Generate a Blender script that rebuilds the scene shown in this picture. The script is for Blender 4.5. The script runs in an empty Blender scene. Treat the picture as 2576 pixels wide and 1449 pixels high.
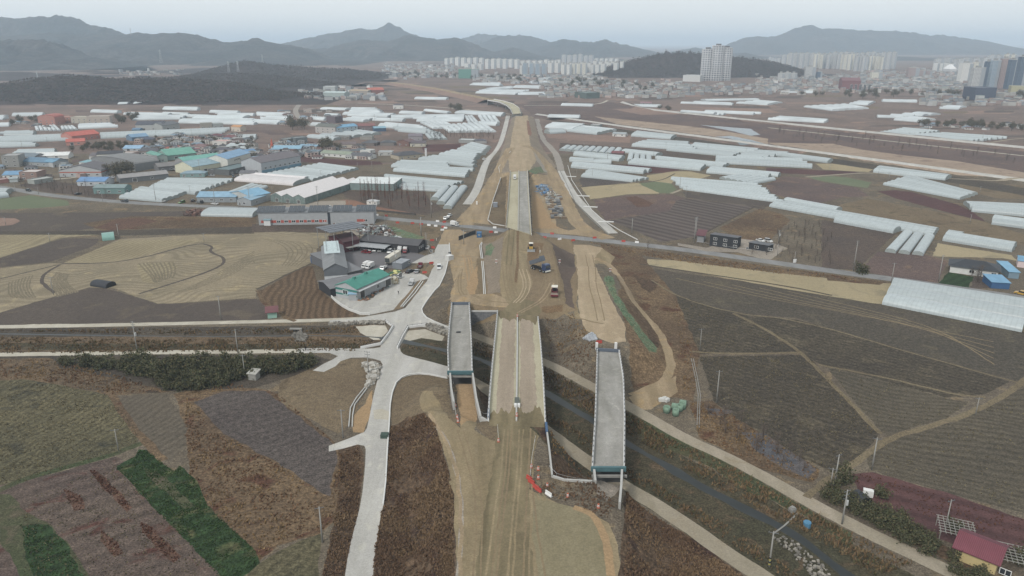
import bpy, math, random
import numpy as np
from mathutils import Vector, Matrix
from mathutils.geometry import delaunay_2d_cdt
random.seed(7); rng = np.random.default_rng(7)
SC = bpy.context.scene; COL = SC.collection
R = math.radians
# ------------------------------------------------------------------ camera, world, sun, exposure
F = 1839.0; HC = 100.0; PITCH = math.atan((724.5-108)/F)
cam_d = bpy.data.cameras.new('camera'); cam = bpy.data.objects.new('camera', cam_d); COL.objects.link(cam)
cam_d.sensor_width = 36; cam_d.lens = 36*F/2576; cam_d.clip_start = 1; cam_d.clip_end = 80000
cam.location = (0, 0, HC); cam.rotation_euler = (R(90)-PITCH, 0, 0); SC.camera = cam
SC.render.resolution_x = 1024; SC.render.resolution_y = 576
W = bpy.data.worlds.new('World'); SC.world = W; W.use_nodes = True
nt = W.node_tree; bg = nt.nodes['Background']
sky = nt.nodes.new('ShaderNodeTexSky'); sky.sky_type = 'NISHITA'; sky.sun_disc = False
SUN_EL, SUN_AZ = R(42), R(215)
sky.sun_elevation = SUN_EL; sky.sun_rotation = SUN_AZ
sky.air_density = 1.0; sky.dust_density = 5.0; sky.ozone_density = 2.0; sky.altitude = 100
mx = nt.nodes.new('ShaderNodeMix'); mx.data_type = 'RGBA'; mx.inputs[0].default_value = 0.9   # overcast layer
tc = nt.nodes.new('ShaderNodeTexCoord'); mp = nt.nodes.new('ShaderNodeMapping'); mp.inputs['Scale'].default_value = (1.2, 1.2, 9)
nz = nt.nodes.new('ShaderNodeTexNoise'); nz.inputs['Scale'].default_value = 1.6; nz.inputs['Detail'].default_value = 4
cr = nt.nodes.new('ShaderNodeValToRGB')
cr.color_ramp.elements[0].position = .36; cr.color_ramp.elements[0].color = (7.1, 7.4, 7.4, 1)
cr.color_ramp.elements[1].position = .62; cr.color_ramp.elements[1].color = (7.5, 7.8, 7.8, 1)
nt.links.new(tc.outputs['Generated'], mp.inputs[0]); nt.links.new(mp.outputs[0], nz.inputs['Vector'])
nt.links.new(nz.outputs[0], cr.inputs[0])
nt.links.new(sky.outputs[0], mx.inputs[6]); nt.links.new(cr.outputs[0], mx.inputs[7])
nt.links.new(mx.outputs[2], bg.inputs[0]); bg.inputs[1].default_value = 0.1
sl = bpy.data.lights.new('sun', 'SUN'); sl.energy = 2.0; sl.angle = R(10); sl.color = (1, .96, .9)
so = bpy.data.objects.new('sun', sl); COL.objects.link(so)
dv = Vector((math.sin(SUN_AZ)*math.cos(SUN_EL), math.cos(SUN_AZ)*math.cos(SUN_EL), math.sin(SUN_EL)))
so.rotation_euler = dv.to_track_quat('Z', 'Y').to_euler(); so.location = (0, 0, 300)
SC.render.engine = 'CYCLES'; SC.cycles.volume_bounces = 2; SC.cycles.max_bounces = 6
SC.view_settings.view_transform = 'Standard'; SC.view_settings.look = 'None'
SC.view_settings.exposure = 0.34; SC.view_settings.gamma = 1
# ------------------------------------------------------------------ survey helpers: photo px (2576 wide) -> world
cP, sP = math.cos(PITCH), math.sin(PITCH)
def ray(p):
    u = (p[0]-1288)/F; v = (724.5-p[1])/F
    return (u, cP+v*sP, -sP+v*cP)
def G(p, z=0.0):
    d = ray(p); t = (z-HC)/d[2]; return Vector((d[0]*t, d[1]*t, z))
def V(p, Y):
    d = ray(p); t = Y/d[1]; return Vector((d[0]*t, Y, HC+d[2]*t))
CR = {'a': (0, 0, 3), 'b': (858.7, 0, 3), 'c': (1717.3, 0, 3), 'd': (0, 241.5, 4), 'e': (644, 241.5, 4), 'f': (1288, 241.5, 4),
      'g': (1932, 241.5, 4), 'h': (0, 536.7, 4), 'i': (644, 509.8, 4), 'j': (1073.3, 536.7, 4), 'k': (1610, 536.7, 5.333),
      'l': (2093, 536.7, 5.333), 'm': (0, 872, 2.511), 'n': (644, 831.8, 2.348), 'o': (1073.3, 737.9, 2.037),
      'q': (1502.7, 737.9, 2.037), 'r': (2012.5, 1006.2, 3.272), 's': (771.5, 570.2, 6.353), 'z': (0, 0, 1)}
def Q(k, *xy):
    o = CR[k]; return [(o[0]+xy[i]/o[2], o[1]+xy[i+1]/o[2]) for i in range(0, len(xy), 2)]
def pt(k, x, y): return Q(k, x, y)[0]
# ------------------------------------------------------------------ numeric helpers
def seg_d(P, A, B):
    d = B-A; L = (d*d).sum() or 1e-9
    t = np.clip(((P-A)@d)/L, 0, 1); return np.hypot(*(P-A-t[:, None]*d).T)
def line_d(P, L): return np.min([seg_d(P, L[i], L[i+1]) for i in range(len(L)-1)], axis=0)
def inside(P, L):
    x, y = P.T; c = np.zeros(len(P), bool); n = len(L)
    for i in range(n):
        x1, y1 = L[i]; x2, y2 = L[(i+1) % n]
        if y1 == y2: continue
        c ^= ((y1 > y) != (y2 > y)) & (x < (x2-x1)*(y-y1)/(y2-y1)+x1)
    return c
def sdf(P, L):
    L = np.asarray(L); d = line_d(P, np.vstack([L, L[:1]])); return np.where(inside(P, L), d, -d)
def sm(t): t = np.clip(t, 0, 1); return t*t*(3-2*t)
def _h(ix, iy, s): 
    n = (ix*374761393 + iy*668265263 + s*974711) & 0x7fffffff
    n = ((n ^ (n >> 13))*1274126177) & 0x7fffffff
    return ((n ^ (n >> 16)) & 0xffff)/65535.0
def vnoise(x, y, s=0):
    x = np.asarray(x, float); y = np.asarray(y, float)
    ix = np.floor(x).astype(np.int64); iy = np.floor(y).astype(np.int64); fx = x-ix; fy = y-iy
    fx = fx*fx*(3-2*fx); fy = fy*fy*(3-2*fy)
    a = _h(ix, iy, s)*(1-fx)+_h(ix+1, iy, s)*fx; b = _h(ix, iy+1, s)*(1-fx)+_h(ix+1, iy+1, s)*fx
    return a*(1-fy)+b*fy
def fbm(x, y, o=4, s=0): return sum(vnoise(x*2**k, y*2**k, s+k)*.5**k for k in range(o))/(2-.5**(o-1))
# ------------------------------------------------------------------ terrain heights
def wz(pts, z): return np.array([G(p, z)[:2] for p in pts])
ZB = 7.0
EMB = [  # top outline (px), height, slope run
 ([(1150,1800),(1148,1449),(1142,1258),(1129,1194),(1112,1130),(1095,1053),(1085,1030),(1140,1040),(1200,1066),(1226,1066),(1229,1046),(1370,1048),(1372,1070),(1378,1120),(1388,1200),(1490,1212),(1510,1262),(1568,1290),(1560,1449),(1580,1800)], 6.9, 9.0),
 ([(1110,1060),(1075,1010),(1100,968),(1132,966),(1186,966),(1196,1020),(1203,1060),(1160,1080)], 4.4, 8.0),
 ([(1494,1214),(1560,1214),(1564,1290),(1505,1280)], 4.2, 6.0),
 ([(1290,572),(1272,600),(1257,737),(1160,742),(1135,765),(1185,768),(1250,775),(1262,800),(1352,800),(1365,782),(1418,767),(1413,712),(1381,612),(1335,578)], 6.6, 11.0),
 ([(1142,650),(1192,650),(1200,735),(1152,742)], 3.4, 16.0),
 ([(1502,868),(1560,872),(1590,862),(1545,715),(1505,672),(1465,668),(1448,765)], 6.0, 12.0),
 ([(1283,433),(1330,430),(1334,395),(1328,292),(1298,292),(1286,330),(1276,390)], 7.0, 16.0)]
EMBW = [(wz(p, z), z, w) for p, z, w in EMB]
STREAM = [(-300,858),(0,860),(450,868),(700,866),(880,864),(960,870),(1060,888),(1190,920),(1230,934),(1378,1013),(1436,1052),(1490,1081),(1571,1140),(1665,1192),(1728,1234),(1802,1275),(1937,1344),(2018,1391),(2067,1435),(2200,1540)]
STW = wz(STREAM, -3)
UPR = [(1130,815),(1184,841),(1363,905),(1500,978),(1601,1032),(1724,1104),(1822,1146),(1944,1211),(2043,1268),(2147,1322),(2318,1404),(2440,1462),(2600,1535)]
LOR = [(1120,925),(1191,959),(1230,983),(1378,1086),(1437,1131),(1491,1170),(1571,1224),(1650,1270),(1738,1327),(1817,1386),(1910,1445),(2050,1540)]
UPW, LOW = wz(UPR, 0), wz(LOR, 0)
CROSSP = wz([(925,790),(1060,790),(1062,812),(1018,838),(1000,868),(1020,892),(905,890),(955,862),(978,832),(965,812)], 0)
LEV = [wz([(1348,290),(1513,314),(1663,334),(1813,354),(1932,371),(2182,404),(2432,439),(2800,490)], 0),
       wz([(1563,256),(1613,276),(1713,286),(1932,310),(2207,338),(2700,388)], 0)]
TRW = wz(Q('i',1380,1090,1480,1040,1800,620), 0)
def H(x, y):
    P = np.column_stack([np.ravel(x), np.ravel(y)]).astype(float)
    near = P[:, 1] < 1700
    h = (fbm(P[:, 0]/60, P[:, 1]/60, 2, 3)-.5)*.5
    d = line_d(P, STW); w1 = np.where(P[:, 0] < -25, 1.6, 3.0); w2 = np.where(P[:, 0] < -25, 11, 15.5)
    h = h+(-3.2-h)*sm((w2-d)/(w2-w1))
    h = h + np.where((d < w2) & (d > w1+1), (fbm(P[:, 0]/5, P[:, 1]/5, 3, 9)-.5)*.9, 0)
    for L, z, w in EMBW:
        s = sdf(P, L); t = np.clip(1+s/w, 0, 1)
        t = t*t*(3-2*t)*.35+t*.65
        h = np.maximum(h, h*(1-t)+t*z)
    for L in LEV: h = np.maximum(h, 3.2*sm((12-line_d(P, L))/9))
    for L in (UPW, LOW): 
        w = sm((5.5-line_d(P, L))/3); h = h*(1-w)
    s = sdf(P, CROSSP); w = sm(1+s/1.2); h = h*(1-w)
    return h.reshape(np.shape(x))
def S(p):
    z = 0.0
    for _ in range(7):
        g = G(p, z); z = z*.3+.7*float(H(g.x, g.y))
    g = G(p, z); g.z = float(H(g.x, g.y)); return g
def SA(pts):
    D = np.array([ray(p) for p in pts]); z = np.zeros(len(D))
    for _ in range(8):
        t = (z-HC)/D[:, 2]; z = .3*z+.7*H(D[:, 0]*t, D[:, 1]*t)
    t = (z-HC)/D[:, 2]; return np.column_stack([D[:, 0]*t, D[:, 1]*t])
# ------------------------------------------------------------------ materials
def lin(c):
    c = [v/255 for v in c]; return tuple((v/12.92 if v <= .04045 else ((v+.055)/1.055)**2.4) for v in c)+(1,)
MATS = {}
def pm(name, col, rough=.7, metal=0, spec=.3, var=.12, scale=.8, emit=None):
    if name in MATS: return MATS[name]
    m = bpy.data.materials.new(name); m.use_nodes = True; n = m.node_tree; b = n.nodes['Principled BSDF']
    b.inputs['Roughness'].default_value = rough; b.inputs['Metallic'].default_value = metal
    b.inputs['Specular IOR Level'].default_value = spec
    gr = sum(col)/3; col = tuple(v*.68+gr*.32 for v in col); c = tuple(q*.8 for q in lin(col)[:3])+(1,)
    t = n.nodes.new('ShaderNodeTexCoord'); z = n.nodes.new('ShaderNodeTexNoise'); z.inputs['Scale'].default_value = scale; z.inputs['Detail'].default_value = 5
    r = n.nodes.new('ShaderNodeValToRGB'); r.color_ramp.elements[0].position = .3; r.color_ramp.elements[1].position = .72
    r.color_ramp.elements[0].color = tuple(v*(1-var) for v in c[:3])+(1,); r.color_ramp.elements[1].color = tuple(min(1, v*(1+var)) for v in c[:3])+(1,)
    n.links.new(t.outputs['Object'], z.inputs['Vector']); n.links.new(z.outputs[0], r.inputs[0]); n.links.new(r.outputs[0], b.inputs['Base Color'])
    MATS[name] = m; return m
def gm(name, c1, c2, c3=None, big=.035, fine=.55, rows=None, warp=0, speck=.35, spc=2.2, bump=.3, rough=.95, stain=0):
    """ground material: two tones in broad patches, fine clods, optional furrows (angle deg, spacing m, strength)"""
    m = bpy.data.materials.new(name); m.use_nodes = True; n = m.node_tree; L = n.links; b = n.nodes['Principled BSDF']
    b.inputs['Roughness'].default_value = rough; b.inputs['Specular IOR Level'].default_value = .15
    g = n.nodes.new('ShaderNodeTexCoord').outputs['Object']
    def noise(s, det=5, src=None, dist=0, ro=.55):
        z = n.nodes.new('ShaderNodeTexNoise'); z.inputs['Scale'].default_value = s; z.inputs['Detail'].default_value = det
        z.inputs['Distortion'].default_value = dist; z.inputs['Roughness'].default_value = ro
        L.new(src or g, z.inputs['Vector']); return z
    def ramp(src, p0, p1, a, c):
        r = n.nodes.new('ShaderNodeValToRGB'); r.color_ramp.elements[0].position = p0; r.color_ramp.elements[1].position = p1
        r.color_ramp.elements[0].color = a; r.color_ramp.elements[1].color = c; L.new(src, r.inputs[0]); return r.outputs[0]
    def mix(f, a, c, mode='MIX'):
        x = n.nodes.new('ShaderNodeMix'); x.data_type = 'RGBA'; x.blend_type = mode
        if isinstance(f, float): x.inputs[0].default_value = f
        else: L.new(f, x.inputs[0])
        for i, v in ((6, a), (7, c)):
            if isinstance(v, tuple): x.inputs[i].default_value = v
            else: L.new(v, x.inputs[i])
        return x.outputs[2]
    nb = noise(big, 6, dist=.4)
    col = ramp(nb.outputs[0], .36, .64, lin(c1), lin(c2))
    if c3: col = mix(ramp(noise(big*3.3, 7, dist=.8).outputs[0], .56, .66, (0,0,0,1), (1,1,1,1)), col, lin(c3))
    nf = noise(fine, 8, ro=.75)
    k = 1-speck; col = mix(1.0, col, ramp(nf.outputs[0], .33, .7, (k,k,k,1), (1+speck*.6,)*3+(1,)), 'MULTIPLY')
    ns = noise(spc, 3, ro=.8); k = 1-speck*.8
    col = mix(1.0, col, ramp(ns.outputs[0], .42, .62, (k,k,k,1), (1+speck*.5,)*3+(1,)), 'MULTIPLY')
    hsrc = nf.outputs[0]
    if rows:
        src = g
        if warp:
            wn = noise(.012, 2); vm = n.nodes.new('ShaderNodeVectorMath'); vm.operation = 'MULTIPLY_ADD'
            vm.inputs[1].default_value = (warp,)*3; L.new(wn.outputs['Color'], vm.inputs[0]); L.new(g, vm.inputs[2]); src = vm.outputs[0]
        mp = n.nodes.new('ShaderNodeMapping'); mp.inputs['Rotation'].default_value = (0, 0, R(rows[0])); L.new(src, mp.inputs[0])
        w = n.nodes.new('ShaderNodeTexWave'); w.bands_direction = 'X'; w.inputs['Scale'].default_value = .314/rows[1]*1.0
        w.inputs['Distortion'].default_value = 1.2; w.inputs['Detail'].default_value = 3; w.inputs['Detail Scale'].default_value = .8
        L.new(mp.outputs[0], w.inputs[0]); k = 1-rows[2]
        col = mix(1.0, col, ramp(w.outputs[0], .15, .75, (k,k,k,1), (1+rows[2]*.3,)*3+(1,)), 'MULTIPLY')
    if stain:
        mp = n.nodes.new('ShaderNodeMapping'); mp.inputs['Scale'].default_value = (.25, .02, 1); L.new(g, mp.inputs[0])
        z = noise(1.0, 5, mp.outputs[0], .5); k = 1-stain
        col = mix(1.0, col, ramp(z.outputs[0], .35, .65, (k,k,k*.97,1), (1+stain*.4,)*3+(1,)), 'MULTIPLY')
    L.new(col, b.inputs['Base Color'])
    if bump:
        bp = n.nodes.new('ShaderNodeBump'); bp.inputs['Strength'].default_value = bump; bp.inputs['Distance'].default_value = .5
        L.new(hsrc, bp.inputs['Height']); L.new(bp.outputs[0], b.inputs['Normal'])
    MATS[name] = m; return m
def vegmat(name, cols, rough=1.0):
    m = bpy.data.materials.new(name); m.use_nodes = True; n = m.node_tree; b = n.nodes['Principled BSDF']
    b.inputs['Roughness'].default_value = rough; b.inputs['Specular IOR Level'].default_value = .05
    g = n.nodes.new('ShaderNodeNewGeometry'); r = n.nodes.new('ShaderNodeValToRGB'); e = r.color_ramp.elements
    while len(e) < len(cols): e.new(.5)
    for i, c in enumerate(cols): e[i].position = i/(len(cols)-1); e[i].color = lin(c)
    n.links.new(g.outputs['Random Per Island'], r.inputs[0]); n.links.new(r.outputs[0], b.inputs['Base Color'])
    MATS[name] = m; return m
# ------------------------------------------------------------------ object helpers
def tag(o, label=None, cat=None, group=None, kind=None):
    if label: o['label'] = label
    if cat: o['category'] = cat
    if group: o['group'] = group
    if kind: o['kind'] = kind
    return o
def mesh(name, vs, fs, mats, smooth=False):
    me = bpy.data.meshes.new(name); me.from_pydata([tuple(v) for v in vs], [], [tuple(f) for f in fs])
    for m in (mats if isinstance(mats, list) else [mats]): me.materials.append(m)
    if smooth: me.polygons.foreach_set('use_smooth', [True]*len(me.polygons))
    me.update(); return me
def link(name, me, parent=None, loc=None, rz=None):
    o = bpy.data.objects.new(name, me); COL.objects.link(o)
    if parent: o.parent = parent
    if loc is not None: o.location = loc
    if rz is not None: o.rotation_euler = (0, 0, rz)
    return o
def empty(name, loc=(0,0,0), rz=0): 
    o = bpy.data.objects.new(name, None); COL.objects.link(o); o.location = loc; o.rotation_euler = (0, 0, rz); o.empty_display_size = .3; return o
def copytree(o):
    r = o.copy(); COL.objects.link(r)
    for ch in o.children:
        c = ch.copy(); COL.objects.link(c); c.parent = r
        for g in ch.children:
            d = g.copy(); COL.objects.link(d); d.parent = c
    return r
class MB:
    def __init__(s): s.v = []; s.f = []
    def add(s, v, f): n = len(s.v); s.v += [tuple(p) for p in v]; s.f += [tuple(i+n for i in q) for q in f]; return s
    def box(s, x0, y0, z0, x1, y1, z1):
        return s.add([(x0,y0,z0),(x1,y0,z0),(x1,y1,z0),(x0,y1,z0),(x0,y0,z1),(x1,y0,z1),(x1,y1,z1),(x0,y1,z1)],
                     [(0,3,2,1),(4,5,6,7),(0,1,5,4),(1,2,6,5),(2,3,7,6),(3,0,4,7)])
    def cb(s, cx, cy, cz, sx, sy, sz, rz=0):
        c, q = math.cos(rz), math.sin(rz); m = MB(); m.box(-sx/2, -sy/2, 0, sx/2, sy/2, sz)
        return s.add([(cx+x*c-y*q, cy+x*q+y*c, cz+z) for x, y, z in m.v], m.f)
    def prism(s, prof, y0, y1, ax='y'):   # profile (x,z) extruded along y
        n = len(prof); T = (lambda a, b, c: (a, b, c)) if ax == 'y' else (lambda a, b, c: (b, a, c))
        v = [T(x, y0, z) for x, z in prof]+[T(x, y1, z) for x, z in prof]
        return s.add(v, [tuple(range(n)), tuple(range(2*n-1, n-1, -1))]+[(i, i+n, (i+1) % n+n, (i+1) % n) for i in range(n)])
    def tube(s, a, b, r0, r1=None, n=6):
        r1 = r0 if r1 is None else r1; a = Vector(a); b = Vector(b); q = (b-a).to_track_quat('Z', 'Y')
        v = [a+q@Vector((math.cos(2*math.pi*i/n)*r0, math.sin(2*math.pi*i/n)*r0, 0)) for i in range(n)]
        v += [b+q@Vector((math.cos(2*math.pi*i/n)*r1, math.sin(2*math.pi*i/n)*r1, 0)) for i in range(n)]
        return s.add(v, [(i, (i+1) % n, (i+1) % n+n, i+n) for i in range(n)]+[tuple(range(n-1, -1, -1)), tuple(range(n, 2*n))])
    def me(s, name, mat, smooth=False): return mesh(name, s.v, s.f, mat, smooth)
    def build(s, name, mat, parent=None, smooth=False, loc=None, rz=None): return link(name, s.me(name, mat, smooth), parent, loc, rz)
def clean(*cs): return cs
# ------------------------------------------------------------------ ground materials
gm('dry_grass', (108,99,86), (92,83,72), (118,104,84), speck=.4)
gm('plain', (116,100,92), (98,86,80), (126,106,96), big=.012, fine=.2, spc=.7, speck=.25)
gm('olive_rows', (86,82,64), (103,96,74), (68,66,55), rows=(20,2.4,.18), warp=40, speck=.5, spc=1.6)
gm('plot_rows', (96,88,77), (88,81,71), rows=(25,2.2,.17), warp=30, speck=.3)
gm('green_crop', (44,62,38), (54,72,44), (84,84,58), rows=(52,4,.25), speck=.5, spc=1.4)
gm('thin_green', (65,73,50), (82,78,61), (91,82,69), speck=.4)
gm('weedy_red', (90,78,72), (98,86,77), (85,57,50), rows=(52,5,.18), speck=.45)
gm('red_patch', (88,66,56), (98,76,64), speck=.45)
gm('straw_scrub', (113,95,74), (89,74,60), (86,61,48), speck=.5, spc=1.5)
gm('grey_plot', (90,83,79), (81,74,71), rows=(50,3,.12), speck=.45)
gm('brown_grass', (103,90,73), (113,100,81), (90,79,64), speck=.3)
gm('embank_brush', (77,63,52), (96,79,63), (64,48,42), speck=.55, spc=1.3)
gm('ditch_scrub', (92,80,66), (110,92,72), (72,62,54), big=.08, speck=.5)
gm('ditch_dark', (72,66,60), (84,76,66), speck=.45)
gm('stream_bank', (77,70,55), (66,64,50), (90,77,61), big=.06, speck=.5)
gm('bank_green', (68,74,52), (81,77,57), speck=.5, big=.08)
gm('dark_field', (85,78,69), (76,71,63), (92,85,72), speck=.42, spc=1.4, big=.02)
gm('dark_rows', (80,73,62), (71,65,57), (93,85,71), rows=(-50,2.6,.15), speck=.5, spc=1.4)
gm('ring_rows', (90,83,71), (81,75,65), rows=(-68,3.2,.2), warp=60, speck=.35)
gm('ploughed', (92,83,79), (84,76,72), rows=(-40,6.5,.34), speck=.2)
gm('ploughed_brown', (104,86,68), (92,76,60), rows=(-8,2.6,.3), warp=40, speck=.4)
gm('straw_field', (150,138,112), (140,129,104), (130,121,100), speck=.15, big=.02)
gm('stubble', (136,125,105), (122,113,95), (144,132,107), rows=(70,3.6,.17), warp=120, speck=.2)
gm('stubble_b', (138,128,104), (126,116,94), rows=(20,3.4,.15), warp=60, speck=.2)
gm('dark_soil', (84,76,70), (76,69,65), (93,84,74), speck=.25, big=.02)
gm('wine_soil', (88,63,61), (79,57,57), rows=(-62,5,.2), speck=.25)
gm('purple_scrub', (104,88,82), (88,76,74), (112,94,82), big=.02, speck=.4)
gm('dark_brush', (82,73,68), (92,80,72), speck=.45, big=.06)
gm('green_field', (92,100,78), (100,106,84), speck=.15)
gm('pink_soil', (132,110,98), (120,101,92), big=.01, fine=.15, spc=.5, speck=.2)
gm('red_soil', (126,96,80), (112,86,74), speck=.2)
gm('sand', (152,136,120), (138,122,108), (122,106,94), big=.02, fine=.2, speck=.22)
gm('marsh', (86,86,90), (94,84,78), (76,78,84), big=.08, speck=.35)
gm('dirt', (134,120,96), (124,112,90), (139,124,98), big=.03, speck=.16, bump=.15, stain=.22)
gm('dirt_dark', (122,107,86), (112,98,80), speck=.2, bump=.2, stain=.15)
gm('haul_dirt', (145,129,105), (136,120,99), (153,132,101), big=.05, speck=.15, bump=.15, stain=.2)
gm('main_dirt', (118,108,85), (110,100,79), (122,110,88), big=.04, speck=.12, bump=.1, stain=.34)
gm('fresh_fill', (112,92,70), (104,86,66), speck=.25)
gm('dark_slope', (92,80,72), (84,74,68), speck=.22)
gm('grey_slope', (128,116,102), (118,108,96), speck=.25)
gm('orange_dirt', (150,126,96), (139,118,92), speck=.15)
gm('platform', (153,138,116), (146,130,109), (159,144,122), big=.05, speck=.13, bump=.15, stain=.12)
gm('olive_top', (125,117,95), (119,111,90), speck=.15, stain=.1)
gm('net_green', (92,112,88), (108,112,88), (112,100,80), big=.12, speck=.4)
gm('concrete', (169,167,163), (159,157,154), (175,172,165), big=.05, speck=.1, bump=.03, stain=.12)
gm('concrete_old', (170,165,154), (160,154,142), (176,170,158), big=.05, speck=.1, bump=.05, stain=.1)
gm('farm_road', (146,137,123), (136,128,113), (136,126,109), big=.06, speck=.12, bump=.1, stain=.12)
gm('asphalt', (126,126,126), (118,118,119), (112,112,114), big=.05, speck=.06, bump=.03, stain=.12)
gm('yard_asphalt', (104,102,104), (98,96,98), speck=.06, bump=.03)
gm('gravel', (146,138,128), (136,128,118), speck=.25)
gm('river_water', (104,112,116), (96,104,110), speck=.1, bump=0, rough=.2)
gm('grey_road', (140,134,126), (132,126,120), speck=.1)
MATS['net_green'].node_tree.nodes['Principled BSDF'].inputs['Roughness'].default_value = 1
gm('rut', (124,110,87), (117,103,83), speck=.15, bump=.1); gm('bund', (116,105,85), (104,93,75), speck=.3)
# ------------------------------------------------------------------ ground plan
PL = []   # (object, material, world polygon, jitter)
def A(mat, k, *xy, j=.5, o='ground'): PL.append((o, mat, SA(Q(k, *xy)), j))
def rib(mat, wid, k, *xy, j=.3, o='ground', w2=None):
    L = Q(k, *xy); Z = SA(L); n = len(Z); a = []; b = []
    # smooth
    for _ in range(2):
        N = [Z[0]]
        for i in range(len(Z)-1): N += [Z[i]*.75+Z[i+1]*.25, Z[i]*.25+Z[i+1]*.75]
        N.append(Z[-1]); Z = np.array(N)
    n = len(Z)
    for i in range(n):
        t = Z[min(i+1, n-1)]-Z[max(i-1, 0)]; t = t/np.hypot(*t); nn = np.array([-t[1], t[0]])
        w = (wid+(w2-wid)*i/(n-1) if w2 else wid)/2; a.append(Z[i]+nn*w); b.append(Z[i]-nn*w)
    PL.append((o, mat, np.array(a+b[::-1]), j))
# far random parcels first (lowest priority)
_parc = ['pink_soil', 'plain', 'purple_scrub', 'dark_soil', 'brown_grass', 'pink_soil', 'dark_brush']
for (x0, y0, x1, y1, n) in ((0,232,700,290,26), (1000,205,1330,262,18), (1380,235,1900,300,18), (1700,240,2560,300,26), (760,240,1250,282,16), (0,205,340,235,8), (1960,300,2576,345,12), (700,215,1000,240,8), (0,290,1240,420,34)):
    for _ in range(n):
        x = random.uniform(x0, x1); y = random.uniform(y0, y1); D = G((x, y)).y
        w = random.uniform(40, 130); h = D*D/F/100*0+random.uniform(2, 7); sk = random.uniform(-20, 20)
        A(random.choice(_parc), 'z', x-w/2, y-h/2, x+w/2, y-h/2+random.uniform(-1,1), x+w/2+sk, y+h/2, x-w/2+sk, y+h/2, j=1.5)
# --- left foreground
A('straw_scrub','z', 440,990,560,955,700,990,840,1110,862,1150,850,1300,800,1345,700,1372,640,1420,560,1449,430,1330,480,1190,460,1080)
A('grey_plot','z', 490,1010,560,985,665,982,842,1120,846,1160,828,1250,700,1165,560,1090)
A('olive_rows','z', -60,955,60,953,160,968,270,992,330,1060,352,1110,300,1140,150,1185,-60,1245)
A('plot_rows','z', 290,997,418,992,440,1020,472,1078,468,1120,430,1160,395,1150,340,1080,310,1035)
A('weedy_red','z', -90,1240,150,1188,290,1148,350,1185,560,1449,620,1600,-120,1600,-90,1449)
A('red_patch','m', 560,780,620,790,720,890,830,1010,800,1040,720,960,600,830)
A('red_patch','m', 890,1110,930,1120,1050,1240,1140,1330,1100,1370,1010,1290,900,1170)
A('red_patch','m', 400,900,500,930,540,1020,470,1040,420,960)
A('red_patch','m', 640,1160,740,1240,780,1310,720,1330,640,1230)
A('thin_green','m', -60,930,60,930,180,1060,330,1130,470,1290,560,1449,620,1560,180,1560,60,1300,-60,1200)
A('green_crop','m', 130,1130,300,1120,400,1220,520,1449,560,1560,250,1560,170,1330)
A('green_crop','m', 730,760,860,690,880,650,930,655,1100,790,1130,750,1240,850,1310,1000,1617,1290,1640,1380,1500,1480,1380,1449,1130,1180,980,1030,860,890)
A('thin_green','m', 905,765,960,775,1120,900,1230,1000,1180,1030,1010,890)
A('olive_rows','z', 590,1470,700,1385,812,1340,800,1449,790,1600,560,1600)
A('brown_grass','z', 705,962,760,925,800,932,855,905,912,902,948,915,930,962,880,1062,852,1092,770,1050,700,1005)
A('orange_dirt','n', 640,430,690,350,690,400,660,550,640,600,570,600,575,500)
A('embank_brush','z', 850,1130,905,1115,915,1150,905,1290,880,1400,860,1600,800,1600,822,1400,850,1260)
# ditch corridor
A('ditch_scrub','z', -80,828,700,822,900,818,965,812,980,835,960,862,905,884,760,884,-80,896)
A('ditch_dark','z', -80,826,700,820,880,818,880,836,700,846,300,846,-80,850)
A('stream_bank','z', -80,862,500,866,900,864,905,882,760,884,500,880,-80,880)
A('ditch_dark','z', -80,898,130,893,780,892,830,905,740,945,640,975,430,985,330,975,150,955,-80,925)
A('ditch_scrub','z', -80,905,130,900,150,925,330,960,430,985,280,995,150,968,60,955,-80,958)
A('concrete_old','i', 1000,1245,1300,1235,1330,1290,1250,1380,1180,1380,1050,1310, j=.1)
A('concrete_old','i', 1480,1360,1530,1290,1700,1272,1900,1345,1840,1449,1560,1449, j=.1)
# --- foreground embankment
A('embank_brush','n', 785,640,795,570,900,505,990,495,1060,555,1100,700,1140,850,1170,1000,1185,1250,1180,1449,1180,1750,600,1750,690,1449,705,1300,735,1100,752,1030,765,950,772,850)
A('brown_grass','n', 798,400,830,312,880,272,960,262,1060,268,1130,285,1142,400,1190,540,1200,620,1110,700,1060,560,990,495,900,505,800,560)
A('dirt','z', 1150,1800,1146,1449,1142,1258,1116,1130,1092,1060,1058,1022,1060,985,1090,985,1130,1050,1160,1076,1165,960,1187,955,1200,1040,1196,1080,1232,1106,1252,1112,1256,1058,1366,1060,1352,1120,1332,1180,1335,1230,1400,1265,1480,1282,1530,1312,1560,1370,1565,1449,1570,1800)
A('embank_brush','n', 940,700,1000,660,1040,760,1060,900,1100,1100,1060,1200,980,1000)
A('orange_dirt','z', 1146,965,1186,958,1200,1045,1190,1062,1160,1070,1150,1000)
A('brown_grass','z', 1196,1075,1210,1060,1250,1062,1254,1112,1230,1106)
A('main_dirt','z', 1254,1058,1366,1060,1352,1120,1328,1180,1336,1300,1340,1449,1345,1800,1160,1800,1195,1449,1226,1250,1246,1130)
A('dry_grass','z', 1372,1090,1392,1206,1490,1214,1500,1240,1562,1262,1575,1449,1580,1800,1570,1800,1563,1440,1556,1370,1530,1310,1480,1280,1400,1262,1338,1230,1332,1180,1354,1110)
A('olive_top','o', 545,1060,620,1065,740,1095,830,1130,900,1210,925,1300,930,1449,930,1750,560,1750,565,1449,540,1200)
rib('orange_dirt', 1.6,'o', 750,1095,850,1130,905,1210,935,1320,945,1449, j=.3)
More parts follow.
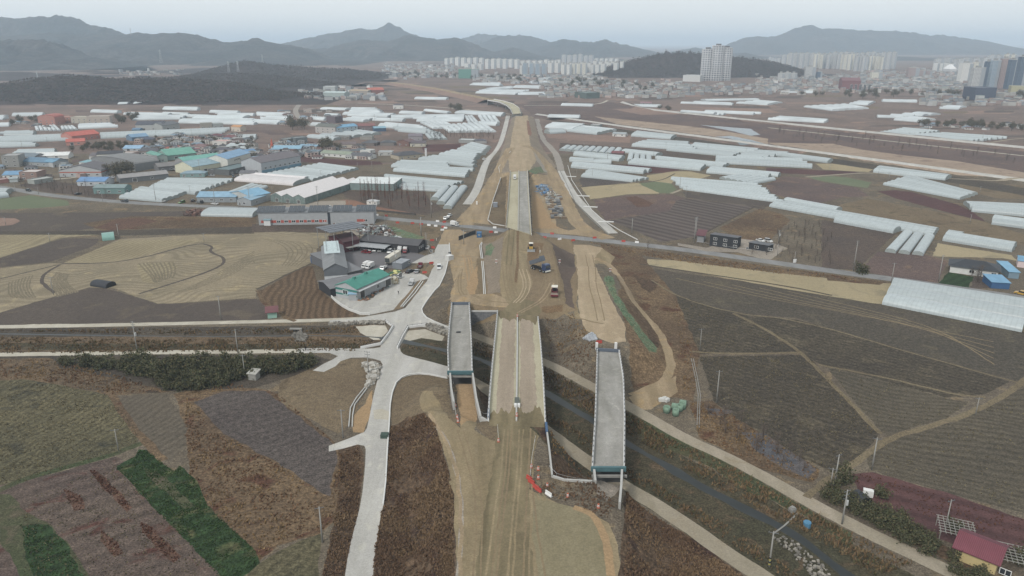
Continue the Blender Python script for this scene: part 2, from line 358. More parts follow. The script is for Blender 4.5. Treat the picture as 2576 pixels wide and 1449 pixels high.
rib('gravel', .9,'n', 1060,560,1100,610,1140,680,1175,800,1200,920,1215,1020,1212,1200,1195,1449, j=.25)
A('gravel','z', 1500,1206,1556,1204,1558,1240,1530,1262,1500,1240)
for q in (0,14,26,52,64,90,104): rib('rut' if q % 4 else 'dirt', .4, 'z', 1268+q*.75,1080,1262+q*.75,1180,1242+q*.9,1300,1222+q*1.05,1449,1200+q*1.2,1620, j=.15)
for q in (0,22,50,80): rib('olive_top' if q % 3 else 'rut', .4, 'z', 1340+q*.3,1240,1352+q*.8,1330,1372+q*1.2,1449,1380+q*1.4,1600, j=.15)
rib('rut', .35, 'z', 1150,1080,1175,1160,1200,1260,1195,1400,1180,1560, j=.15); rib('rut', .35, 'z', 1165,1080,1190,1160,1215,1260,1212,1400,1200,1560, j=.15); rib('haul_dirt', .8, 'z', 1080,1040,1115,1100,1150,1180,1160,1300,1158,1500, j=.3)
# --- stream valley
A('stream_bank','z', 1000,900,1018,860,1060,850,1190,870,1370,960,1500,1030,1600,1075,1724,1150,1944,1260,2147,1370,2400,1500,2300,1700,2000,1560,1910,1465,1737,1350,1650,1290,1500,1205,1378,1120,1230,1010,1140,945)
A('bank_green','q', 150,600,330,700,450,760,650,860,900,1000,1100,1120,1312,1230,1312,1320,1040,1130,760,1010,560,880,330,790,150,690)
A('ditch_dark','z', 1380,930,1500,1000,1500,1040,1440,1010,1370,970)
A('embank_brush','z', 1570,1240,1650,1300,1737,1350,1817,1410,1900,1470,2000,1600,1560,1700,1556,1449,1570,1310)
A('embank_brush','z', 1200,960,1230,1000,1378,1120,1500,1210,1390,1205,1370,1080,1240,1050,1205,1000)
# --- right fields
A('dark_field','z', 1606,668,1700,685,2000,725,2220,768,2560,832,2700,860,2700,985,2540,958,2300,890,2000,800,1850,790,1700,745,1640,705)
A('straw_field','z', 1630,652,1700,655,2000,690,2250,714,2222,765,2190,762,1950,722,1720,680,1625,668)
A('dark_rows','z', 1690,738,1850,790,1920,830,2008,885,1760,890,1735,880,1665,772,1660,748)
A('dark_rows','z', 1760,896,2030,893,2110,980,2212,1090,2135,1182,2100,1190,1960,1130,1850,1052,1795,1010)
A('dark_rows','z', 1850,790,2010,805,2300,890,2540,960,2480,992,2380,1000,2060,915,2010,885,1900,820)
A('ring_rows','z', 2080,920,2380,1002,2440,1012,2380,1052,2230,1096,2140,1000)
A('ring_rows','z', 2750,900,2800,1400,2576,1290,2400,1245,2190,1182,2180,1145,2235,1108,2400,1062,2500,1010)
A('wine_soil','z', 2142,1192,2200,1190,2400,1245,2600,1315,2750,1400,2700,1440,2440,1385,2300,1330,2160,1245)
A('straw_scrub','z', 1735,1010,1790,1008,1850,1052,2065,1182,2045,1215,1900,1175,1760,1100)
A('marsh','q', 560,590,690,600,660,630,570,625)
A('marsh','q', 740,710,860,720,1000,820,1120,900,1080,950,960,900,800,790)
A('embank_brush','z', 2080,1215,2150,1245,2300,1335,2400,1385,2500,1440,2440,1440,2300,1370,2150,1290,2075,1240)
# --- right of platform
A('straw_scrub','z', 1510,612,1600,625,1700,745,1760,890,1745,1010,1700,1000,1600,1010,1580,860,1545,700)
A('dry_grass','z', 1370,800,1440,790,1500,860,1500,970,1370,905)
A('embank_brush','j', 2080,610,2150,640,2330,690,2300,760,2240,800,2160,740)
A('embank_brush','j', 2200,1150,2300,1190,2340,1330,2300,1400,2240,1300)
A('ditch_scrub','z', 1480,608,2093,690,2250,712,2200,712,1950,686,1700,655,1600,640)
# --- construction area
A('dirt','j', 1490,420,1530,330,1640,320,1760,345,1900,440,1840,520,1720,500,1690,620,1560,700,1500,900,1560,1060,1500,1050,1480,960,1470,660,1500,580)
A('platform','j', 1250,285,1400,312,1640,318,1770,350,1705,430,1672,560,1740,620,1800,740,1850,870,1930,1000,2000,1150,2010,1290,1860,1310,1700,1240,1600,1180,1545,1050,1525,900,1500,700,1478,620,1510,560,1510,420,1400,355)
A('dry_grass','j', 1690,510,1740,500,1860,560,1960,760,1890,800,1800,640,1720,600)
if 0: A('platform','z', 1448,780,1440,700,1462,640,1500,636,1540,680,1580,760,1640,885,1600,870,1560,872,1502,866,1480,830)
A('dirt_dark','z', 1080,785,1130,640,1180,600,1270,590,1440,600,1455,700,1448,780,1418,790,1350,805,1262,805,1120,800)
A('dry_grass','i', 1700,1000,1780,900,1830,800,1930,650,2040,560,2050,650,2000,780,1960,900,1960,1120,1900,1200,1820,1170,1700,1110)
A('haul_dirt','j', 215,350,330,200,560,230,560,290,500,520,480,700,490,830,740,830,860,870,850,950,560,930,430,900,250,900,240,820,300,640,340,500)
A('orange_dirt','j', 440,640,510,520,510,700,480,830,420,810,400,750)
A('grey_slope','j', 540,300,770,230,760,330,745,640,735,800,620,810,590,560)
A('net_green','j', 600,330,650,300,680,340,640,430,585,420)
A('dirt','j', 780,220,850,170,1000,170,1040,290,1000,480,1070,700,1000,860,930,1000,850,960,740,800,735,640,760,400)
A('fresh_fill','j', 905,200,935,200,925,400,930,500,910,700,880,690,905,500, j=.2)
A('fresh_fill','j', 1020,290,1180,300,1130,490,1010,480)
A('dirt_dark','j', 1100,470,1180,310,1240,290,1310,500,1360,700,1390,900,1130,980,960,990,1060,850,1150,700)
A('fresh_fill','j', 1110,980,1180,935,1370,920,1360,985,1200,1010)
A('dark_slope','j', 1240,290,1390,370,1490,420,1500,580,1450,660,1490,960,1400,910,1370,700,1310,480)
A('main_dirt','z', 1300,745,1345,760,1365,778,1352,804,1262,804,1265,780)
A('net_green','j', 1780,640,1880,640,1910,800,2040,1000,2150,1150,2320,1360,2310,1400,2230,1390,2100,1190,1960,1000,1860,830)
A('haul_dirt','z', 1600,1030,1585,1000,1640,980,1700,945,1704,985,1640,1030)
def ruts(mat, w, k, xy, offs_):
    for q in offs_: rib(mat, w, k, *[v+(q if i % 2 == 0 else 0) for i, v in enumerate(xy)], j=.12)
ruts('rut', .4, 'j', (800,330,790,500,800,700,850,860), (-25,10,45,80)); ruts('rut', .5, 'j', (1240,330,1290,520,1310,720,1330,880), (-110,-70,-30,8)); ruts('rut', .4, 'j', (900,880,1040,860,1160,780,1200,650), (-20,15)); ruts('haul_dirt', .6, 'j', (920,1000,1060,930,1180,850,1250,700), (-10,30))
ruts('rut', .5, 'j', (330,560,310,700,330,830,560,880,800,900), (0,30)); ruts('rut', .4, 'j', (1600,420,1625,560,1630,720,1680,880,1720,1080), (0,70)); ruts('rut', .4, 'j', (1380,1000,1500,1060,1640,1090,1760,1110), (0,15,30)); ruts('orange_dirt', .6, 'j', (380,420,420,560,440,760), (-20,20,45))
ruts('main_dirt', .7, 'j', (860,190,840,330,820,520), (-20,30)); ruts('platform', .5, 'j', (960,560,1010,700,980,820,900,900), (-30,0,40))
# north construction
A('haul_dirt','z', 1145,556,1200,500,1240,440,1290,380,1290,432,1275,570,1180,560)
A('brown_grass','z', 1228,560,1240,500,1256,450,1274,440,1270,572,1240,570)
A('haul_dirt','z', 1332,440,1380,440,1445,560,1520,600,1440,590,1340,585)
A('orange_dirt','z', 1338,480,1360,500,1390,560,1420,575,1340,575)
A('dry_grass','z', 1395,540,1420,530,1452,575,1430,580,1400,570)
A('grey_slope','z', 1240,440,1262,380,1290,300,1340,292,1358,360,1400,420,1380,440,1330,430,1283,433)
A('platform','z', 1283,433,1278,400,1290,330,1300,290,1328,290,1330,330,1335,370,1352,400,1332,430)
A('net_green','z', 1330,428,1360,418,1378,432,1345,450,1330,448)
A('red_soil','f', 145,245,170,250,200,380,190,400,160,390, j=.2)
A('gravel','f', 220,560,260,570,300,650,360,770,320,760,250,650)
# left middle
A('dark_soil','z', -60,536,300,534,530,530,450,552,330,560,160,585,-60,584)
A('pink_soil','z', -60,547,35,549,52,556,30,566,-60,575)
A('straw_scrub','z', 208,562,330,544,644,546,644,570,560,576,380,574,260,582)
A('red_patch','z', 240,572,290,552,350,548,400,556,330,574,280,580)
A('green_field','z', -60,507,75,491,170,505,175,516,100,523,-60,530)
A('ditch_dark','z', -60,583,260,580,640,570,830,570,830,584,640,586,330,592,-60,592)
A('stubble_b','h', -100,215,1000,215,620,245,300,350,0,445,-100,470)
A('dark_soil','h', -100,470,0,450,640,250,1000,255,940,330,500,490,0,540,-100,545)
A('stubble','h', -100,560,500,500,640,505,1200,260,2000,215,2576,205,2576,850,2400,860,1700,905,1590,905,1400,850,1170,760,900,745,400,880,-100,1030)
A('stubble','i', -20,300,300,292,740,310,700,400,620,450,590,550,570,600,300,720,60,850,-20,870)
A('stubble_b','h', 640,500,1200,270,1900,270,2000,285,1300,460,800,510)
A('stubble_b','h', 1370,510,1720,490,1790,540,1560,710,1440,690)
A('dark_soil','h', -100,1030,400,880,900,745,1060,755,1400,850,1590,910,1800,905,2576,860,2650,900,2750,1060,2576,1078,0,1125,-100,1130)
A('ploughed_brown','i', 40,890,300,740,480,640,575,640,630,870,760,970,1050,1140,700,1180,350,1175,250,1120,80,1010)
A('brown_grass','i', 1380,225,1560,225,1880,250,1850,340,1760,390,1650,350)
A('net_green','i', 1310,230,1380,240,1700,350,1600,385,1450,370)
A('gravel','i', 880,290,1040,230,1300,225,1420,340,1340,370,980,320)
A('dark_brush','i', -40,215,740,225,1200,200,1180,250,760,300,300,290,-40,300)
A('red_soil','e', 560,1110,900,1040,1100,1060,1600,1140,1750,1190,1600,1190,1160,1155,740,1130)
A('dark_brush','e', 1000,950,1700,960,1750,1050,1900,1140,1700,1200,1150,1100,900,1020,860,960)
A('gravel','e', 90,1110,640,1060,900,1050,900,1120,600,1125)
A('wine_soil','e', 430,610,900,640,1250,660,1280,690,1000,700,430,660)
A('wine_soil','e', 1650,490,2050,480,2080,520,1900,560,1690,560)
A('dark_brush','d', 180,900,400,840,900,900,1200,1000,1150,1060,800,1000,480,970)
# right middle
A('dark_brush','f', 480,470,1200,520,2000,600,2200,640,1700,640,1100,560,480,530)
A('pink_soil','f', 340,380,1200,400,1180,470,700,450,360,420)
A('wine_soil','f', 950,690,1300,690,1700,740,1600,770,1350,780)
A('grey_plot','f', 670,840,700,820,860,830,1200,870,710,915)
A('straw_field','f', 690,920,1230,870,1500,900,1480,980,1150,990,790,1040)
A('green_field','f', 1270,880,1500,855,1600,880,1660,940,1600,980,1480,975)
A('straw_field','f', 1350,800,1640,755,1800,760,2000,800,1900,830,1650,850,1600,880,1370,850)
A('purple_scrub','f', 820,1045,1150,1000,1600,990,1745,1025,1640,1080,1590,1160,940,1250,860,1140)
A('red_patch','f', 1140,1020,1250,1008,1420,1080,1380,1112,1260,1118)
A('ploughed','f', 930,1260,1580,1160,1660,1050,1760,1030,2376,1105,2440,1120,1840,1420,1500,1470,1080,1290)
A('dark_soil','f', 1720,960,2000,980,2576,1060,2640,1080,2500,1150,2376,1100,1760,1025)
A('straw_scrub','f', 2080,1330,2500,1130,2700,1180,2800,1250,2600,1449,2400,1500,2300,1449)
A('wine_soil','g', -20,725,300,735,900,765,860,780,500,795,-20,770)
A('straw_field','g', 480,680,760,680,1060,740,1000,765,560,740)
A('green_field','g', 400,820,640,805,800,820,1040,870,1000,925,800,900,560,860)
A('purple_scrub','g', -20,890,150,810,400,820,560,870,900,920,1020,1010,750,1020,400,1110,200,1030,-20,960)
A('wine_soil','g', 1280,945,1450,965,1900,1090,2050,1160,2190,1265,1900,1195,1300,1035,1100,960)
A('brown_grass','g', 700,1100,1000,1030,1900,1200,2200,1270,2600,1400,2600,1500,1700,1449,700,1180)
A('brown_grass','g', 1900,860,2700,870,2700,1040,2300,1030,1950,940)
A('dark_brush','l', -140,90,50,120,850,280,600,500,380,720,340,760,-140,735)
A('purple_scrub','l', 620,510,1300,560,1560,640,1400,950,1000,890,520,800,400,730)
A('straw_field','l', 1420,400,2400,560,2500,640,2300,600,1340,580)
A('straw_scrub','l', -60,820,700,920,640,960,-60,900)
A('green_crop','l', 1570,790,1900,850,1830,1020,1430,940)
A('dark_brush','l', 1900,850,2300,840,2150,1000,1850,1020)
# river corridor right
A('purple_scrub','z', 1330,285,1560,258,1720,290,1932,312,2207,340,2700,395,2700,470,2432,440,2182,405,1932,371,1663,334,1513,312)
A('purple_scrub','f', -100,80,1000,60,1300,140,1932,190,2400,260,2400,420,1500,360,900,280,240,190,100,110)
A('ditch_dark','z', 1353,296,1513,318,1663,338,1932,376,2182,411,2432,448,2700,495,2700,515,2432,466,2182,424,1932,388,1663,348,1513,330)
A('sand','f', 830,205,1400,265,2000,330,2576,430,2576,495,1900,400,1500,350,1100,300)
A('sand','g', -20,470,650,480,950,540,1400,600,1900,655,2700,790,2700,880,1900,765,1100,650,400,570)
A('pink_soil','f', 1000,130,1500,120,1700,180,1300,190)
A('pink_soil','f', 1720,100,2576,130,2700,170,2200,170)
A('river_water','f', 2050,410,2200,400,2400,440,2576,490,2576,510,2300,470, o='river')
A('river_water','f', 1900,290,2400,330,2500,390,2400,400,2200,350, o='river')
# water of the stream
def srib(wid, L, o, mat): 
    Z = wz(L, -3.2)
    for _ in range(2):
        N = [Z[0]]
        for i in range(len(Z)-1): N += [Z[i]*.7+Z[i+1]*.3, Z[i]*.3+Z[i+1]*.7]
        N.append(Z[-1]); Z = np.array(N)
    a = []; b = []; n = len(Z)
    for i in range(n):
        t = Z[min(i+1, n-1)]-Z[max(i-1, 0)]; t = t/np.hypot(*t); nn = np.array([-t[1], t[0]]); w = wid/2*(.6+.9*vnoise(i*.5, 0, 5))
        a.append(Z[i]+nn*w); b.append(Z[i]-nn*w)
    PL.append((o, mat, np.array(a+b[::-1]), .2))
srib(2.5, STREAM[5:], 'stream', 'water'); srib(.9, STREAM[1:6], 'stream', 'water')
m = pm('water', (38,44,44), rough=.35, spec=.25, var=.25, scale=.3)
# ------------------------------------------------------------------ roads and paths
rib('asphalt', 7.5,'z', -60,462,37,476,100,488,200,499,325,510,450,516,644,525,780,533,944,546,1019,554,1119,563,1200,572,1273,580,1340,588,1500,603,1717,627,1900,653,2093,682,2300,709,2576,750,2750,775, o='road', j=0)
rib('farm_road', 4.2,'z', *[v for p in UPR for v in p], o='farm_road', j=.15)
rib('farm_road', 4.4,'z', *[v for p in LOR for v in p], o='farm_road', j=.15)
rib('concrete_old', 3.4,'z', -80,823,150,820,400,815,644,809,800,806,960,800, o='farm_road', j=.1)
rib('concrete_old', 3.2,'z', -80,893,130,890,400,886,644,884,790,882,860,884, o='farm_road', j=.15)
A('concrete','n', 525,1449,470,1700,640,1700,690,1449,705,1300,720,1200,735,1100,752,1030,765,950,772,850,785,650,793,480,802,400,815,350,835,305,870,275,920,262,970,258,1030,263,1130,282,1135,212,1040,185,960,165,900,150,870,138,855,122,848,95,880,40,900,-20,850,-60,800,-5,785,40,760,72,738,97,690,105,600,106,420,102,250,104,243,133,430,130,485,150,450,172,400,195,335,235,400,244,470,210,500,180,560,160,640,158,690,165,735,178,748,200,735,240,715,300,690,400,670,510,655,575,640,598,600,615,540,640,430,680,430,714,520,695,600,672,640,680,648,700,645,790,638,870,628,960,612,1050,590,1130,560,1250,540,1350, o='road', j=0)
A('concrete','i', 1250,1449,1370,1250,1300,1195,740,1215,740,1182,1000,1165,1200,1130,1400,1095,1500,1060,1560,990,1640,880,1720,790,1760,700,1790,600,1800,480,1830,420,1920,370,1945,420,1950,480,1935,560,1920,640,1890,730,1840,840,1790,900,1745,960,1700,1030,1675,1070,1680,1110,1720,1160,1800,1200,1935,1255,1938,1310,1850,1300,1720,1255,1580,1240,1520,1260,1450,1360,1415,1449, o='road', j=0)
A('concrete','i', 755,955,800,940,1000,985,1180,960,1250,860,1350,800,1450,720,1510,690,1600,690,1700,730,1740,760,1620,790,1480,985,1380,1080,1140,1130,1050,1100,900,1040, o='yard', j=0)
A('yard_asphalt','i', 870,510,1000,440,1050,400,1330,400,1450,470,1700,530,1600,600,1520,620,1440,660,1340,660,1200,680,1020,720, o='yard', j=0)
A('concrete','i', 1560,610,1700,535,1800,500,1800,600,1700,605, o='yard', j=0)
A('brown_grass','i', 1470,730,1640,600,1720,610,1690,690,1560,680, j=.3)
A('dirt_dark','i', 1380,1080,1640,780,1710,790,1560,985,1470,1060, j=.3)
A('dirt_dark','i', 1660,720,1750,620,1800,630,1740,715, j=.2)
A('haul_dirt','i', 1830,420,1870,330,1900,270,2050,270,2120,300,2050,350,1990,430,2040,520,2070,600,2050,700,1990,800,1940,560,1950,420, j=.5)
rib('concrete', 6.0,'z', 1278,291,1265,346,1251,376,1226,401,1214,431,1200,479,1175,514, o='road', j=0)
rib('grey_road', 6.0,'z', 1350,299,1363,349,1386,371,1404,396,1411,428, o='road', j=.4)
rib('concrete', 5.5,'z', 1411,429,1424,457,1442,489,1464,514,1500,548,1543,587, o='road', j=0)
rib('haul_dirt', 9,'z', 1318,366,1350,381,1383,421,1400,454,1418,491,1438,541,1463,574,1530,600, o='dirt_road', j=.6)
rib('haul_dirt', 9,'z', 1284,372,1262,412,1240,450,1216,496,1194,535,1170,566, o='dirt_road', j=.6)
rib('haul_dirt', 2.8,'j', 1700,450,1850,520,1950,650,2050,850,2200,1020,2350,1200,2440,1420,2470,1560,2380,1700,2200,1770,2060,1830, o='dirt_road', j=.4)
rib('concrete', 5,'z', 1348,290,1513,314,1663,334,1813,354,1932,371,2182,404,2432,439,2800,490, o='levee_path', j=0)
rib('concrete', 5,'z', 1563,256,1613,276,1713,286,1932,310,2207,338,2700,388, o='levee_path', j=0)
rib('concrete_old', 4,'z', 1932,321,2182,349,2700,405, o='levee_path', j=0)
rib('grey_road', 8,'z', 764,254,749,266,741,281,756,301,790,318, o='road', j=0)
rib('concrete_old', 5,'z', 900,259,1100,268,1310,290, o='farm_road', j=0)
rib('concrete_old', 5,'f', 120,95,700,95,900,75,960,45, o='farm_road', j=0)
rib('concrete_old', 3.5,'z', -60,466,60,452,140,452,240,440, o='farm_road', j=0)
rib('farm_road', 3,'g', 380,815,900,775,1100,775,1400,810,2300,850,2576,850, o='farm_road', j=0)
rib('farm_road', 3,'g', 2180,480,2400,440,2576,425, o='farm_road', j=0)
rib('farm_road', 2.5,'f', 1600,980,1700,945,1760,900, o='farm_road', j=0)
rib('farm_road', 3,'k', 1590,600,1760,540,1960,460, j=0, o='farm_road')
A('gravel','k', 500,400,900,460,1350,340,1760,390,1960,460,1760,620,1580,600,1300,520,900,510,500,430)
A('concrete_old','n', 690,470,740,460,795,480,790,530,700,520, o='road', j=.4)
# bunds between fields
for pts, w in (((1735,884,1800,889,1900,889,2010,887),1.6), ((1845,788,1920,825,2010,880,2110,982,2215,1092),1.8), ((2060,917,2200,945,2300,966,2400,992,2480,1000),1.5),
    ((2640,900,2545,985,2440,1042,2330,1076,2220,1108,2150,1168,2070,1212,2030,1250),2.4), ((1640,705,1700,745,1850,790,2000,802,2300,890,2560,962),1.2)):
    rib('bund', w*.8, 'z', *pts, j=.35)
rib('ditch_dark', 1.2,'i', 0,870,60,850,290,735,560,610, j=.1)
rib('straw_scrub', 2.0,'i', 30,880,60,1000,250,1120,340,1175,400,1190, j=.4)
rib('dark_soil', 1.5,'h', 640,505,1000,505,1400,460,1980,295,2150,330,2100,390,2280,450,2200,560,1400,810, j=.2)
rib('dark_soil', 1.5,'h', 600,520,450,600,410,680,470,740,550,800, j=.2)
rib('ditch_dark', 1.3,'f', 700,912,1200,878,1500,855,1640,780, j=.1)
rib('ditch_dark', 1.5,'f', 1820,1440,2450,1110, j=.1)
rib('ditch_dark', 1.5,'k', 0,680,800,800,2000,980,2576,1100, j=.2)
rib('dark_soil', 1.2,'h', 0,660,400,560,640,505, j=.2)
rib('thin_green', 2.2,'m', -60,925,200,820,500,740,720,680,900,610, j=.4)
rib('straw_scrub', 2.2,'m', 700,290,760,400,850,520,940,620,1040,720, j=.4)
gm('stub_line', (116,107,90), (108,100,84), speck=.3)
for q in range(9): rib('stub_line', .7, 'h', 640-q*0+q*14-60,590+q*3,560+q*18-40,650+q*2,555+q*22-40,720,600+q*22-40,780-q*3,640+q*26-60,840-q*6, j=.25)
for q in range(8): rib('stub_line', .7, 'h', 330-q*34,620+q*10,290-q*30,700+q*8,310-q*30,780+q*8,360-q*30,850, j=.25)
for q in range(9): rib('stub_line', .8, 'h', 1400+q*42,500-q*1,1450+q*40,560,1510+q*30,620+q*2,1560+q*20,700-q*6, j=.25)
for q in range(7): rib('stub_line', .6, 'h', 1760+q*34,800-q*6,2000+q*30,700-q*4,2200+q*30,600,2420+q*20,470,2560,380+q*20, j=.25)
for q in range(6): rib('stub_line', .6, 'i', 60+q*60,360+q*6,220+q*60,400,330+q*50,480,320+q*40,560,260+q*30,640, j=.25)
for q in range(5): rib('rut', .5, 'z', 1700+q*70,700+q*8,1900+q*60,745+q*6,2200+q*40,800+q*6,2500,860+q*14, j=.3)
# ------------------------------------------------------------------ build the ground sheet
def dens(L, step, j, seed):
    out = []; n = len(L)
    for i in range(n):
        a, b = L[i], L[(i+1) % n]; d = math.hypot(*(b-a)); D = min(a[1], b[1]); st = step*max(1, D/250)
        k = max(1, int(d/st))
        for q in range(k): out.append(a+(b-a)*q/k)
    out = np.array(out)
    if j:
        s = np.maximum(1, out[:, 1]/400)
        out = out+np.column_stack([fbm(out[:,0]/3, out[:,1]/3, 2, seed)-.5, fbm(out[:,0]/3+50, out[:,1]/3, 2, seed)-.5])*(j*2.6*s)[:, None]
    return out
def build_ground():
    pts = []
    def grid(y0, y1, st, wx):
        y = y0
        while y < y1:
            hw = wx*y+40; n = int(2*hw/st)
            xs = np.linspace(-hw, hw, n+1)+((int((y-y0)/st) % 2)*.5*st)
            pts.append(np.column_stack([xs, np.full(n+1, y)])); y += st*.9
    grid(70, 330, 2.6, .85); grid(330, 620, 4.5, .8); grid(620, 1300, 9, .78); grid(1300, 3000, 45, .8); grid(3000, 60000, 2200, 1.0)
    P = np.vstack(pts); polys = []; edges = []
    off = len(P); ex = []
    for i, (o, m, L, j) in enumerate(PL):
        Z = dens(L, 2.2 if not j else 2.0, j, i); polys.append(Z); n = len(Z)
        ex.append(Z); edges += [(off+k, off+(k+1) % n) for k in range(n)]; off += n
    P = np.vstack([P]+ex)
    r = delaunay_2d_cdt([Vector(p) for p in P], edges, [], 0, 1e-3)
    v2 = np.array([tuple(v) for v in r[0]]); T = np.array([tuple(f) for f in r[2]])
    c = v2[T].mean(1); lab = np.full(len(T), -1)
    for i, Z in enumerate(polys):
        lo, hi = Z.min(0), Z.max(0); q = np.where((c[:,0] > lo[0])&(c[:,0] < hi[0])&(c[:,1] > lo[1])&(c[:,1] < hi[1]))[0]
        if len(q): lab[q[inside(c[q], Z)]] = i
    z = H(v2[:, 0], v2[:, 1]); v3 = np.column_stack([v2, z])
    flip = np.cross(v2[T[:,1]]-v2[T[:,0]], v2[T[:,2]]-v2[T[:,0]]) < 0; T[flip] = T[flip][:, ::-1]
    names = ['ground' if l < 0 else PL[l][0] for l in lab]; names = np.array(names)
    mats = np.array(['dry_grass' if (l < 0 and cy < 700) else 'plain' if l < 0 else PL[l][1] for l, cy in zip(lab, c[:,1])])
    for nm in sorted(set(names)):
        q = names == nm; t = T[q]; u, inv = np.unique(t, return_inverse=True); inv = inv.reshape(t.shape)
        ms = sorted(set(mats[q])); me = bpy.data.meshes.new(nm); me.from_pydata(v3[u].tolist(), [], inv.tolist())
        for m in ms: me.materials.append(MATS[m])
        ix = {m: i for i, m in enumerate(ms)}; me.polygons.foreach_set('material_index', [ix[m] for m in mats[q]])
        me.polygons.foreach_set('use_smooth', [True]*len(t)); me.update(); o = link(nm, me); o['kind'] = 'structure'
    print('ground', len(v3), len(T))
build_ground()
# ------------------------------------------------------------------ bridges
CONC = pm('bridge_concrete', (176,175,170), .85, var=.08, scale=.5); DKC = pm('weathered_concrete', (140,138,132), .9, var=.15, scale=.6)
DECKG = MATS['grey_deck'] = gm('grey_deck', (146,144,140), (134,132,128), (152,150,144), big=.15, speck=.1, bump=.03, stain=.18)
CREAM = gm('cream_deck', (164,158,138), (156,150,130), speck=.1, bump=.03, stain=.08)
LANE = gm('dusty_lane', (150,138,124), (142,130,116), speck=.12, bump=.05, stain=.15)
TEAL = pm('teal_steel', (74,120,128), .5, .2); BLUE = pm('blue_steel', (52,92,140), .5, .1); STEEL = pm('galvanised_steel', (170,176,178), .45, .5)
WHITE = pm('white_paint', (222,222,220), .5, var=.05); RED = pm('red_plastic', (206,58,44), .45, var=.1); BLACK = pm('black_void', (22,22,24), .9)
def res(L, n):
    L = [Vector(p) for p in L]; d = [0]
    for i in range(len(L)-1): d.append(d[-1]+(L[i+1]-L[i]).length)
    out = []
    for k in range(n+1):
        t = d[-1]*k/n; i = max(j for j in range(len(L)-1) if d[j] <= t+1e-9); f = (t-d[i])/max(1e-9, d[i+1]-d[i]); out.append(L[i].lerp(L[i+1], min(f, 1)))
    return out
def sweep(mb, Ls, Rs, z0, z1):   # solid between a left and a right line
    n = len(Ls); v = []
    for a, b in zip(Ls, Rs): v += [(a.x,a.y,a.z+z0),(b.x,b.y,b.z+z0),(b.x,b.y,b.z+z1),(a.x,a.y,a.z+z1)]
    f = [(0,1,2,3), tuple(4*(n-1)+i for i in (3,2,1,0))]
    for i in range(n-1):
        for k in range(4): f.append((4*i+k, 4*(i+1)+k, 4*(i+1)+(k+1) % 4, 4*i+(k+1) % 4))
    mb.add(v, f)
def offs(Ls, Rs, a): return [l.lerp(r, a/max(.1, (r-l).length)) for l, r in zip(Ls, Rs)]
def bridge(label, Lp, Rp, z, n, deckmat, hump=0, lanes=None, rails=True, piers=(), gird=1.3, g=None, zs=None):
    Ls = res([G(p, z) for p in Lp], n); Rs = res([G(p, z) for p in Rp], n)
    for i in range(n+1): 
        hh = hump*math.sin(math.pi*i/n); Ls[i].z += hh; Rs[i].z += hh
    root = empty('bridge'); tag(root, label, 'bridge', g)
    mb = MB(); sweep(mb, Ls, Rs, -.35, 0); mb.build('deck', deckmat, root)
    wd = (Rs[0]-Ls[0]).length
    mb = MB(); ng = max(2, int(wd/2.6))
    for k in range(ng):
        c = wd*(k+.5)/ng; sweep(mb, offs(Ls, Rs, c-.5), offs(Ls, Rs, c+.5), -.35-gird, -.36)
    mb.build('girder', DKC, root)
    for A_, B_, sgn in ((Ls, Rs, 1), (Rs, Ls, -1)):
        mb = MB(); sweep(mb, offs(A_, B_, -.25), offs(A_, B_, .12), -.6, .95); par = mb.build('parapet', WHITE if rails else CONC, root)
        if rails:
            mb = MB(); o = offs(A_, B_, -.08); L = sum((o[i+1]-o[i]).length for i in range(n)); k = int(L/2.2)
            for p in res(o, k): mb.cb(p.x, p.y, p.z+.9, .16, .16, .45)
            sweep(mb, [q+Vector((-.04,0,0)) for q in o], [q+Vector((.04,0,0)) for q in o], 1.22, 1.3)
            mb.build('railing', pm('dark_rail', (70,72,76), .5), par)
    if lanes:
        for a, b, m_, zz in lanes:
            mb = MB(); jt = .022 if zz < .1 and deckmat is CREAM and n > 30 else 0; sweep(mb, [l.lerp(r, a+jt*2*(vnoise(i*.8, a*9, 2)-.5)) for i, (l, r) in enumerate(zip(Ls, Rs))], [l.lerp(r, b+jt*2*(vnoise(i*.9, b*7, 4)-.5)) for i, (l, r) in enumerate(zip(Ls, Rs))], .002, zz); mb.build('lane_surface' if zz < .1 else 'median', m_, root)
    for t in piers:
        i = int(t*n); a, b = Ls[i], Rs[i]; mb = MB(); c = (a+b)/2; ang = math.atan2(b.y-a.y, b.x-a.x)
        for s in (-.3, .3): 
            p = c+(b-a)*s; mb.tube((p.x, p.y, -3.5), (p.x, p.y, a.z-1.2-gird), .6, n=10)
        mb.cb(c.x, c.y, a.z-1.25-gird, wd*.9, 1.4, .9, ang); mb.build('pier', DKC, root)
    for e, nm in ((0, -1), (n, 1)):
        a, b = Ls[e], Rs[e]; c = (a+b)/2; d = (Ls[e]-Ls[e-1 if e else 1]).normalized(); ang = math.atan2(b.y-a.y, b.x-a.x); p = c+d*(-4.5 if (e and gird < 1.3) else 0)
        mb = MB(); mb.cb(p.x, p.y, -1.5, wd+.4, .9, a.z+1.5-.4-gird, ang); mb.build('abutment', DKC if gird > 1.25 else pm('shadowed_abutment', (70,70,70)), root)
    return root, Ls, Rs
def endbeam(root, a, b, d, mat, w=.5, zz=(-1.0, .15)):
    c = (a+b)/2+d*.6; mb = MB(); mb.cb(c.x, c.y, a.z+zz[0], (b-a).length+.9, w, zz[1]-zz[0], math.atan2(b.y-a.y, b.x-a.x)); return mb.build('end_beam', mat, root)
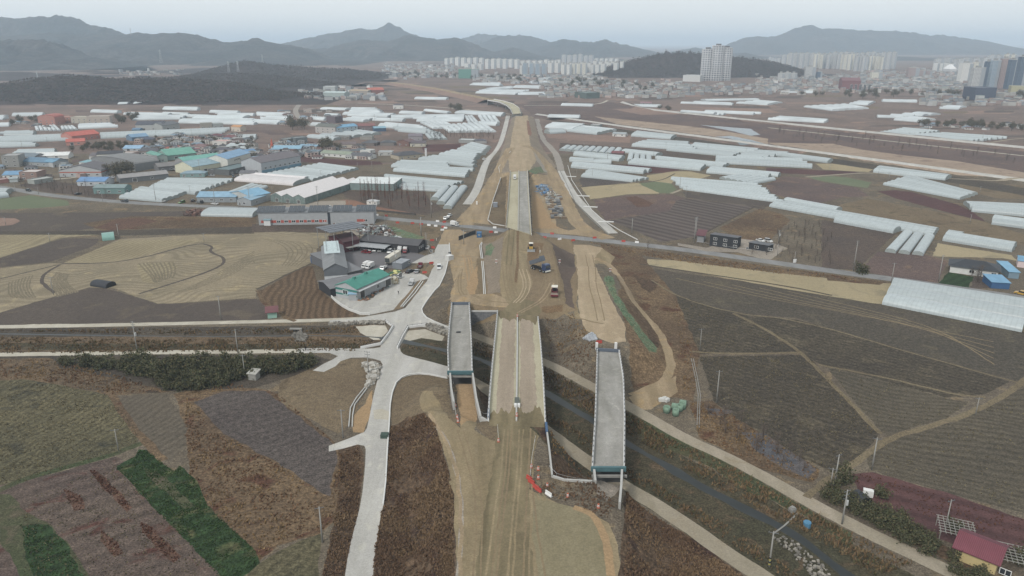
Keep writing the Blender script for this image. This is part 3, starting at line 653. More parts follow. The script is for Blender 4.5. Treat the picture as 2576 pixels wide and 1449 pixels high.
def wingwall(root, pts, z1, z0, th=.5, mat=None):
    P = [G(p, z1) for p in pts]; mb = MB(); 
    for i in range(len(P)-1):
        d = (P[i+1]-P[i]); nn = Vector((-d.y, d.x, 0)).normalized()*th; sweep(mb, [P[i], P[i+1]], [P[i]+nn, P[i+1]+nn], z0-z1, 0)
    return mb.build('wing_wall', mat or CONC, root)
# left ramp
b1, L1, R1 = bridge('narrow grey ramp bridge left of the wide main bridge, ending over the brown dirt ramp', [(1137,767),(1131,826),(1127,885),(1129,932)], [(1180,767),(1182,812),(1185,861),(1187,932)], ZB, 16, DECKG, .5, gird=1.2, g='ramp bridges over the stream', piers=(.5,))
dn = Vector((0, -1, 0))
endbeam(b1, L1[-1], R1[-1], dn, TEAL); e = endbeam(b1, L1[-1]+dn*1.6, R1[-1]+dn*1.6, dn, DKC, .3, (-1.2, -.7))
endbeam(b1, L1[0], R1[0], -dn, pm('blue_grey_mesh', (92,104,122)), .3, (-.4, .9))
wingwall(b1, [(1130,938),(1133,975),(1139,1010)], 7.0, 0); wingwall(b1, [(1187,938),(1196,1000),(1207,1048),(1230,1060)], 7.0, 0)
# right ramp
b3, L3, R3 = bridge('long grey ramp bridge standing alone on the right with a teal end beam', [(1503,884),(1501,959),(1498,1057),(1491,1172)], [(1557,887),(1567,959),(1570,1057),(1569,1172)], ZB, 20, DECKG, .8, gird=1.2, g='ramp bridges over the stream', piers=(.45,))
endbeam(b3, L3[-1], R3[-1], dn, TEAL, .6); endbeam(b3, L3[-1]+dn*1.8, R3[-1]+dn*1.8, dn, DKC, .4, (-1.5, -.9))
endbeam(b3, L3[0], R3[0], -dn, pm('blue_grey_mesh', (92,104,122)), .3, (-.3, .9))
wingwall(b3, [(1562,1180),(1560,1220),(1556,1262)], 7.0, 0, mat=CONC); wingwall(b3, [(1492,1180),(1495,1208)], 7.0, 0)
for p in ((1501,872),(1549,872)):
    c = G(p, ZB); mb = MB(); mb.cb(c.x, c.y, ZB-1, .8, .8, 2.4); mb.build('end_post', WHITE, b3)
# main bridge
b2, L2, R2 = bridge('wide main bridge deck with cream dusty lanes and a central concrete kerb over the stream', [(1252,786),(1245,861),(1238,934),(1231,1018),(1229,1058)], [(1353,802),(1359.5,870),(1366,959),(1371,1062)], ZB, 60, CREAM, .3,
    lanes=[(.13,.445,LANE,.02),(.56,.86,LANE,.02),(.48,.51,CONC,.5)], piers=(.5,))
for p, q in ((Q('o',318,600)[0], Q('o',320,665)[0]), (Q('o',611,670)[0], Q('o',616,735)[0])):
    a, b = G(p, ZB), G(q, ZB-1); mb = MB(); mb.box(a.x-.25, b.y, 3.5, a.x+.35, a.y, ZB+.6); mb.build('edge_formwork', BLUE, b2)
for x in (455, 472):
    c = G(pt('o', x, 582), ZB); mb = MB(); mb.cb(c.x, c.y, ZB, .7, 1.0, .9); mb.build('light_footing', WHITE, b2)
c = G(pt('o', 463, 560), ZB); MB().cb(c.x, c.y, ZB+.5, 1.3, 3.4, .3).build('drain_grate', pm('grate', (92,98,90)), b2)
wingwall(b2, [(1373,1076),(1380,1130),(1387,1196),(1420,1206),(1490,1210)], 7.4, 1.5, .4, CONC)
for far in (0, 1):
    A_, B_ = (L2[-1], R2[-1]) if not far else (L2[0], R2[0]); v = []; m_ = 40; dy = 1 if not far else -1
    for i in range(m_+1):
        t = .012+.976*i/m_; q = A_.lerp(B_, t); e_ = (1.5+6*vnoise(i*.35, far*9, 7)+3*vnoise(i*1.3, 3, 8))*(1 if not far else .8); v += [(q.x, q.y-dy*2.6, q.z-.07), (q.x, q.y-dy*.05, q.z+.05), (q.x, q.y+dy*e_, q.z+.03+.3*math.sin(math.pi*min(e_, 12)/80))]
    fs = []
    for i in range(m_):
        for k in (0, 1): fs.append((3*i+k, 3*i+3+k, 3*i+4+k, 3*i+k+1) if not far else (3*i+k+1, 3*i+4+k, 3*i+3+k, 3*i+k))
    link('soil_cover', mesh('soil_cover', v, fs, MATS['main_dirt']), b2)
# dark mesh retaining wall between left ramp and main bridge
rw = empty('retaining_wall'); tag(rw, 'grey meshed retaining wall between the left ramp bridge and the main bridge', 'wall')
a, b = G((1186,782), 6.8), G((1250,782), 6.8); mb = MB(); mb.box(a.x, a.y-.6, -.5, b.x, a.y, 6.6)
rm = pm('retaining_block', (112,114,118), .9, var=.3, scale=1.6); mb.build('wall_face', rm, rw); MB().box(a.x, a.y-.75, 6.6, b.x, a.y+.1, 6.95).build('coping', CONC, rw)
mb = MB(); sweep(mb, [G((1182,775), 6.8), G((1184,812), 6.8)], [G((1184,775), 6.8), G((1186,812), 6.8)], -6, 0); mb.build('return_wall', rm, rw)
# overpass over the cross road
b4, L4, R4 = bridge('long overpass deck of the new highway, half cream and half grey, crossing the asphalt road', [(1284,432),(1279,500),(1273,570)], [(1327,430),(1331,500),(1337,590)], ZB, 24, CREAM,
    lanes=[(.53,.95,DECKG,.02),(.47,.50,CONC,.7)], piers=(.12,.25,.38,.5,.62,.75,.88))
# far curved viaduct
mbp = [(1242,250),(1270,255),(1292,262),(1306,272),(1310,285)]; mbq = [(1226,252),(1256,257),(1274,265),(1284,274),(1290,287)]
b5, L5, R5 = bridge('far curved pale viaduct where the new highway bends left beyond the greenhouses', mbq, mbp, 8, 14, CREAM, rails=True, piers=(.2,.4,.6,.8))
eb = empty('road_embankment'); tag(eb, kind='structure'); 
FE = [(985,207),(1032,213),(1092,222),(1130,229),(1150,234),(1190,241),(1232,251)]; P = res([G(p, 5) for p in FE], 20); mb = MB()
for i in range(20):
    pass
nn = [Vector((-(P[min(i+1,20)]-P[max(i-1,0)]).y, (P[min(i+1,20)]-P[max(i-1,0)]).x, 0)).normalized() for i in range(21)]
v = []; 
for p, q in zip(P, nn):
    for w, z in ((-24, -.2), (-9, 5), (9, 5), (24, -.2)): v.append((p.x+q.x*w, p.y+q.y*w, z))
mb.add(v, [(4*i+k, 4*(i+1)+k, 4*(i+1)+k+1, 4*i+k+1) for i in range(20) for k in (0, 1, 2)]); o = mb.build('embankment_bank', [MATS['haul_dirt'], MATS['pink_soil']], eb)
o.data.polygons.foreach_set('material_index', [0 if i % 3 == 1 else 1 for i in range(60)])
o.parent = None; o.name = 'road_embankment'; bpy.data.objects.remove(eb); o['kind'] = 'structure'
# culvert bridge parapets of the village crossing
cb_ = empty('bridge'); tag(cb_, 'short concrete road crossing over the ditch with angled white parapets', 'bridge')
for pts in ([(1300,1178),(1370,1232),(1330,1300),(1250,1405),(1050,1445)], [(1715,1215),(1525,1240),(1470,1330),(1415,1449)]):
    P = [G(pt('i', *p), .9) for p in pts]; mb = MB()
    for i in range(len(P)-1):
        d = P[i+1]-P[i]; q = Vector((-d.y, d.x, 0)).normalized()*.4; sweep(mb, [P[i], P[i+1]], [P[i]+q, P[i+1]+q], -2.6, 0)
    pp = mb.build('parapet', WHITE, cb_); mb = MB()
    for k in range(len(P)-1):
        for p in res([P[k], P[k+1]], max(1, int((P[k+1]-P[k]).length/1.6)))[:-1]: mb.cb(p.x, p.y, .85, .14, .14, .35)
        mb.tube(P[k]+Vector((0,0,.25)), P[k+1]+Vector((0,0,.25)), .05, .05, 4)
    mb.build('railing', pm('dark_rail', (70,72,76), .5), pp)
# kerb walls along concrete roads
def curb(label, k, xy, h=.5, w=.3, z=0, name='kerb_wall', mat=None, terr=True, cat='kerb'):
    P = [S(p) for p in Q(k, *xy)] if terr else [G(p, z) for p in Q(k, *xy)]; Z = P
    mb = MB(); n = len(P); q = []
    for i in range(n):
        d = P[min(i+1, n-1)]-P[max(i-1, 0)]; q.append(Vector((-d.y, d.x, 0)).normalized()*w)
    sweep(mb, P, [a+b for a, b in zip(P, q)], -.4, h); o = mb.build(name, mat or CONC); tag(o, label, cat); return o
KW = pm('pale_kerb', (206,206,202), .7, var=.06)
curb('white kerb curving along the right side of the concrete road below the left ramp bridge', 'n', (755,1030,770,900,780,700,790,560,796,440,808,370,830,312,862,282,905,264,960,257,1020,262,1130,284), .45, .35, mat=KW)
curb('pale kerb on the outer bend of the concrete road beside the brown bank', 'i', (1940,1255,1800,1200,1720,1160,1682,1115,1672,1075,1700,1025,1750,955,1800,890,1850,840,1905,720,1935,600,1955,480,1948,410), .4, .35, mat=KW)
curb('low pale retaining wall around the yard of the green roofed workshop', 'i', (755,955,800,1000,860,1045,930,1085,1000,1110,1050,1130,1145,1133), 1.0, .4, mat=KW)
curb('concrete lined roadside channel left of the concrete road', 'n', (695,255,680,290,590,400,555,460,545,570), .35, .3)
curb('second concrete edge of the roadside channel left of the concrete road', 'n', (700,280,640,360,580,440,568,500,565,570), .35, .3)
for k, xy, lb in (('j', (550,295,530,330,545,450,560,600,572,830), 'left concrete edge of the long drain beside the left haul road'), ('j', (556,300,545,335,560,450,575,600,588,830), 'right concrete edge of the long drain beside the left haul road'),
    ('i', (1660,790,1560,920,1455,1050), 'left edge of the open concrete drain in the yard beside the concrete road'), ('i', (1680,795,1600,910,1475,1050), 'right edge of the open concrete drain in the yard beside the concrete road'),
    ('q', (480,335,500,430,515,520,512,600,508,690), 'left edge of the narrow drain beside the dark field'), ('q', (490,335,510,430,526,520,522,600,520,690), 'right edge of the narrow drain beside the dark field'),
    ('e', (2560,560,2440,720,2460,830,2380,1060,2330,1250,2380,1290,2500,1310), 'thin pale drain kerb left of the overpass'),
    ('f', (480,750,640,1080,790,1240,970,1400), 'dark low wall under the left edge of the pale concrete strip right of the overpass'),
    ('f', (560,700,600,850,700,1000,800,1150,900,1240,1090,1360,1260,1449), 'thin concrete drain right of the pale concrete strip beside the fields')):
    curb(lb, k, xy, .4 if k != 'q' else .12, .3 if k != 'q' else .2, mat=DKC if k == 'q' or 'dark' in lb[:5] else KW)
for i, (x, y, a) in enumerate(((590,812,-10),(715,1008,-12),(790,1118,-15),(945,1268,-8))):
    p = S(pt('f', x, y)); mb = MB(); mb.cb(0, 0, .1, 9, 2.0, .25, R(a)); o = mb.build('access_slab', KW, loc=p); tag(o, ['topmost','second','third','lowest'][i]+' short pale slab crossing the drain right of the concrete strip', 'slab', 'access slabs across the drain')
# ------------------------------------------------------------------ buildings
WINC = {}
def win(root, side, u, z, w, h, W_, D_, frame=None, nm='window'):
    key = (round(w,2), round(h,2), nm, id(frame))
    if key not in WINC:
        t = .09*max(1, w/1.6); mb = MB()
        mb.box(-w/2, -.08, 0, w/2, 0, t).box(-w/2, -.08, h-t, w/2, 0, h).box(-w/2, -.08, t, -w/2+t, 0, h-t).box(w/2-t, -.08, t, w/2, 0, h-t)
        if nm == 'window': mb.box(-t/2, -.07, t, t/2, 0, h-t)
        g = MB(); g.box(-w/2+t, -.04, t, w/2-t, -.003, h-t)
        WINC[key] = (mb.me('frame', frame or WHITE), g.me('pane', pm('window_glass', (46,54,62), .15, spec=.6) if nm == 'window' else pm('door_panel', (86,84,82), .6)))
    f, g = WINC[key]
    loc, rz = {'f': ((u, 0, z), 0), 'r': ((W_, u, z), R(90)), 'l': ((0, D_-u, z), R(-90)), 'b': ((W_-u, D_, z), R(180))}[side]
    o = link(nm, f, root, loc, rz); link('pane', g, o)
def bld(name, label, cat, FL, FR, depth, h, roof='gable', rise=None, rc=(120,120,122), wc=(200,198,190), ridge='x', wins=(), eave=.35, k='z', group=None, z=None, par=.5, roofname='roof', auto=0, rr=.6):
    a = S(pt(k, *FL)); b = S(pt(k, *FR)); 
    if z is not None: a, b = G(pt(k, *FL), z), G(pt(k, *FR), z)
    a.z = min(a.z, b.z); d = b-a; d.z = 0; W_ = d.length; ang = math.atan2(d.y, d.x)
    if isinstance(depth, tuple): 
        c = S(pt(k, *depth)); q = c-(a if depth[0] < (FL[0]+FR[0])/2 else b); depth = abs(-math.sin(ang)*q.x+math.cos(ang)*q.y)
    D_ = depth; root = empty(name, (a.x, a.y, a.z-.05), ang); tag(root, label, cat, group)
    WM = pm('wall_%d_%d_%d' % wc, wc, .8, var=.07, scale=.5); RM = pm('roof_%d_%d_%d' % rc, rc, rr, var=.12, scale=.35)
    if rise is None: rise = min(W_, D_)*.16
    mb = MB(); rb = MB(); e = eave
    if roof == 'gable':
        if ridge == 'x':
            mb.prism([(0,0),(D_,0),(D_,h),(D_/2,h+rise),(0,h)], 0, W_, 'x'); s = rise/(D_/2)*e
            rb.prism([(-e,h-s+.03),(D_/2,h+rise+.03),(D_+e,h-s+.03),(D_+e,h-s+.22),(D_/2,h+rise+.25),(-e,h-s+.22)], -e, W_+e, 'x')
        else:
            mb.prism([(0,0),(W_,0),(W_,h),(W_/2,h+rise),(0,h)], 0, D_); s = rise/(W_/2)*e
            rb.prism([(-e,h-s+.03),(W_/2,h+rise+.03),(W_+e,h-s+.03),(W_+e,h-s+.22),(W_/2,h+rise+.25),(-e,h-s+.22)], -e, D_+e)
    elif roof == 'shed':
        mb.prism([(0,0),(D_,0),(D_,h+rise),(0,h)], 0, W_, 'x'); s = rise/D_*e
        rb.prism([(-e,h-s+.03),(D_+e,h+rise+s+.03),(D_+e,h+rise+s+.2),(-e,h-s+.2)], -e, W_+e, 'x')
    elif roof == 'arch':
        pr = [(W_/2-math.cos(t*math.pi/10)*W_/2, h+math.sin(t*math.pi/10)*rise) for t in range(11)] if ridge == 'y' else [(D_/2-math.cos(t*math.pi/10)*D_/2, h+math.sin(t*math.pi/10)*rise) for t in range(11)]
        ax = 'y' if ridge == 'y' else 'x'; L = D_ if ridge == 'y' else W_; w0 = W_ if ridge == 'y' else D_
        mb.prism([(0,0),(w0,0)]+pr[::-1], 0, L, ax); rb.prism([(x*1.0, y+.03) for x, y in pr]+[(x, y+.22) for x, y in pr[::-1]], -e, L+e, ax)
    elif roof == 'hip':
        mb.box(0, 0, 0, W_, D_, h); i = min(W_, D_)/2*.95; q = h+rise+.05
        rb.add([(-e,-e,h),(W_+e,-e,h),(W_+e,D_+e,h),(-e,D_+e,h),(i,D_/2-.1,q),(W_-i,D_/2-.1,q),(W_-i,D_/2+.1,q),(i,D_/2+.1,q)] if W_ > D_ else
               [(-e,-e,h),(W_+e,-e,h),(W_+e,D_+e,h),(-e,D_+e,h),(W_/2-.1,i,q),(W_/2+.1,i,q),(W_/2+.1,D_-i,q),(W_/2-.1,D_-i,q)],
               [(0,1,5,4),(1,2,6,5),(2,3,7,6),(3,0,4,7),(4,5,6,7),(0,3,2,1)])
    else:
        mb.box(0, 0, 0, W_, D_, h); rb.box(.25, .25, h-.3, W_-.25, D_-.25, h+.06)
        for q in ((-.08,-.08,W_+.08,.2),(-.08,D_-.2,W_+.08,D_+.08),(-.08,.2,.2,D_-.2),(W_-.2,.2,W_+.08,D_-.2)): mb.box(q[0],q[1],h-.01,q[2],q[3],h+par)
    mb.build('wall', WM, root); rb.build(roofname, RM, root)
    for w in wins: win(root, *w[:5], W_, D_, **(w[5] if len(w) > 5 else {}))
    if auto:
        nn = max(1, int(W_/6)); fl = max(1, int(h/3.1))
        for q in range(fl):
            for i in range(nn): win(root, 'f', W_*(i+.5)/nn, q*3+1.1, 2.0, 1.3, W_, D_)
        if D_ > 6: win(root, 'r', D_*.3, 1.1, 2.0, 1.3, W_, D_)
        win(root, 'f', W_*.1+.9, 0.02, 1.2, 2.2, W_, D_, nm='door') if nn > 1 or W_ > 7 else None
    return root, W_, D_
def band(root, W_, D_, z0, z1, col, sides='fr', name='wall_band', u=None):
    m = pm('band_%d_%d_%d' % col, col, .6); u = u or [(0, W_)]
    for s in sides:
        mb = MB()
        if s == 'f':
            for a, b in u: mb.box(a, -.05, z0, b, -.002, z1)
        if s == 'r': mb.box(W_+.002, 0, z0, W_+.05, D_, z1)
        if s == 'l': mb.box(-.05, 0, z0, -.002, D_, z1)
        mb.build(name, m, root)
def posts(mb, pts, z0, z1, r=.08):
    for x, y in pts: mb.tube((x, y, z0), (x, y, z1), r)
DG = (92,94,99); CHAR = (84,86,92)
# green workshop
g, W_, D_ = bld('workshop', 'teal green metal roofed workshop with green striped walls in the concrete yard', 'workshop', (1020,985), (1345,835), (805,945), 5.0, 'gable', 2.0, (54,146,128), (168,172,176), k='i', wins=[('f',3.5,0.05,3.2,3.6,{'nm':'door'}),('f',14,1.3,1.6,1.6),('f',21,.05,4.2,3.8,{'nm':'door'}),('f',30,1.5,2.2,2.2),('l',5,1.6,2.4,2.2)])
band(g, W_, D_, 3.4, 4.3, (44,128,118), 'fl'); band(g, W_, D_, 1.4, 2.1, (44,128,118), 'l')
mb = MB(); mb.box(0, -1.8, 4.15, W_, -.1, 4.3); mb.build('awning', pm('roof_150_156_158', (176,180,182)), g); mb = MB()
for t in (.25, .6): MB().box(W_*t-.6, D_/2-.5, 6.9, W_*t+.6, D_/2+.5, 7.9).build('roof_vent', pm('roof_54_146_128', (54,146,128)), g)
bld('annex', 'small grey annex with a pale blue roof at the corner of the green workshop', 'annex', (935,985), (1012,985), 3.2, 2.8, 'shed', .5, (128,176,210), (158,162,166), k='i')
# grey barn and lean-tos
g, W_, D_ = bld('barn', 'large grey gabled barn with slatted solar frame on its roof', 'barn', (692,790), (925,772), 40, 5.2, 'gable', 2.6, (122,125,128), (104,110,118), ridge='y', k='i')
band(g, W_, D_, .2, 2.2, (196,202,208), 'f'); mb = MB(); fr = MB()
for i in range(13): mb.prism([(0,0),(.8,.25),(.8,.35),(0,.1)], 1.0, W_-2, 'x'); n = 8; mb.v[-n:] = [(x, y+D_*.42+i*1.7, z+8.0) for x, y, z in mb.v[-n:]]
mb.build('solar_slats', pm('pale_panel', (176,196,200), .35), g)
posts(fr, [(x, y) for x in (2, W_/2, W_-3) for y in (D_*.5+.5, D_*.75, D_-2)], 5.2, 8.6, .07); fr.box(2, D_*.5, 8.35, 2.15, D_-1, 8.5).box(W_-3, D_*.5, 8.35, W_-2.85, D_-1, 8.5); fr.build('solar_frame', STEEL, g)
bld('lean_to', 'dark grey sloping shed roof along the right side of the grey barn', 'shed', (926,770), (1075,735), 34, 3.0, 'shed', 1.6, (116,117,121), (96,98,104), k='i')
bld('shed', 'black walled shed with a grey roof between the grey barn and the green workshop', 'shed', (635,872), (755,950), 19, 3.6, 'gable', 1.2, (116,116,120), (52,54,60), ridge='y', k='i')
# maroon building with solar canopy
g, W_, D_ = bld('office_building', 'maroon walled building with a solar canopy above its roof', 'building', (885,505), (1045,472), 15, 5.5, 'gable', 2.2, (92,62,66), (98,44,54), k='i', wins=[('f',4,1.2,2,1.4),('f',9,1.2,2,1.4)])
mb = MB(); fr = MB()
for i in range(5):
    for j in range(4): mb.box(-6+i*4.2, 2+j*3.8, 11, -6+i*4.2+4.0, 2+j*3.8+3.3, 11.15)
mb.build('solar_panel', pm('solar_glass', (84,90,102), .4, spec=.4), g); posts(fr, [(x, y) for x in (-5, 5, 14) for y in (-.5, 8, 17)], 0, 10.9, .14); fr.box(-6, 2, 10.8, 15, 2.2, 11).box(-6, 16, 10.8, 15, 16.2, 11); fr.build('canopy_frame', STEEL, g)
mb = MB(); mb.box(1, -2.6, 2.6, W_, -.1, 2.8); mb.build('balcony', DKC, g)
# long black building with carport
g, W_, D_ = bld('long_building', 'long black walled building with a dark roof behind the row of parked cars', 'building', (1050,452), (1632,508), 11, 3.8, 'gable', 1.7, (82,80,84), (58,56,62), k='i', wins=[('r',1.5,1.8,.9,1.2),('r',3.6,1.8,.9,1.2),('r',5.7,1.8,.9,1.2),('f',40,1.2,1.6,1.2),('f',50,1.2,1.6,1.2)])
cp = empty('carport', g.location, g.rotation_euler.z); tag(cp, 'long curved grey carport canopy over the parked cars', 'carport')
MB().prism([(-7,2.7),(-6,3.0),(-3.5,3.2),(-.6,3.1),(-.6,3.2),(-3.5,3.32),(-6,3.12),(-7,2.8)], 0, W_*.55, 'x').build('canopy', pm('roof_150_154_158', (150,154,158), .4), cp)
mb = MB(); posts(mb, [(W_*.55*t, -4) for t in (.02,.18,.34,.5,.66,.82,.98)], 0, 3.1, .1); mb.build('post', STEEL, cp)
# solar shed
g, W_, D_ = bld('long_shed', 'very long grey shed with red window band and dark solar panels', 'shed', (32,228), (1190,212), 13, 7.2, 'shed', .3, (120,124,130), (158,162,166), k='i')
dxs = [230,305,380,458,535,612,690,1105]; sc_ = W_/1158; u = []; xs = [0]+[(x-32)*sc_ for x in dxs[:-1]]+[W_*.58]
for i in range(len(xs)-1): u.append((xs[i]+1.3, xs[i+1]-1.3))
u.append((W_*.85, W_*.92)); [band(g, W_, D_, 1.4, 2.9, (196,74,58), 'f', 'red_panel', [q]) for q in u]
for x in dxs: win(g, 'f', (x-32)*sc_, 1.4, 2.2, 1.5, W_, D_)
mb = MB()
for i in range(30):
    x0 = -1+i*(W_+2)/30
    if i in (7, 12, 18, 24): continue
    mb.prism([(.2,7.6),(6.5,9.9),(6.5,10.05),(.2,7.75)], x0, x0+(W_+2)/30-.15, 'x')
mb.build('solar_panel', pm('dark_solar', (58,66,76), .25, spec=.6), g)
mb = MB(); mb.box(W_*.598, -.12, 0, W_*.62, -.01, 7.2); mb.build('dark_gap', pm('blue_black', (44,54,66)), g)
bld('hut', 'small white hut against the left front of the long grey shed', 'hut', (82,232), (146,232), 3.5, 3.2, 'gable', .6, (120,150,160), (208,210,210), k='i')
# container office, bin, cabins
bld('container_office', 'blue grey site container office next to the white trailer', 'cabin', (1470,674), (1556,628), (1415,640), 2.9, 'flat', 0, (150,156,164), (124,132,142), k='i', par=.05, wins=[('f',6.5,1.1,1.3,1.1)])
bld('container', 'blue site container beside the cross road at the construction entrance', 'container', (2222,352), (2270,352), 2.6, 2.8, 'flat', 0, (60,120,176), (44,104,164), k='i', par=.06, wins=[('f',1.2,1.2,.9,.8)])
bld('portable_cabin', 'small grey cabin left of the overpass on the bare slope', 'cabin', (2385,1120), (2430,1120), 3, 2.8, 'flat', 0, (150,156,166), (130,138,150), k='e', par=.05)
bld('cabin', 'white site cabin on the kerb of the concrete road', 'cabin', (1903,585), (1940,590), 3, 2.7, 'flat', 0, (214,214,212), (196,196,192), k='i', par=.05)
bld('container', 'blue container behind the grey barn at the edge of the stubble field', 'container', (560,612), (612,606), 3, 2.6, 'flat', 0, (70,110,170), (50,92,152), k='i', par=.05)
bld('cabin', 'small white roadside cabin in front of the bare red trees', 'cabin', (1115,1092), (1215,1100), 4, 2.5, 'hip', .8, (180,182,184), (214,212,206), k='e', wins=[('f',2.5,.9,1.4,1),('f',6,.9,1.4,1)])
g,_,_ = bld('pump_hut', 'small mint green hut with a maroon roof beside the ploughed brown field', 'hut', (120,1168), (212,1158), 4, 2.6, 'shed', .5, (120,62,66), (140,190,172), k='i', eave=.8)
bld('booth', 'tiny white booth on the concrete strip beside the left haul road', 'booth', (2215,1092), (2229,1092), 1, 2, 'flat', 0, (230,228,224), (230,228,222), k='e', par=.05)
# right roadside houses
wl = [('f',.1*0+u_, z_, 1.9, 1.35) for u_ in (2.8, 8.0, 13.3) for z_ in (.9, 3.4)]
g,_,_ = bld('house', 'black two storey house with white framed windows beside the cross road', 'house', (930,432), (1286,484), (1360,438), 6.0, 'shed', -.9, (84,86,92), (50,52,58), k='k', wins=wl+[('f',19.5,1.0,1.2,1.2)])
bld('house', 'small black one storey building with two white framed windows beside the driveway', 'house', (1455,478), (1716,522), 7.5, 3.4, 'shed', -.7, (90,92,98), (48,50,56), k='k', wins=[('f',4,1.1,2.2,1.3),('f',11,1.1,2.2,1.3)])
bld('shed', 'grey shed with a maroon roof against the left end of the black two storey house', 'shed', (762,384), (850,392), 8, 3.8, 'shed', .9, (112,54,62), (140,142,146), k='k', eave=.8)
g,W_,D_ = bld('house', 'white farmhouse with a wide black tiled roof near the right edge', 'house', (1575,790), (2215,875), 11, 3.4, 'hip', 2.4, (54,58,66), (206,206,202), k='l', eave=1.0, wins=[('f',8.5,1,2,1.5),('f',17,1,2,1.5),('r',4,1,2,1.5)])
bld('shed', 'long blue roofed shed beside the road at the right edge', 'shed', (2130,1005), (2375,1020), 10, 2.8, 'shed', .5, (96,156,200), (44,92,150), k='l')
bld('shed', 'second blue roofed shed behind the first at the right edge', 'shed', (2360,870), (2500,880), 16, 3.0, 'shed', .5, (104,166,206), (110,140,160), k='l')
bld('house', 'small house with a blue and white front at the right edge behind the blue sheds', 'house', (2480,720), (2600,735), 8, 3.2, 'gable', 1.4, (92,150,190), (214,190,190), k='l')
g,W_,D_ = bld('house', 'yellow house with a maroon ribbed roof in the lower right corner', 'house', (1268,1305), (1600,1440), 7.0, 3.0, 'gable', 1.5, (124,52,66), (206,180,112), k='r', wins=[('f',8.7,.9,2.0,1.4)], eave=.7)
mb = MB()
for i in range(26): mb.prism([(-.7,2.85),(3.5,4.76),(7.7,2.85),(7.7,2.95),(3.5,4.86),(-.7,2.95)], -.6+i*(W_+1.1)/25, -.5+i*(W_+1.1)/25, 'x')
mb.build('roof_rib', pm('roof_rib', (140,66,80)), g)
for lb, FLc, sx, n in (('pale timber pergola left of the yellow house', (1140,1165), 6.5, 7), ('pale timber pergola right of the yellow house', (1640,1400), 5.5, 6)):
    p = S(pt('r', *FLc)); o = empty('pergola', p, R(-24)); tag(o, lb, 'pergola'); mb = MB(); posts(mb, [(0,0),(sx,0),(0,6),(sx,6)], 0, 2.5, .08); mb.build('post', pm('old_timber', (150,148,140)), o)
    mb = MB(); [mb.box(i*sx/n, -.3, 2.5, i*sx/n+.1, 6.3, 2.6) for i in range(n+1)]; [mb.box(-.3, i*1.0, 2.6, sx+.3, i*1.0+.1, 2.7) for i in range(7)]; mb.build('lattice', pm('old_timber', (150,148,140)), o)
# ------------------------------------------------------------------ greenhouses
ORD = ['first','second','third','fourth','fifth','sixth','seventh','eighth','ninth','tenth','eleventh','twelfth']
def film(name, c, rough=.42):
    m = bpy.data.materials.new(name); m.use_nodes = True; n = m.node_tree; b = n.nodes['Principled BSDF']; b.inputs['Roughness'].default_value = rough
    b.inputs['Specular IOR Level'].default_value = .4; g = n.nodes.new('ShaderNodeTexCoord'); 
    w = n.nodes.new('ShaderNodeTexWave'); w.bands_direction = 'Y'; w.inputs['Scale'].default_value = 9; w.inputs['Distortion'].default_value = .3
    z = n.nodes.new('ShaderNodeTexNoise'); z.inputs['Scale'].default_value = 5; mp = n.nodes.new('ShaderNodeMapping'); mp.inputs['Scale'].default_value = (1, 3, 1)
    oi = n.nodes.new('ShaderNodeObjectInfo'); ad = n.nodes.new('ShaderNodeVectorMath'); n.links.new(g.outputs['Object'], mp.inputs[0]); n.links.new(mp.outputs[0], ad.inputs[0]); n.links.new(oi.outputs['Random'], ad.inputs[1])
    n.links.new(ad.outputs[0], z.inputs['Vector']); n.links.new(g.outputs['Object'], w.inputs[0])
    r = n.nodes.new('ShaderNodeValToRGB'); r.color_ramp.elements[0].position = .3; r.color_ramp.elements[1].position = .65
    c = lin(c); r.color_ramp.elements[0].color = tuple(v*.86 for v in c[:3])+(1,); r.color_ramp.elements[1].color = c
    hs = n.nodes.new('ShaderNodeHueSaturation'); mr = n.nodes.new('ShaderNodeMapRange'); mr.inputs[3].default_value = .86; mr.inputs[4].default_value = 1.06
    n.links.new(oi.outputs['Random'], mr.inputs[0]); n.links.new(mr.outputs[0], hs.inputs['Value'])
    q = n.nodes.new('ShaderNodeValToRGB'); q.color_ramp.elements[0].color = (.9,.9,.9,1); q.color_ramp.elements[1].position = .25; x = n.nodes.new('ShaderNodeMix'); x.data_type = 'RGBA'; x.blend_type = 'MULTIPLY'; x.inputs[0].default_value = 1
    n.links.new(z.outputs[0], r.inputs[0]); n.links.new(w.outputs[0], q.inputs[0]); n.links.new(r.outputs[0], x.inputs[6]); n.links.new(q.outputs[0], x.inputs[7])
    n.links.new(x.outputs[2], hs.inputs['Color']); n.links.new(hs.outputs[0], b.inputs['Base Color']); return m
FILM = {'w': film('white_film', (158,166,168)), 'g': film('grey_film', (158,166,168)), 'b': film('bright_film', (190,198,200)), 't': film('mint_film', (120,156,148)),
        'k': film('black_cover', (46,48,54), .7), 'r': film('rosy_film', (200,196,196))}
_arc = [(-.5,0),(-.5,.34),(-.47,.56),(-.4,.75),(-.28,.9),(-.12,.985),(.12,.985),(.28,.9),(.4,.75),(.47,.56),(.5,.34),(.5,0)]
TUN = {}
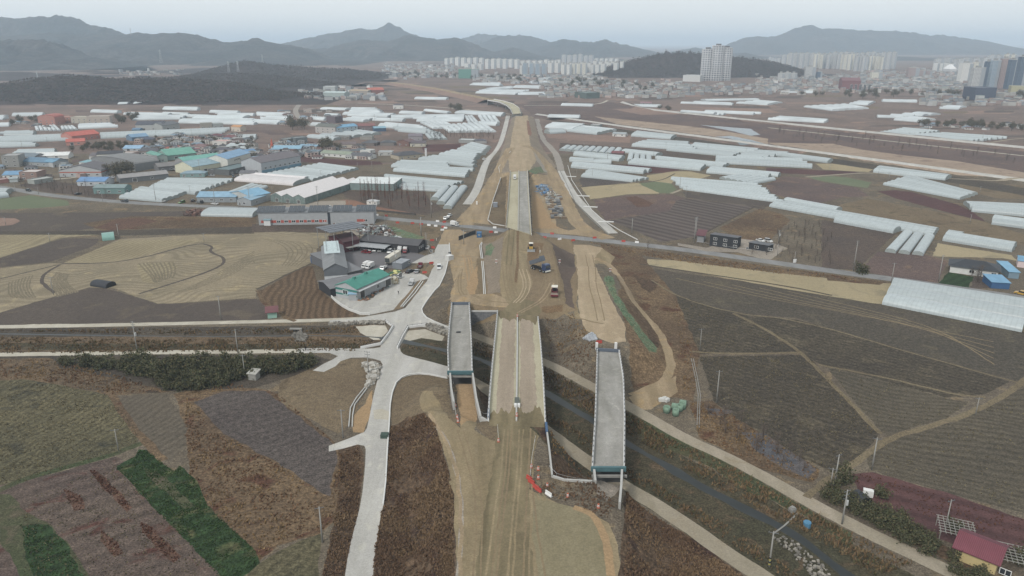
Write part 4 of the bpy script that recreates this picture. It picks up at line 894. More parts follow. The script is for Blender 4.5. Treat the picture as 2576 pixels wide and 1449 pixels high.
def tun_mesh(c):
    if c not in TUN:
        n = len(_arc); rows = 8; v = [(x, j/rows-.5, z) for j in range(rows+1) for x, z in _arc]
        f = [(j*n+i, (j+1)*n+i, (j+1)*n+i+1, j*n+i+1) for j in range(rows) for i in range(n-1)]
        v += [(x*.99, -.499, z*.99) for x, z in _arc]+[(x*.99, .499, z*.99) for x, z in _arc]; k0 = (rows+1)*n; f += [tuple(range(k0, k0+n)), tuple(range(k0+2*n-1, k0+n-1, -1))]
        me = mesh('greenhouse', v, f, FILM[c], True)
        me.polygons.foreach_set('use_smooth', [len(p.vertices) == 4 for p in me.polygons])
        m2 = MB(); m2.add([(x*.985, -.5, z*.985) for x, z in _arc], [tuple(range(n))]); m2.add([(x*.985, .5, z*.985) for x, z in _arc], [tuple(range(n-1, -1, -1))])
        e1 = mesh('end_wall', [(x*.985, 0, z*.985) for x, z in _arc], [tuple(range(n))], pm('end_film' if c not in 'k' else 'end_black', (150,160,158) if c != 'k' else (40,42,46), .5, var=.25, scale=9))
        TUN[c] = (me, e1)
    return TUN[c]
NG = [0]; FARG = []
GFAR = 905
def GH(k, where, xy, n, c='w', hf=.42, zs=None, cat='greenhouse'):
    P = [G(p, 0) for p in Q(k, *xy)]; A_, B_, C_, D_ = P
    for i in range(n):
        t = (i+.5)/n; a = A_.lerp(D_, t); b = B_.lerp(C_, t); ctr = (a+b)/2; d = b-a; L = d.length
        if n > 3: # ragged ends
            sh = d.normalized()*random.uniform(-1, 1)*min(2.0, L*.02); ctr = ctr+sh
        nrm = Vector((-d.y, d.x, 0)).normalized(); wa = abs((D_-A_).dot(nrm))/n; wb = abs((C_-B_).dot(nrm))/n; w = (wa+wb)/2*.87
        w = max(w, 3.5); h = min(max(w*hf, 2.0), 4.0 if c == 'b' else 3.2); ang = math.atan2(d.y, d.x)-R(90)
        ctr.z = float(H(ctr.x, ctr.y)) if ctr.y < 1600 else 0
        if c == 'w' and ctr.y > GFAR: FARG.append((ctr, ang, w, L, h)); continue
        me, e1 = tun_mesh(c); root = empty('greenhouse', ctr, ang); root.scale = (w, L, h*random.uniform(.96, 1.04))
        lab = f"{ORD[i]} tunnel from the front, greenhouse {where}" if n > 1 else f"single plastic tunnel greenhouse {where}"
        tag(root, lab, cat, 'plastic tunnel greenhouses'); 
        o = link('film', me, root)
        if ctr.y < 900:
            for s in (-.5, .5): link('end_wall', e1, root, (0, s, 0))
        NG[0] += 1
T_ = [
 ('d','beside the village road at far left front',(1215,1040,1640,1075,1880,985,1440,930),5,'w'),('d','behind the roadside block, left village',(1480,955,1960,1000,2370,850,1700,845),8,'w'),
 ('d','slanting beside the blue roofed shops',(2240,1000,2520,900,2690,930,2480,1030),4,'w'),('e','with the dark open end',(-150,870,420,915,500,850,-100,805),1,'r'),('e','behind the dark ended tunnel',(-150,815,480,862,540,845,-100,790),1,'r'),
 ('e','between the blue banded factory and nursery',(100,800,570,860,1030,740,660,690),10,'w'),('e','behind the bare red trees',(1480,950,1830,965,2090,875,1290,800),8,'w'),
 ('e','grey, beside the left haul road',(1960,1160,2135,925,1860,935,1765,1030),3,'g'),('e','south of the lane, left of highway',(1370,760,2100,825,2190,745,1530,720),4,'w'),
 ('e','left of the highway, middle block',(1345,722,1940,732,1930,680,1470,660),5,'w'),('e','left of the highway, long block',(1620,650,2190,725,2210,650,1810,618),4,'w'),
 ('e','left of the highway, short block',(1840,612,2220,650,2240,598,2000,560),3,'w'),('e','left of the highway, uppermost block',(2030,555,2270,605,2350,520,2190,480),5,'w'),
 ('e','in front of the blue roofed warehouse',(490,420,770,450,1260,385,1080,358),5,'w'),('e','left of the dark orchard',(1470,365,1840,395,1640,310,1290,280),6,'w'),
 ('e','small, with round ends by the orchard',(1930,440,1860,375,1700,390,1740,440),4,'w'),('e','pointing uphill in the northern cluster',(1780,335,1650,275,1880,250,2020,320),5,'w'),
 ('e','wide bay in the northern cluster',(1940,370,1850,310,2280,270,2420,365),8,'w'),('e','long, across the northern cluster',(1610,262,2090,262,2090,200,1760,200),4,'w'),
 ('e','steep, right of the northern cluster',(2130,275,2100,210,2180,205,2250,275),3,'w'),('e','largest, right of the northern cluster',(2270,270,2230,205,2400,195,2460,270),4,'w'),
 ('e','top edge of the northern cluster',(2010,180,2480,210,2500,182,2060,160),3,'w'),('e','low, beside the concrete strip',(2270,295,2430,305,2440,278,2270,272),2,'w'),
 ('e','behind the warehouse, upper left',(940,205,1330,220,1400,190,960,175),3,'w'),('e','near the two storey farmhouse',(960,165,1280,180,1200,130,970,130),4,'w'),('e','left of the dark tree clump',(1700,155,1930,182,1955,168,1710,143),2,'w'),
 ('e','beside the red roofed hall',(850,250,1080,265,1240,230,1000,222),3,'w'),('e','thin, in the upper middle',(1360,232,1760,222,1760,203,1360,205),2,'w'),('e','top left near the curved road',(680,137,930,152,940,130,690,127),1,'w'),('e','beside the curved road',(520,235,700,255,710,230,560,222),2,'w'),
 ('d','below the terracotta school',(1340,250,1820,238,1880,208,1400,203),4,'w'),('d','in the white sheet below the curved road',(1800,275,2560,295,2560,240,1850,245),4,'w'),('d','brightest long tunnel above the village',(1980,240,2480,240,2480,208,1980,212),1,'b'),
 ('d','front left, above the shrubs',(0,525,390,510,330,490,0,490),2,'w'),('d','left of the red roofed factory',(-60,480,760,450,760,398,-60,430),4,'w'),('d','right of the red roofed factory',(1000,432,2200,385,2320,332,1010,388),4,'w'),
 ('d','below the school at the left edge',(60,405,350,400,350,372,60,372),3,'w'),('d','behind the grey brick flats',(130,602,560,590,560,550,200,558),4,'w'),('d','with round ends below the school',(360,352,350,318,560,300,620,355),6,'w'),('d','with round ends right of the school field',(620,348,610,315,740,308,790,342),4,'w'),
 ('d','low, right of the round ended rows',(790,335,1200,318,1100,290,800,298),4,'w'),('a','far left below the wooded hill',(150,745,510,735,510,722,170,738),2,'w'),('a','far left, second group below the hill',(340,765,730,750,730,738,340,748),2,'w'),('a','far left, small third group',(905,790,975,788,975,780,905,780),1,'w'),('a','far left, thin fourth group',(1020,788,1170,785,1170,776,1020,778),1,'w'),
 ('d','beside the school at the left',(140,205,440,207,440,182,140,188),3,'w'),('d','at the left edge by the school',(-60,245,60,242,60,205,-60,208),2,'w'),('d','at the far left edge',(-60,315,100,308,100,285,-60,288),2,'w'),('d','at the right of the old village',(2280,525,2520,545,2520,500,2330,498),3,'w'),('d','behind the red roofed houses',(2450,445,2580,442,2580,405,2450,408),2,'w'),('d','at the left edge by the green field',(-60,1045,60,1020,110,960,-60,945),3,'w'),
 ('b','in the far centre, top block',(985,643,1210,653,1200,628,1000,632),4,'w'),('b','in the far centre, widest block',(1020,705,1310,718,1420,685,1060,684),6,'w'),('b','in the far centre, right tip',(1330,718,1540,718,1530,702,1340,700),2,'w'),('b','in the far centre, dotted block',(1310,663,1560,673,1540,653,1320,650),3,'w'),('b','far centre by the white hall',(1420,632,1620,630,1610,617,1430,618),2,'w'),('b','far centre, slanting rows',(1090,683,1270,672,1280,655,1120,670),2,'w'),
 ('f','right of the highway, small front block',(350,388,520,375,490,342,360,352),2,'w'),('f','right of the highway by the levee',(340,325,600,358,740,298,420,283),6,'w'),('f','right of the highway, second block by the levee',(560,362,860,392,1040,350,720,315),5,'w'),('f','with a wavy open side by the levee',(1200,410,1600,440,1650,412,1270,368),4,'w'),
 ('f','with a round end above the maroon hut',(470,550,530,512,1110,540,1060,600),9,'w'),('f','right of the round ended row',(1125,575,1480,612,1480,590,1140,550),1,'w'),('f','below the round ended row',(640,605,1090,665,1125,625,640,578),2,'w'),('f','tiny, beside the concrete strip',(590,668,840,682,820,655,590,635),2,'w'),('f','short low one by the fans',(820,685,1000,685,1000,668,830,660),1,'w'),
 ('f','standing upright as four short tunnels',(1150,660,1170,583,1405,610,1410,658),4,'w'),('f','below the four short tunnels',(1170,690,1900,758,1945,715,1240,650),3,'w'),('f','behind the four short tunnels',(1480,655,2120,728,2180,700,1450,625),2,'w'),
 ('f','in the large right hand cluster, top left',(1190,510,1850,560,1760,480,1370,460),5,'w'),('f','in the large right cluster, middle',(1530,550,2220,618,2300,588,1750,540),3,'w'),('f','in the large right cluster, long rows',(1760,530,2400,590,2490,550,1850,488),4,'w'),('f','at the right tip of the large cluster',(2240,628,2480,645,2800,590,2440,565),5,'w'),
 ('z','long white, above the wine red strip',(1800,412,2049,425,2010,404,1800,398),3,'w'),('g','along the levee, narrow',(-30,595,610,680,640,655,0,570),2,'w'),('f','above the grey plot',(605,728,1310,785,1415,760,625,685),2,'w'),('f','bordering the grey plot',(690,820,1200,868,1370,840,780,748),5,'w'),
 ('f','north of the big block',(1960,780,2540,830,2740,800,2010,733),2,'w'),('f','slanting, north of the big block',(2400,900,2660,850,2300,795,2085,835),5,'w'),('z','in the big block above the ploughed field',(1720,478,1970,513,1905,466,1690,450),8,'w'),
 ('g','in the very long triple block',(20,1120,1665,1418,1705,1350,100,1068),3,'w'),('g','front of the very long triple block',(690,1280,1290,1395,1305,1350,710,1240),1,'w'),('g','behind the very long triple block',(180,1078,700,1175,725,1150,190,1048),1,'w'),
 ('l','broad, of the three by the scrub',(690,520,940,262,1380,330,1240,570),3,'g'),('l','above the straw field near the farmhouse',(1490,380,2420,530,2460,440,1550,290),2,'w'),('l','grey, open frame behind the straw field',(1550,290,1740,315,1765,290,1560,255),1,'g'),('l','at the right edge, lower pair',(2150,155,2760,235,2760,150,2170,68),2,'w'),('g','at the right edge, upper trio',(2060,1165,2750,1240,2750,1120,1970,1093),3,'w'),
 ('g','in the finely ribbed block, right',(1160,900,1940,1045,2095,990,1430,812),8,'w'),('g','behind the finely ribbed block',(1060,775,1790,850,1830,822,1130,725),2,'w'),('g','in the upper right, triangular block',(350,115,640,153,1010,130,800,92),6,'w'),('g','upper right, small pale block',(810,88,1010,97,1070,65,930,58),3,'w'),('g','upper right, zigzag edge block',(0,245,580,275,590,250,120,217),4,'w'),
 ('g','upper right, long thin block',(1030,218,1300,225,1740,190,1560,173),4,'w'),('g','upper right, lower short block',(1250,248,1500,265,1670,245,1480,221),3,'w'),('g','top right corner block',(1700,133,1900,138,1980,115,1830,103),3,'w'),('g','right of the levee ramp, left half',(1110,385,1400,405,1740,370,1380,338),7,'w'),('g','right of the levee ramp, right half',(1400,405,2050,468,2410,425,1750,383),8,'w'),
 ('f','far right, top, wide',(1640,77,2230,95,2200,80,1900,64),2,'w'),('f','far right, top, straight',(1890,55,2460,45,2460,33,1960,42),1,'w'),('f','far right, top corner',(2240,78,2576,96,2700,70,2500,52),3,'w'),('f','beside the pale roofed hall, far right',(1220,112,1500,115,1500,98,1230,92),1,'w'),('f','beyond the river path, left',(1690,183,2020,208,2160,190,1800,170),3,'w'),('f','beyond the river path, right',(1940,168,2400,193,2540,178,1950,158),2,'w'),
 ('h','half mint half black, in the stubble field',(1000,300,1130,262,1175,235,1060,225),1,'t'),('h','black covered, in the brown stubble field',(920,745,1080,760,1160,722,1000,690),1,'k'),('z','long, left of the red banded solar shed',(520,546,650,549,650,530,525,528),1,'w'),('r','black netted with white hoops by the farm road',(425,825,500,905,580,830,470,770),1,'k')]
for t in T_: GH(t[0], t[1], t[2], t[3], t[4])
for k, xy, n in (('d',(1250,190,1700,205,1720,190,1300,178),2),('d',(1800,215,2100,222,2110,208,1830,200),2),('d',(2200,200,2560,205,2560,190,2210,186),2),('d',(0,390,300,372,300,360,0,378),2),('d',(1640,180,1900,190,1900,180,1650,172),2),('d',(2120,170,2400,178,2400,165,2130,158),2),
    ('e',(20,200,300,210,300,185,20,175),4),('e',(60,240,330,250,330,222,60,214),4),('e',(-60,275,220,290,260,262,-40,245),4),('e',(560,300,700,310,720,290,580,284),2),('e',(1180,250,1480,262,1500,245,1200,236),2),('e',(1240,320,1420,330,1430,300,1260,292),3),('e',(700,205,830,212,840,196,710,190),2),('e',(1450,180,1680,190,1690,172,1470,165),2),
    ('b',(560,900,700,905,700,890,570,886),1),('b',(20,870,300,878,300,862,30,856),2),('b',(560,750,800,756,800,744,570,740),2),('b',(1560,905,1800,912,1800,895,1570,890),2),('c',(1500,770,1760,776,1760,762,1510,758),2),('c',(760,700,980,705,980,692,770,688),2),('a',(1240,830,1500,836,1500,820,1250,815),3),('a',(1640,860,1800,866,1800,850,1650,846),2),('a',(700,850,900,858,900,844,710,838),2),('b',(1660,800,1900,806,1900,795,1670,790),2)): GH(k, '', xy, n)
v = []; fs = []
for ctr, ang, w, L, h in FARG:
    ca, sa = math.cos(ang), math.sin(ang); q = len(v); n = len(_arc)
    for y in (-.5, 0, .5): v += [(ctr.x+x*w*ca-y*L*sa, ctr.y+x*w*sa+y*L*ca, ctr.z+z*h) for x, z in _arc]
    fs += [(q+j*n+i, q+(j+1)*n+i, q+(j+1)*n+i+1, q+j*n+i+1) for j in (0, 1) for i in range(n-1)]+[tuple(range(q, q+n)), tuple(range(q+3*n-1, q+2*n-1, -1))]
o = link('far_greenhouses', mesh('far_greenhouses', v, fs, pm('far_film', (186,196,200), .5, var=.2, scale=.03))); tag(o, 'far pale plastic greenhouses scattered over the distant plain', 'greenhouses', None, 'stuff')
print('greenhouses', NG[0], len(FARG))
# black sheet on the mint tunnel
# large three bay greenhouse at the right edge: three wide tunnels joined by a gutter wall
GH('l', 'of the huge white triple beside the road', (690,1235,2560,1620,2600,1200,830,925), 3, 'w', .4)
# glazed nursery
def nursery():
    a = S(pt('e',150,1062)); b = S(pt('e',495,1092)); c = S(pt('e',935,905)); d = b-a; ang = math.atan2(d.y, d.x); W_ = d.length; q = c-b; D_ = -math.sin(ang)*q.x+math.cos(ang)*q.y
    o = empty('glasshouse', a, ang); tag(o, 'large glasshouse nursery with three white gabled bays behind the solar shed', 'glasshouse')
    gl = pm('hazy_glass', (112,134,130), .3, spec=.5, var=.25, scale=.4); w = W_/3
    for i in range(3):
        mb = MB(); mb.prism([(i*w+.05,0),((i+1)*w-.05,0),((i+1)*w-.05,4.2),((i+.5)*w,6.2),(i*w+.05,4.2)], 0, D_); mb.build('glass_wall', gl, o)
        mb = MB(); mb.prism([(i*w,4.25),((i+.5)*w,6.3),((i+1)*w,4.25),((i+1)*w,4.4),((i+.5)*w,6.45),(i*w,4.4)], -.2, D_+.2); mb.build('roof', pm('white_roof_panel', (214,208,208), .5, var=.06), o)
    for i in range(13): MB().box(i*W_/12-.06, -.1, 0, i*W_/12+.06, -.02, 4.2).build('glazing_bar', STEEL, o)
    for j in range(int(D_/6)): MB().box(W_+.0, j*6, 0, W_+.08, j*6+.15, 4.2).build('glazing_bar', STEEL, o)
    for i, t in enumerate((.18,.5,.82)): win(o, 'f', W_*t, .05, 2.4, 2.6, W_, D_, nm='door')
nursery()
g, W_, D_ = bld('glasshouse', 'flat roofed glasshouse behind the bare red trees', 'glasshouse', (945,945), (1385,955), (1470,895), 5, 'shed', .4, (206,214,214), (120,142,140), k='e')
# ------------------------------------------------------------------ village buildings
BL=(84,126,158); DB=(64,98,136); TG=(84,158,140); GR=(120,122,126); DK=(72,72,78); RD=(178,74,60); MR=(112,54,62); WH=(206,206,202); CRM=(196,188,160); PK=(186,146,134); OR=(206,140,84); LG=(170,174,176); BR=(120,100,92)
VB = [
 ('d',605,815,1025,812,24,5.2,'gable','y',(98,94,100),LG,'grey gabled factory with a red stripe and dark roof by the blue house',3),
 ('d',930,700,1370,760,22,6,'arch','y',(120,120,120),(128,130,132),'big curved grey roofed hall behind the grey gabled factory',0),
 ('d',780,905,1060,905,13,3.4,'gable','x',(88,138,196),(180,186,192),'bright blue roofed house with solar rails at the front of the village',2),
 ('d',1210,880,1700,830,12,3.8,'gable','x',(146,142,142),(110,114,118),'long low grey warehouse with a lighter ridge roof',0),
 ('d',945,985,1260,985,10,4.2,'gable','x',(118,142,144),(104,142,140),'teal walled shed with a patched roof behind the shrubs',1),
 ('d',205,850,380,850,12,6.2,'flat','x',(200,190,184),(150,118,106),'brick two storey house with a flat pale roof at left',2),
 ('d',30,835,200,830,14,3,'gable','x',(96,150,196),WH,'blue roofed white house near the left edge',1),
 ('d',30,720,200,715,14,9.5,'flat','x',(160,160,160),(146,146,142),'grey brick three storey flats near the left edge',3),
 ('d',230,700,540,715,16,3.6,'gable','x',BL,(150,156,160),'blue roofed market hall left of the grey gabled factory',1),
 ('d',540,720,650,705,16,4.2,'gable','y',(88,146,182),LG,'blue roofed gable house in front of the white roofed shed',1),
 ('d',350,640,690,630,14,3,'gable','x',(214,216,214),WH,'wide white roofed shed above the blue market hall',0),
 ('d',120,640,350,650,14,3.2,'gable','x',(104,120,132),(150,150,150),'grey blue roofed hall behind the flats',0),
 ('d',800,700,980,710,10,3,'hip','x',(110,166,180),WH,'pale teal hip roofed house in the village centre',1),
 ('d',1350,715,1590,700,18,4.6,'gable','x',(118,114,114),(110,110,112),'open fronted dark grey workshop with brown roof',0),
 ('d',1590,670,1690,660,30,5.5,'gable','y',TG,(160,180,172),'tall mint roofed gable end of the green factory',1),
 ('d',1690,650,1980,620,26,4.4,'gable','x',(94,168,146),(130,160,152),'long mint green roofed factory in the village',0),
 ('d',1600,765,1850,740,14,4,'gable','x',(122,118,116),(112,112,114),'grey shed with brown roof beside the lumber pile',1),
 ('d',1850,700,2230,650,14,4,'gable','x',(98,176,160),(150,152,152),'long low mint roofed shed behind the cream factory',0),
 ('d',1945,790,2355,720,22,6.0,'gable','x',(130,164,178),(206,206,176),'cream walled long factory with pale blue roof',0),
 ('d',2300,745,2530,675,20,9.0,'gable','x',(110,156,198),(204,204,194),'tall cream factory block with a blue roof and black lettering',0),
 ('d',2310,800,2560,740,16,4,'flat','x',(96,120,124),(96,100,100),'dark flat roofed annex in front of the cream factory',1),
 ('d',1815,820,2060,815,10,3,'hip','x',(120,150,166),(120,156,156),'low teal walled office in front of the cream factory',1),
 ('d',2160,790,2360,760,9,3,'flat','x',(120,134,140),(100,100,100),'small dark canopy building beside the teal office',1),
 ('d',2410,815,2560,815,9,3,'gable','x',(104,104,110),WH,'white bungalow with dark roof and three windows by the yard',2),
 ('d',1985,1070,2380,1070,14,3.6,'gable','x',(120,166,198),(140,148,154),'grey roadside shop with a long blue roof',3),
 ('d',2390,1100,2530,1110,20,4,'gable','y',(130,172,200),(150,156,160),'grey gabled roadside house next to the blue roofed shop',2),
 ('e',-40,1090,150,1050,24,5,'gable','x',(108,168,206),(176,180,178),'blue roofed warehouse end next to the glasshouse nursery',0),
 ('e',60,780,455,700,22,8.5,'gable','x',(108,100,106),(168,174,180),'big blue banded grey factory with purple grey roof',0),
 ('e',600,370,800,380,16,7.5,'gable','x',(102,106,98),(176,172,168),'two storey beige factory with a dark olive roof',2),
 ('e',815,378,1025,355,14,6.5,'gable','x',(96,160,204),(176,196,206),'white factory with a blue roof right of the beige one',1),
 ('e',1030,350,1200,345,14,5.5,'gable','x',(140,82,80),(130,110,112),'maroon hall with tan roof right of the blue roofed factory',0),
 ('e',1190,360,1310,355,10,4,'gable','x',(116,166,190),(70,96,130),'blue fenced shed at the right end of the factories',0),
 ('e',710,270,800,275,16,8,'flat','x',(104,92,100),(108,94,102),'dark maroon block rising behind the olive roofed factory',0),
 ('e',1440,645,1690,620,16,3.6,'hip','x',(74,74,80),(176,162,138),'dark roofed church building with beige walls',2),
 ('e',1700,620,1718,620,4,8,'hip','x',(150,154,160),(206,206,206),'narrow white church tower',0),
 ('e',650,605,940,625,12,3,'gable','x',(138,150,128),WH,'long white barracks with mossy roof beside the wine red field',3),
 ('e',950,630,1150,640,12,3,'gable','x',(90,90,96),WH,'white house with a dark roof right of the mossy barracks',1),
 ('e',860,525,1010,520,12,3.6,'gable','x',(112,96,96),(196,184,166),'brown roofed house in the village middle',2),
 ('e',1060,500,1190,505,14,3.2,'hip','x',(88,90,96),(120,110,106),'low traditional tiled roof house in the village middle',0),
 ('e',1250,500,1390,500,12,3.2,'hip','x',(80,84,90),(126,120,116),'dark traditional roof house beside the brick chapel',0),
 ('e',1425,500,1540,510,12,4.5,'gable','y',(110,78,76),(130,92,82),'brick chapel with steep roof',1),
 ('e',1550,510,1705,510,12,3.4,'gable','x',(96,84,92),(190,184,164),'purple grey roofed house with cream wall',2),
 ('e',1535,450,1670,450,12,5,'gable','x',(120,110,120),(150,144,150),'lavender grey roofed house above the chapel',1),
 ('e',2040,470,2190,475,10,3,'flat','x',(196,204,206),(150,152,150),'long white sheds below the dark orchard',0),
 ('e',2200,480,2320,478,9,3,'hip','x',(90,88,98),(160,160,160),'dark roofed house below the orchard',0),
 ('e',400,480,520,470,12,5.5,'flat','x',(120,130,130),(110,120,126),'grey blue flat roofed two storey house',2),
 ('e',320,480,400,470,10,4.5,'flat','x',(130,140,140),(128,132,130),'grey two storey house left of the blue one',1),
 ('e',430,535,600,545,10,2.8,'gable','x',(116,160,190),(130,136,140),'pale blue low roof house',0),
 ('e',170,560,450,560,14,2.8,'gable','x',(120,170,200),(120,140,150),'wide pale blue sheet roof left of the village tree',0),
 ('e',500,600,650,600,12,2.8,'gable','x',(84,84,88),(150,150,148),'dark roofed row left of the mossy barracks',1),
 ('e',200,620,380,610,12,3,'hip','x',(80,82,90),(140,140,136),'dark hip roofed house above the purple roofed factory',0),
 ('e',780,440,940,440,12,3,'flat','x',(112,112,110),(130,126,120),'grey flat roofed houses beside the brown roofed house',1),
 ('e',1050,440,1170,440,10,3,'flat','x',(106,110,112),(150,148,140),'grey flat roofed house above the traditional one',0),
 ('e',1050,580,1150,585,10,3,'flat','x',(170,176,172),WH,'white flat roofed house with pale roof in the village',1),
 ('e',1230,600,1370,600,10,3.2,'flat','x',(160,168,172),(176,176,172),'pale flat roofed houses left of the church',1),
 ('d',730,455,1010,425,22,5.2,'gable','x',(206,84,66),(196,120,104),'long bright red roofed factory',2),
 ('d',670,500,860,490,14,3.6,'gable','x',(206,88,70),(200,130,112),'lower red roofed wing of the factory',0),
 ('d',390,290,560,290,22,9,'arch','y',(186,84,68),(186,122,108),'terracotta school hall with an arched red roof',2),
 ('d',560,265,710,265,12,7,'flat','x',(196,140,122),(184,128,112),'terracotta school wing next to the arched red hall',3),
 ('d',720,275,880,275,12,8,'flat','x',(190,180,160),(180,172,156),'beige school wing between the terracotta and pale blocks',3),
 ('d',880,280,1110,275,14,9,'flat','x',(190,176,164),(182,166,152),'pale school block with orange trim',3),
 ('d',1370,350,1640,345,20,7,'gable','x',(74,76,90),(170,172,170),'large grey hall with dark slate roof',0),
 ('d',1640,350,1810,325,18,6,'gable','x',(96,98,104),(160,164,162),'right part of the slate roofed hall',0),
 ('d',1330,370,1410,370,9,3.6,'gable','x',(84,122,156),(88,120,146),'small blue shed left of the slate roofed hall',0),
 ('d',2020,330,2140,325,10,6,'flat','x',(140,140,130),(150,146,134),'two storey beige house with balconies',2),
 ('d',2145,325,2250,320,10,5,'flat','x',(160,168,166),(150,158,156),'grey house right of the balcony house',1),
 ('d',2330,355,2420,360,10,5.5,'gable','x',OR,(206,190,170),'cream house with an orange roof',1),
 ('d',1330,455,1500,440,16,4,'gable','x',(104,148,188),(96,126,156),'blue roofed shed in the upper village',0),
 ('d',1360,475,1540,470,14,3.6,'hip','x',(70,80,104),(110,104,104),'dark blue roofed house in the upper village',0),
 ('d',2110,430,2250,425,12,2.8,'hip','x',MR,(150,110,104),'maroon roofed bungalow in the upper village',0),
 ('d',2230,440,2350,440,12,2.8,'hip','x',(126,62,66),(150,110,104),'second maroon roofed bungalow in the upper village',0),
 ('d',2140,495,2280,500,12,4,'flat','x',(206,150,140),(200,196,190),'white house with pink parapet',2),
 ('d',1630,555,1800,550,12,3.4,'hip','x',(74,72,80),(196,196,192),'white villa with a dark hip roof',1),
 ('d',1410,580,1590,585,12,3,'gable','x',(82,82,90),(200,204,206),'white rowhouse with a dark roof',2),
 ('d',1240,560,1420,560,14,3,'gable','x',(126,170,208),(170,176,180),'light blue roofed house in the village',0),
 ('d',900,640,1070,640,12,3.4,'gable','x',(104,96,100),(190,186,180),'brown roofed villa beside the black pool shed',1),
 ('d',980,650,1240,640,12,5.5,'gable','x',(64,64,70),(200,196,184),'beige two storey villa with a black roof',3),
 ('d',1180,610,1330,612,12,3,'flat','x',(170,160,154),(170,140,128),'low brick houses right of the beige villa',1),
 ('d',1920,530,2060,540,12,2.8,'hip','x',(126,90,90),(180,160,150),'dusty red roofed house among the village houses',1),
 ('d',2060,480,2140,480,10,3,'hip','x',(90,88,94),(176,170,160),'small dark roofed house by the maroon bungalows',0),
 ('d',2130,570,2300,575,12,2.8,'hip','x',(84,80,92),(150,140,136),'long dark tiled house in the village',0),
 ('d',2300,570,2400,575,10,2.8,'hip','x',(84,76,84),(150,140,136),'square dark tiled house in the village',0),
 ('d',1900,580,2010,575,10,2.6,'gable','x',(150,60,72),(140,80,80),'bright maroon roofed shed in the village',0),
 ('d',1700,560,1830,545,9,2.6,'gable','x',(188,84,66),(160,120,110),'red orange roofed lean house behind the mint factory',0),
 ('d',2220,610,2400,600,12,3,'gable','x',(136,130,130),(140,138,136),'beige grey roofed shed beside the cream factory',0),
 ('d',2480,600,2580,590,12,3.4,'gable','x',(84,136,188),(140,160,170),'blue roofed shed right behind the cream factory',0),
 ('d',770,820,810,825,5,2.6,'flat','x',(190,130,120),(176,150,140),'small pinkish shed beside the grey gabled factory',0),
 ('d',350,890,540,860,9,2.8,'flat','x',(170,174,170),(150,156,150),'pale flat roofed greenhouse shop by the road',0),
 ('d',100,870,180,865,7,2.6,'gable','x',(150,164,168),(176,186,186),'tiny pale hut by the left road',0),
 ('d',0,880,90,870,8,2.4,'flat','x',(180,160,156),(170,110,100),'low brick wall house at the left edge',0),
 ('f',1010,405,1140,412,9,3,'gable','x',(150,160,164),WH,'white sheds beside the levee right of the highway',1),
 ('f',790,315,880,320,9,3.4,'flat','x',(214,214,212),(140,144,144),'small white roofed house on the levee',1),
 ('f',1000,600,1120,605,8,2.6,'gable','x',(130,70,74),(120,100,98),'low maroon hut in front of the round ended tunnels',0),
 ('f',1290,90,1400,92,10,3.4,'gable','x',(150,106,112),(150,140,140),'pinkish roofed hall beyond the river path',0),
 ('e',1380,130,1480,130,10,6,'hip','x',(88,82,90),(206,206,200),'white two storey farmhouse with dark roof in the upper fields',2),
 ('e',480,165,560,170,10,5,'flat','x',(140,130,126),(160,146,136),'brick house left of the curved road',1),
]
for i, (k, x0, y0, x1, y1, dp, h, rf, rg, rc, wc, lb, au) in enumerate(VB):
    g, W_, D_ = bld('factory' if 'factory' in lb or 'warehouse' in lb else 'house' if 'house' in lb or 'villa' in lb or 'bungalow' in lb else 'building', lb, 'building', (x0,y0), (x1,y1), dp, h, rf, None if rf != 'arch' else 3.5, rc, wc, ridge=rg, k=k, auto=au, group=None)
    if 'red stripe' in lb: band(g, W_, D_, 3.2, 4.0, (190,84,60), 'fr', 'red_stripe')
    if 'blue banded' in lb: band(g, W_, D_, 0, 2.4, (96,150,180), 'f', 'blue_band'); [win(g, 'f', W_*t, 3.2, 2.2, 1.4, W_, D_) for t in (.1,.22,.34,.46,.58,.7,.82,.93)]
    if 'black lettering' in lb:
        mb = MB(); x = W_*.28
        for q in range(7):
            mb.box(x, -.06, 6.0, x+.25, -.003, 7.3).box(x+.25, -.06, 6.0+.3*(q % 3), x+.9, -.003, 6.25+.3*(q % 3)).box(x+.45, -.06, 6.9, x+1.0, -.003, 7.15); x += 1.45
        mb.box(W_*.5, -.06, 5.3, W_*.5+3, -.003, 5.55); mb.build('lettering', BLACK, g)
    if k in 'dfe' and rf in ('gable',) and W_ > 16 and not au: win(g, 'f', W_*.3, .05, 3.2, 3.0, W_, D_, nm='door'); win(g, 'f', W_*.65, 1.2, 2.2, 1.4, W_, D_)
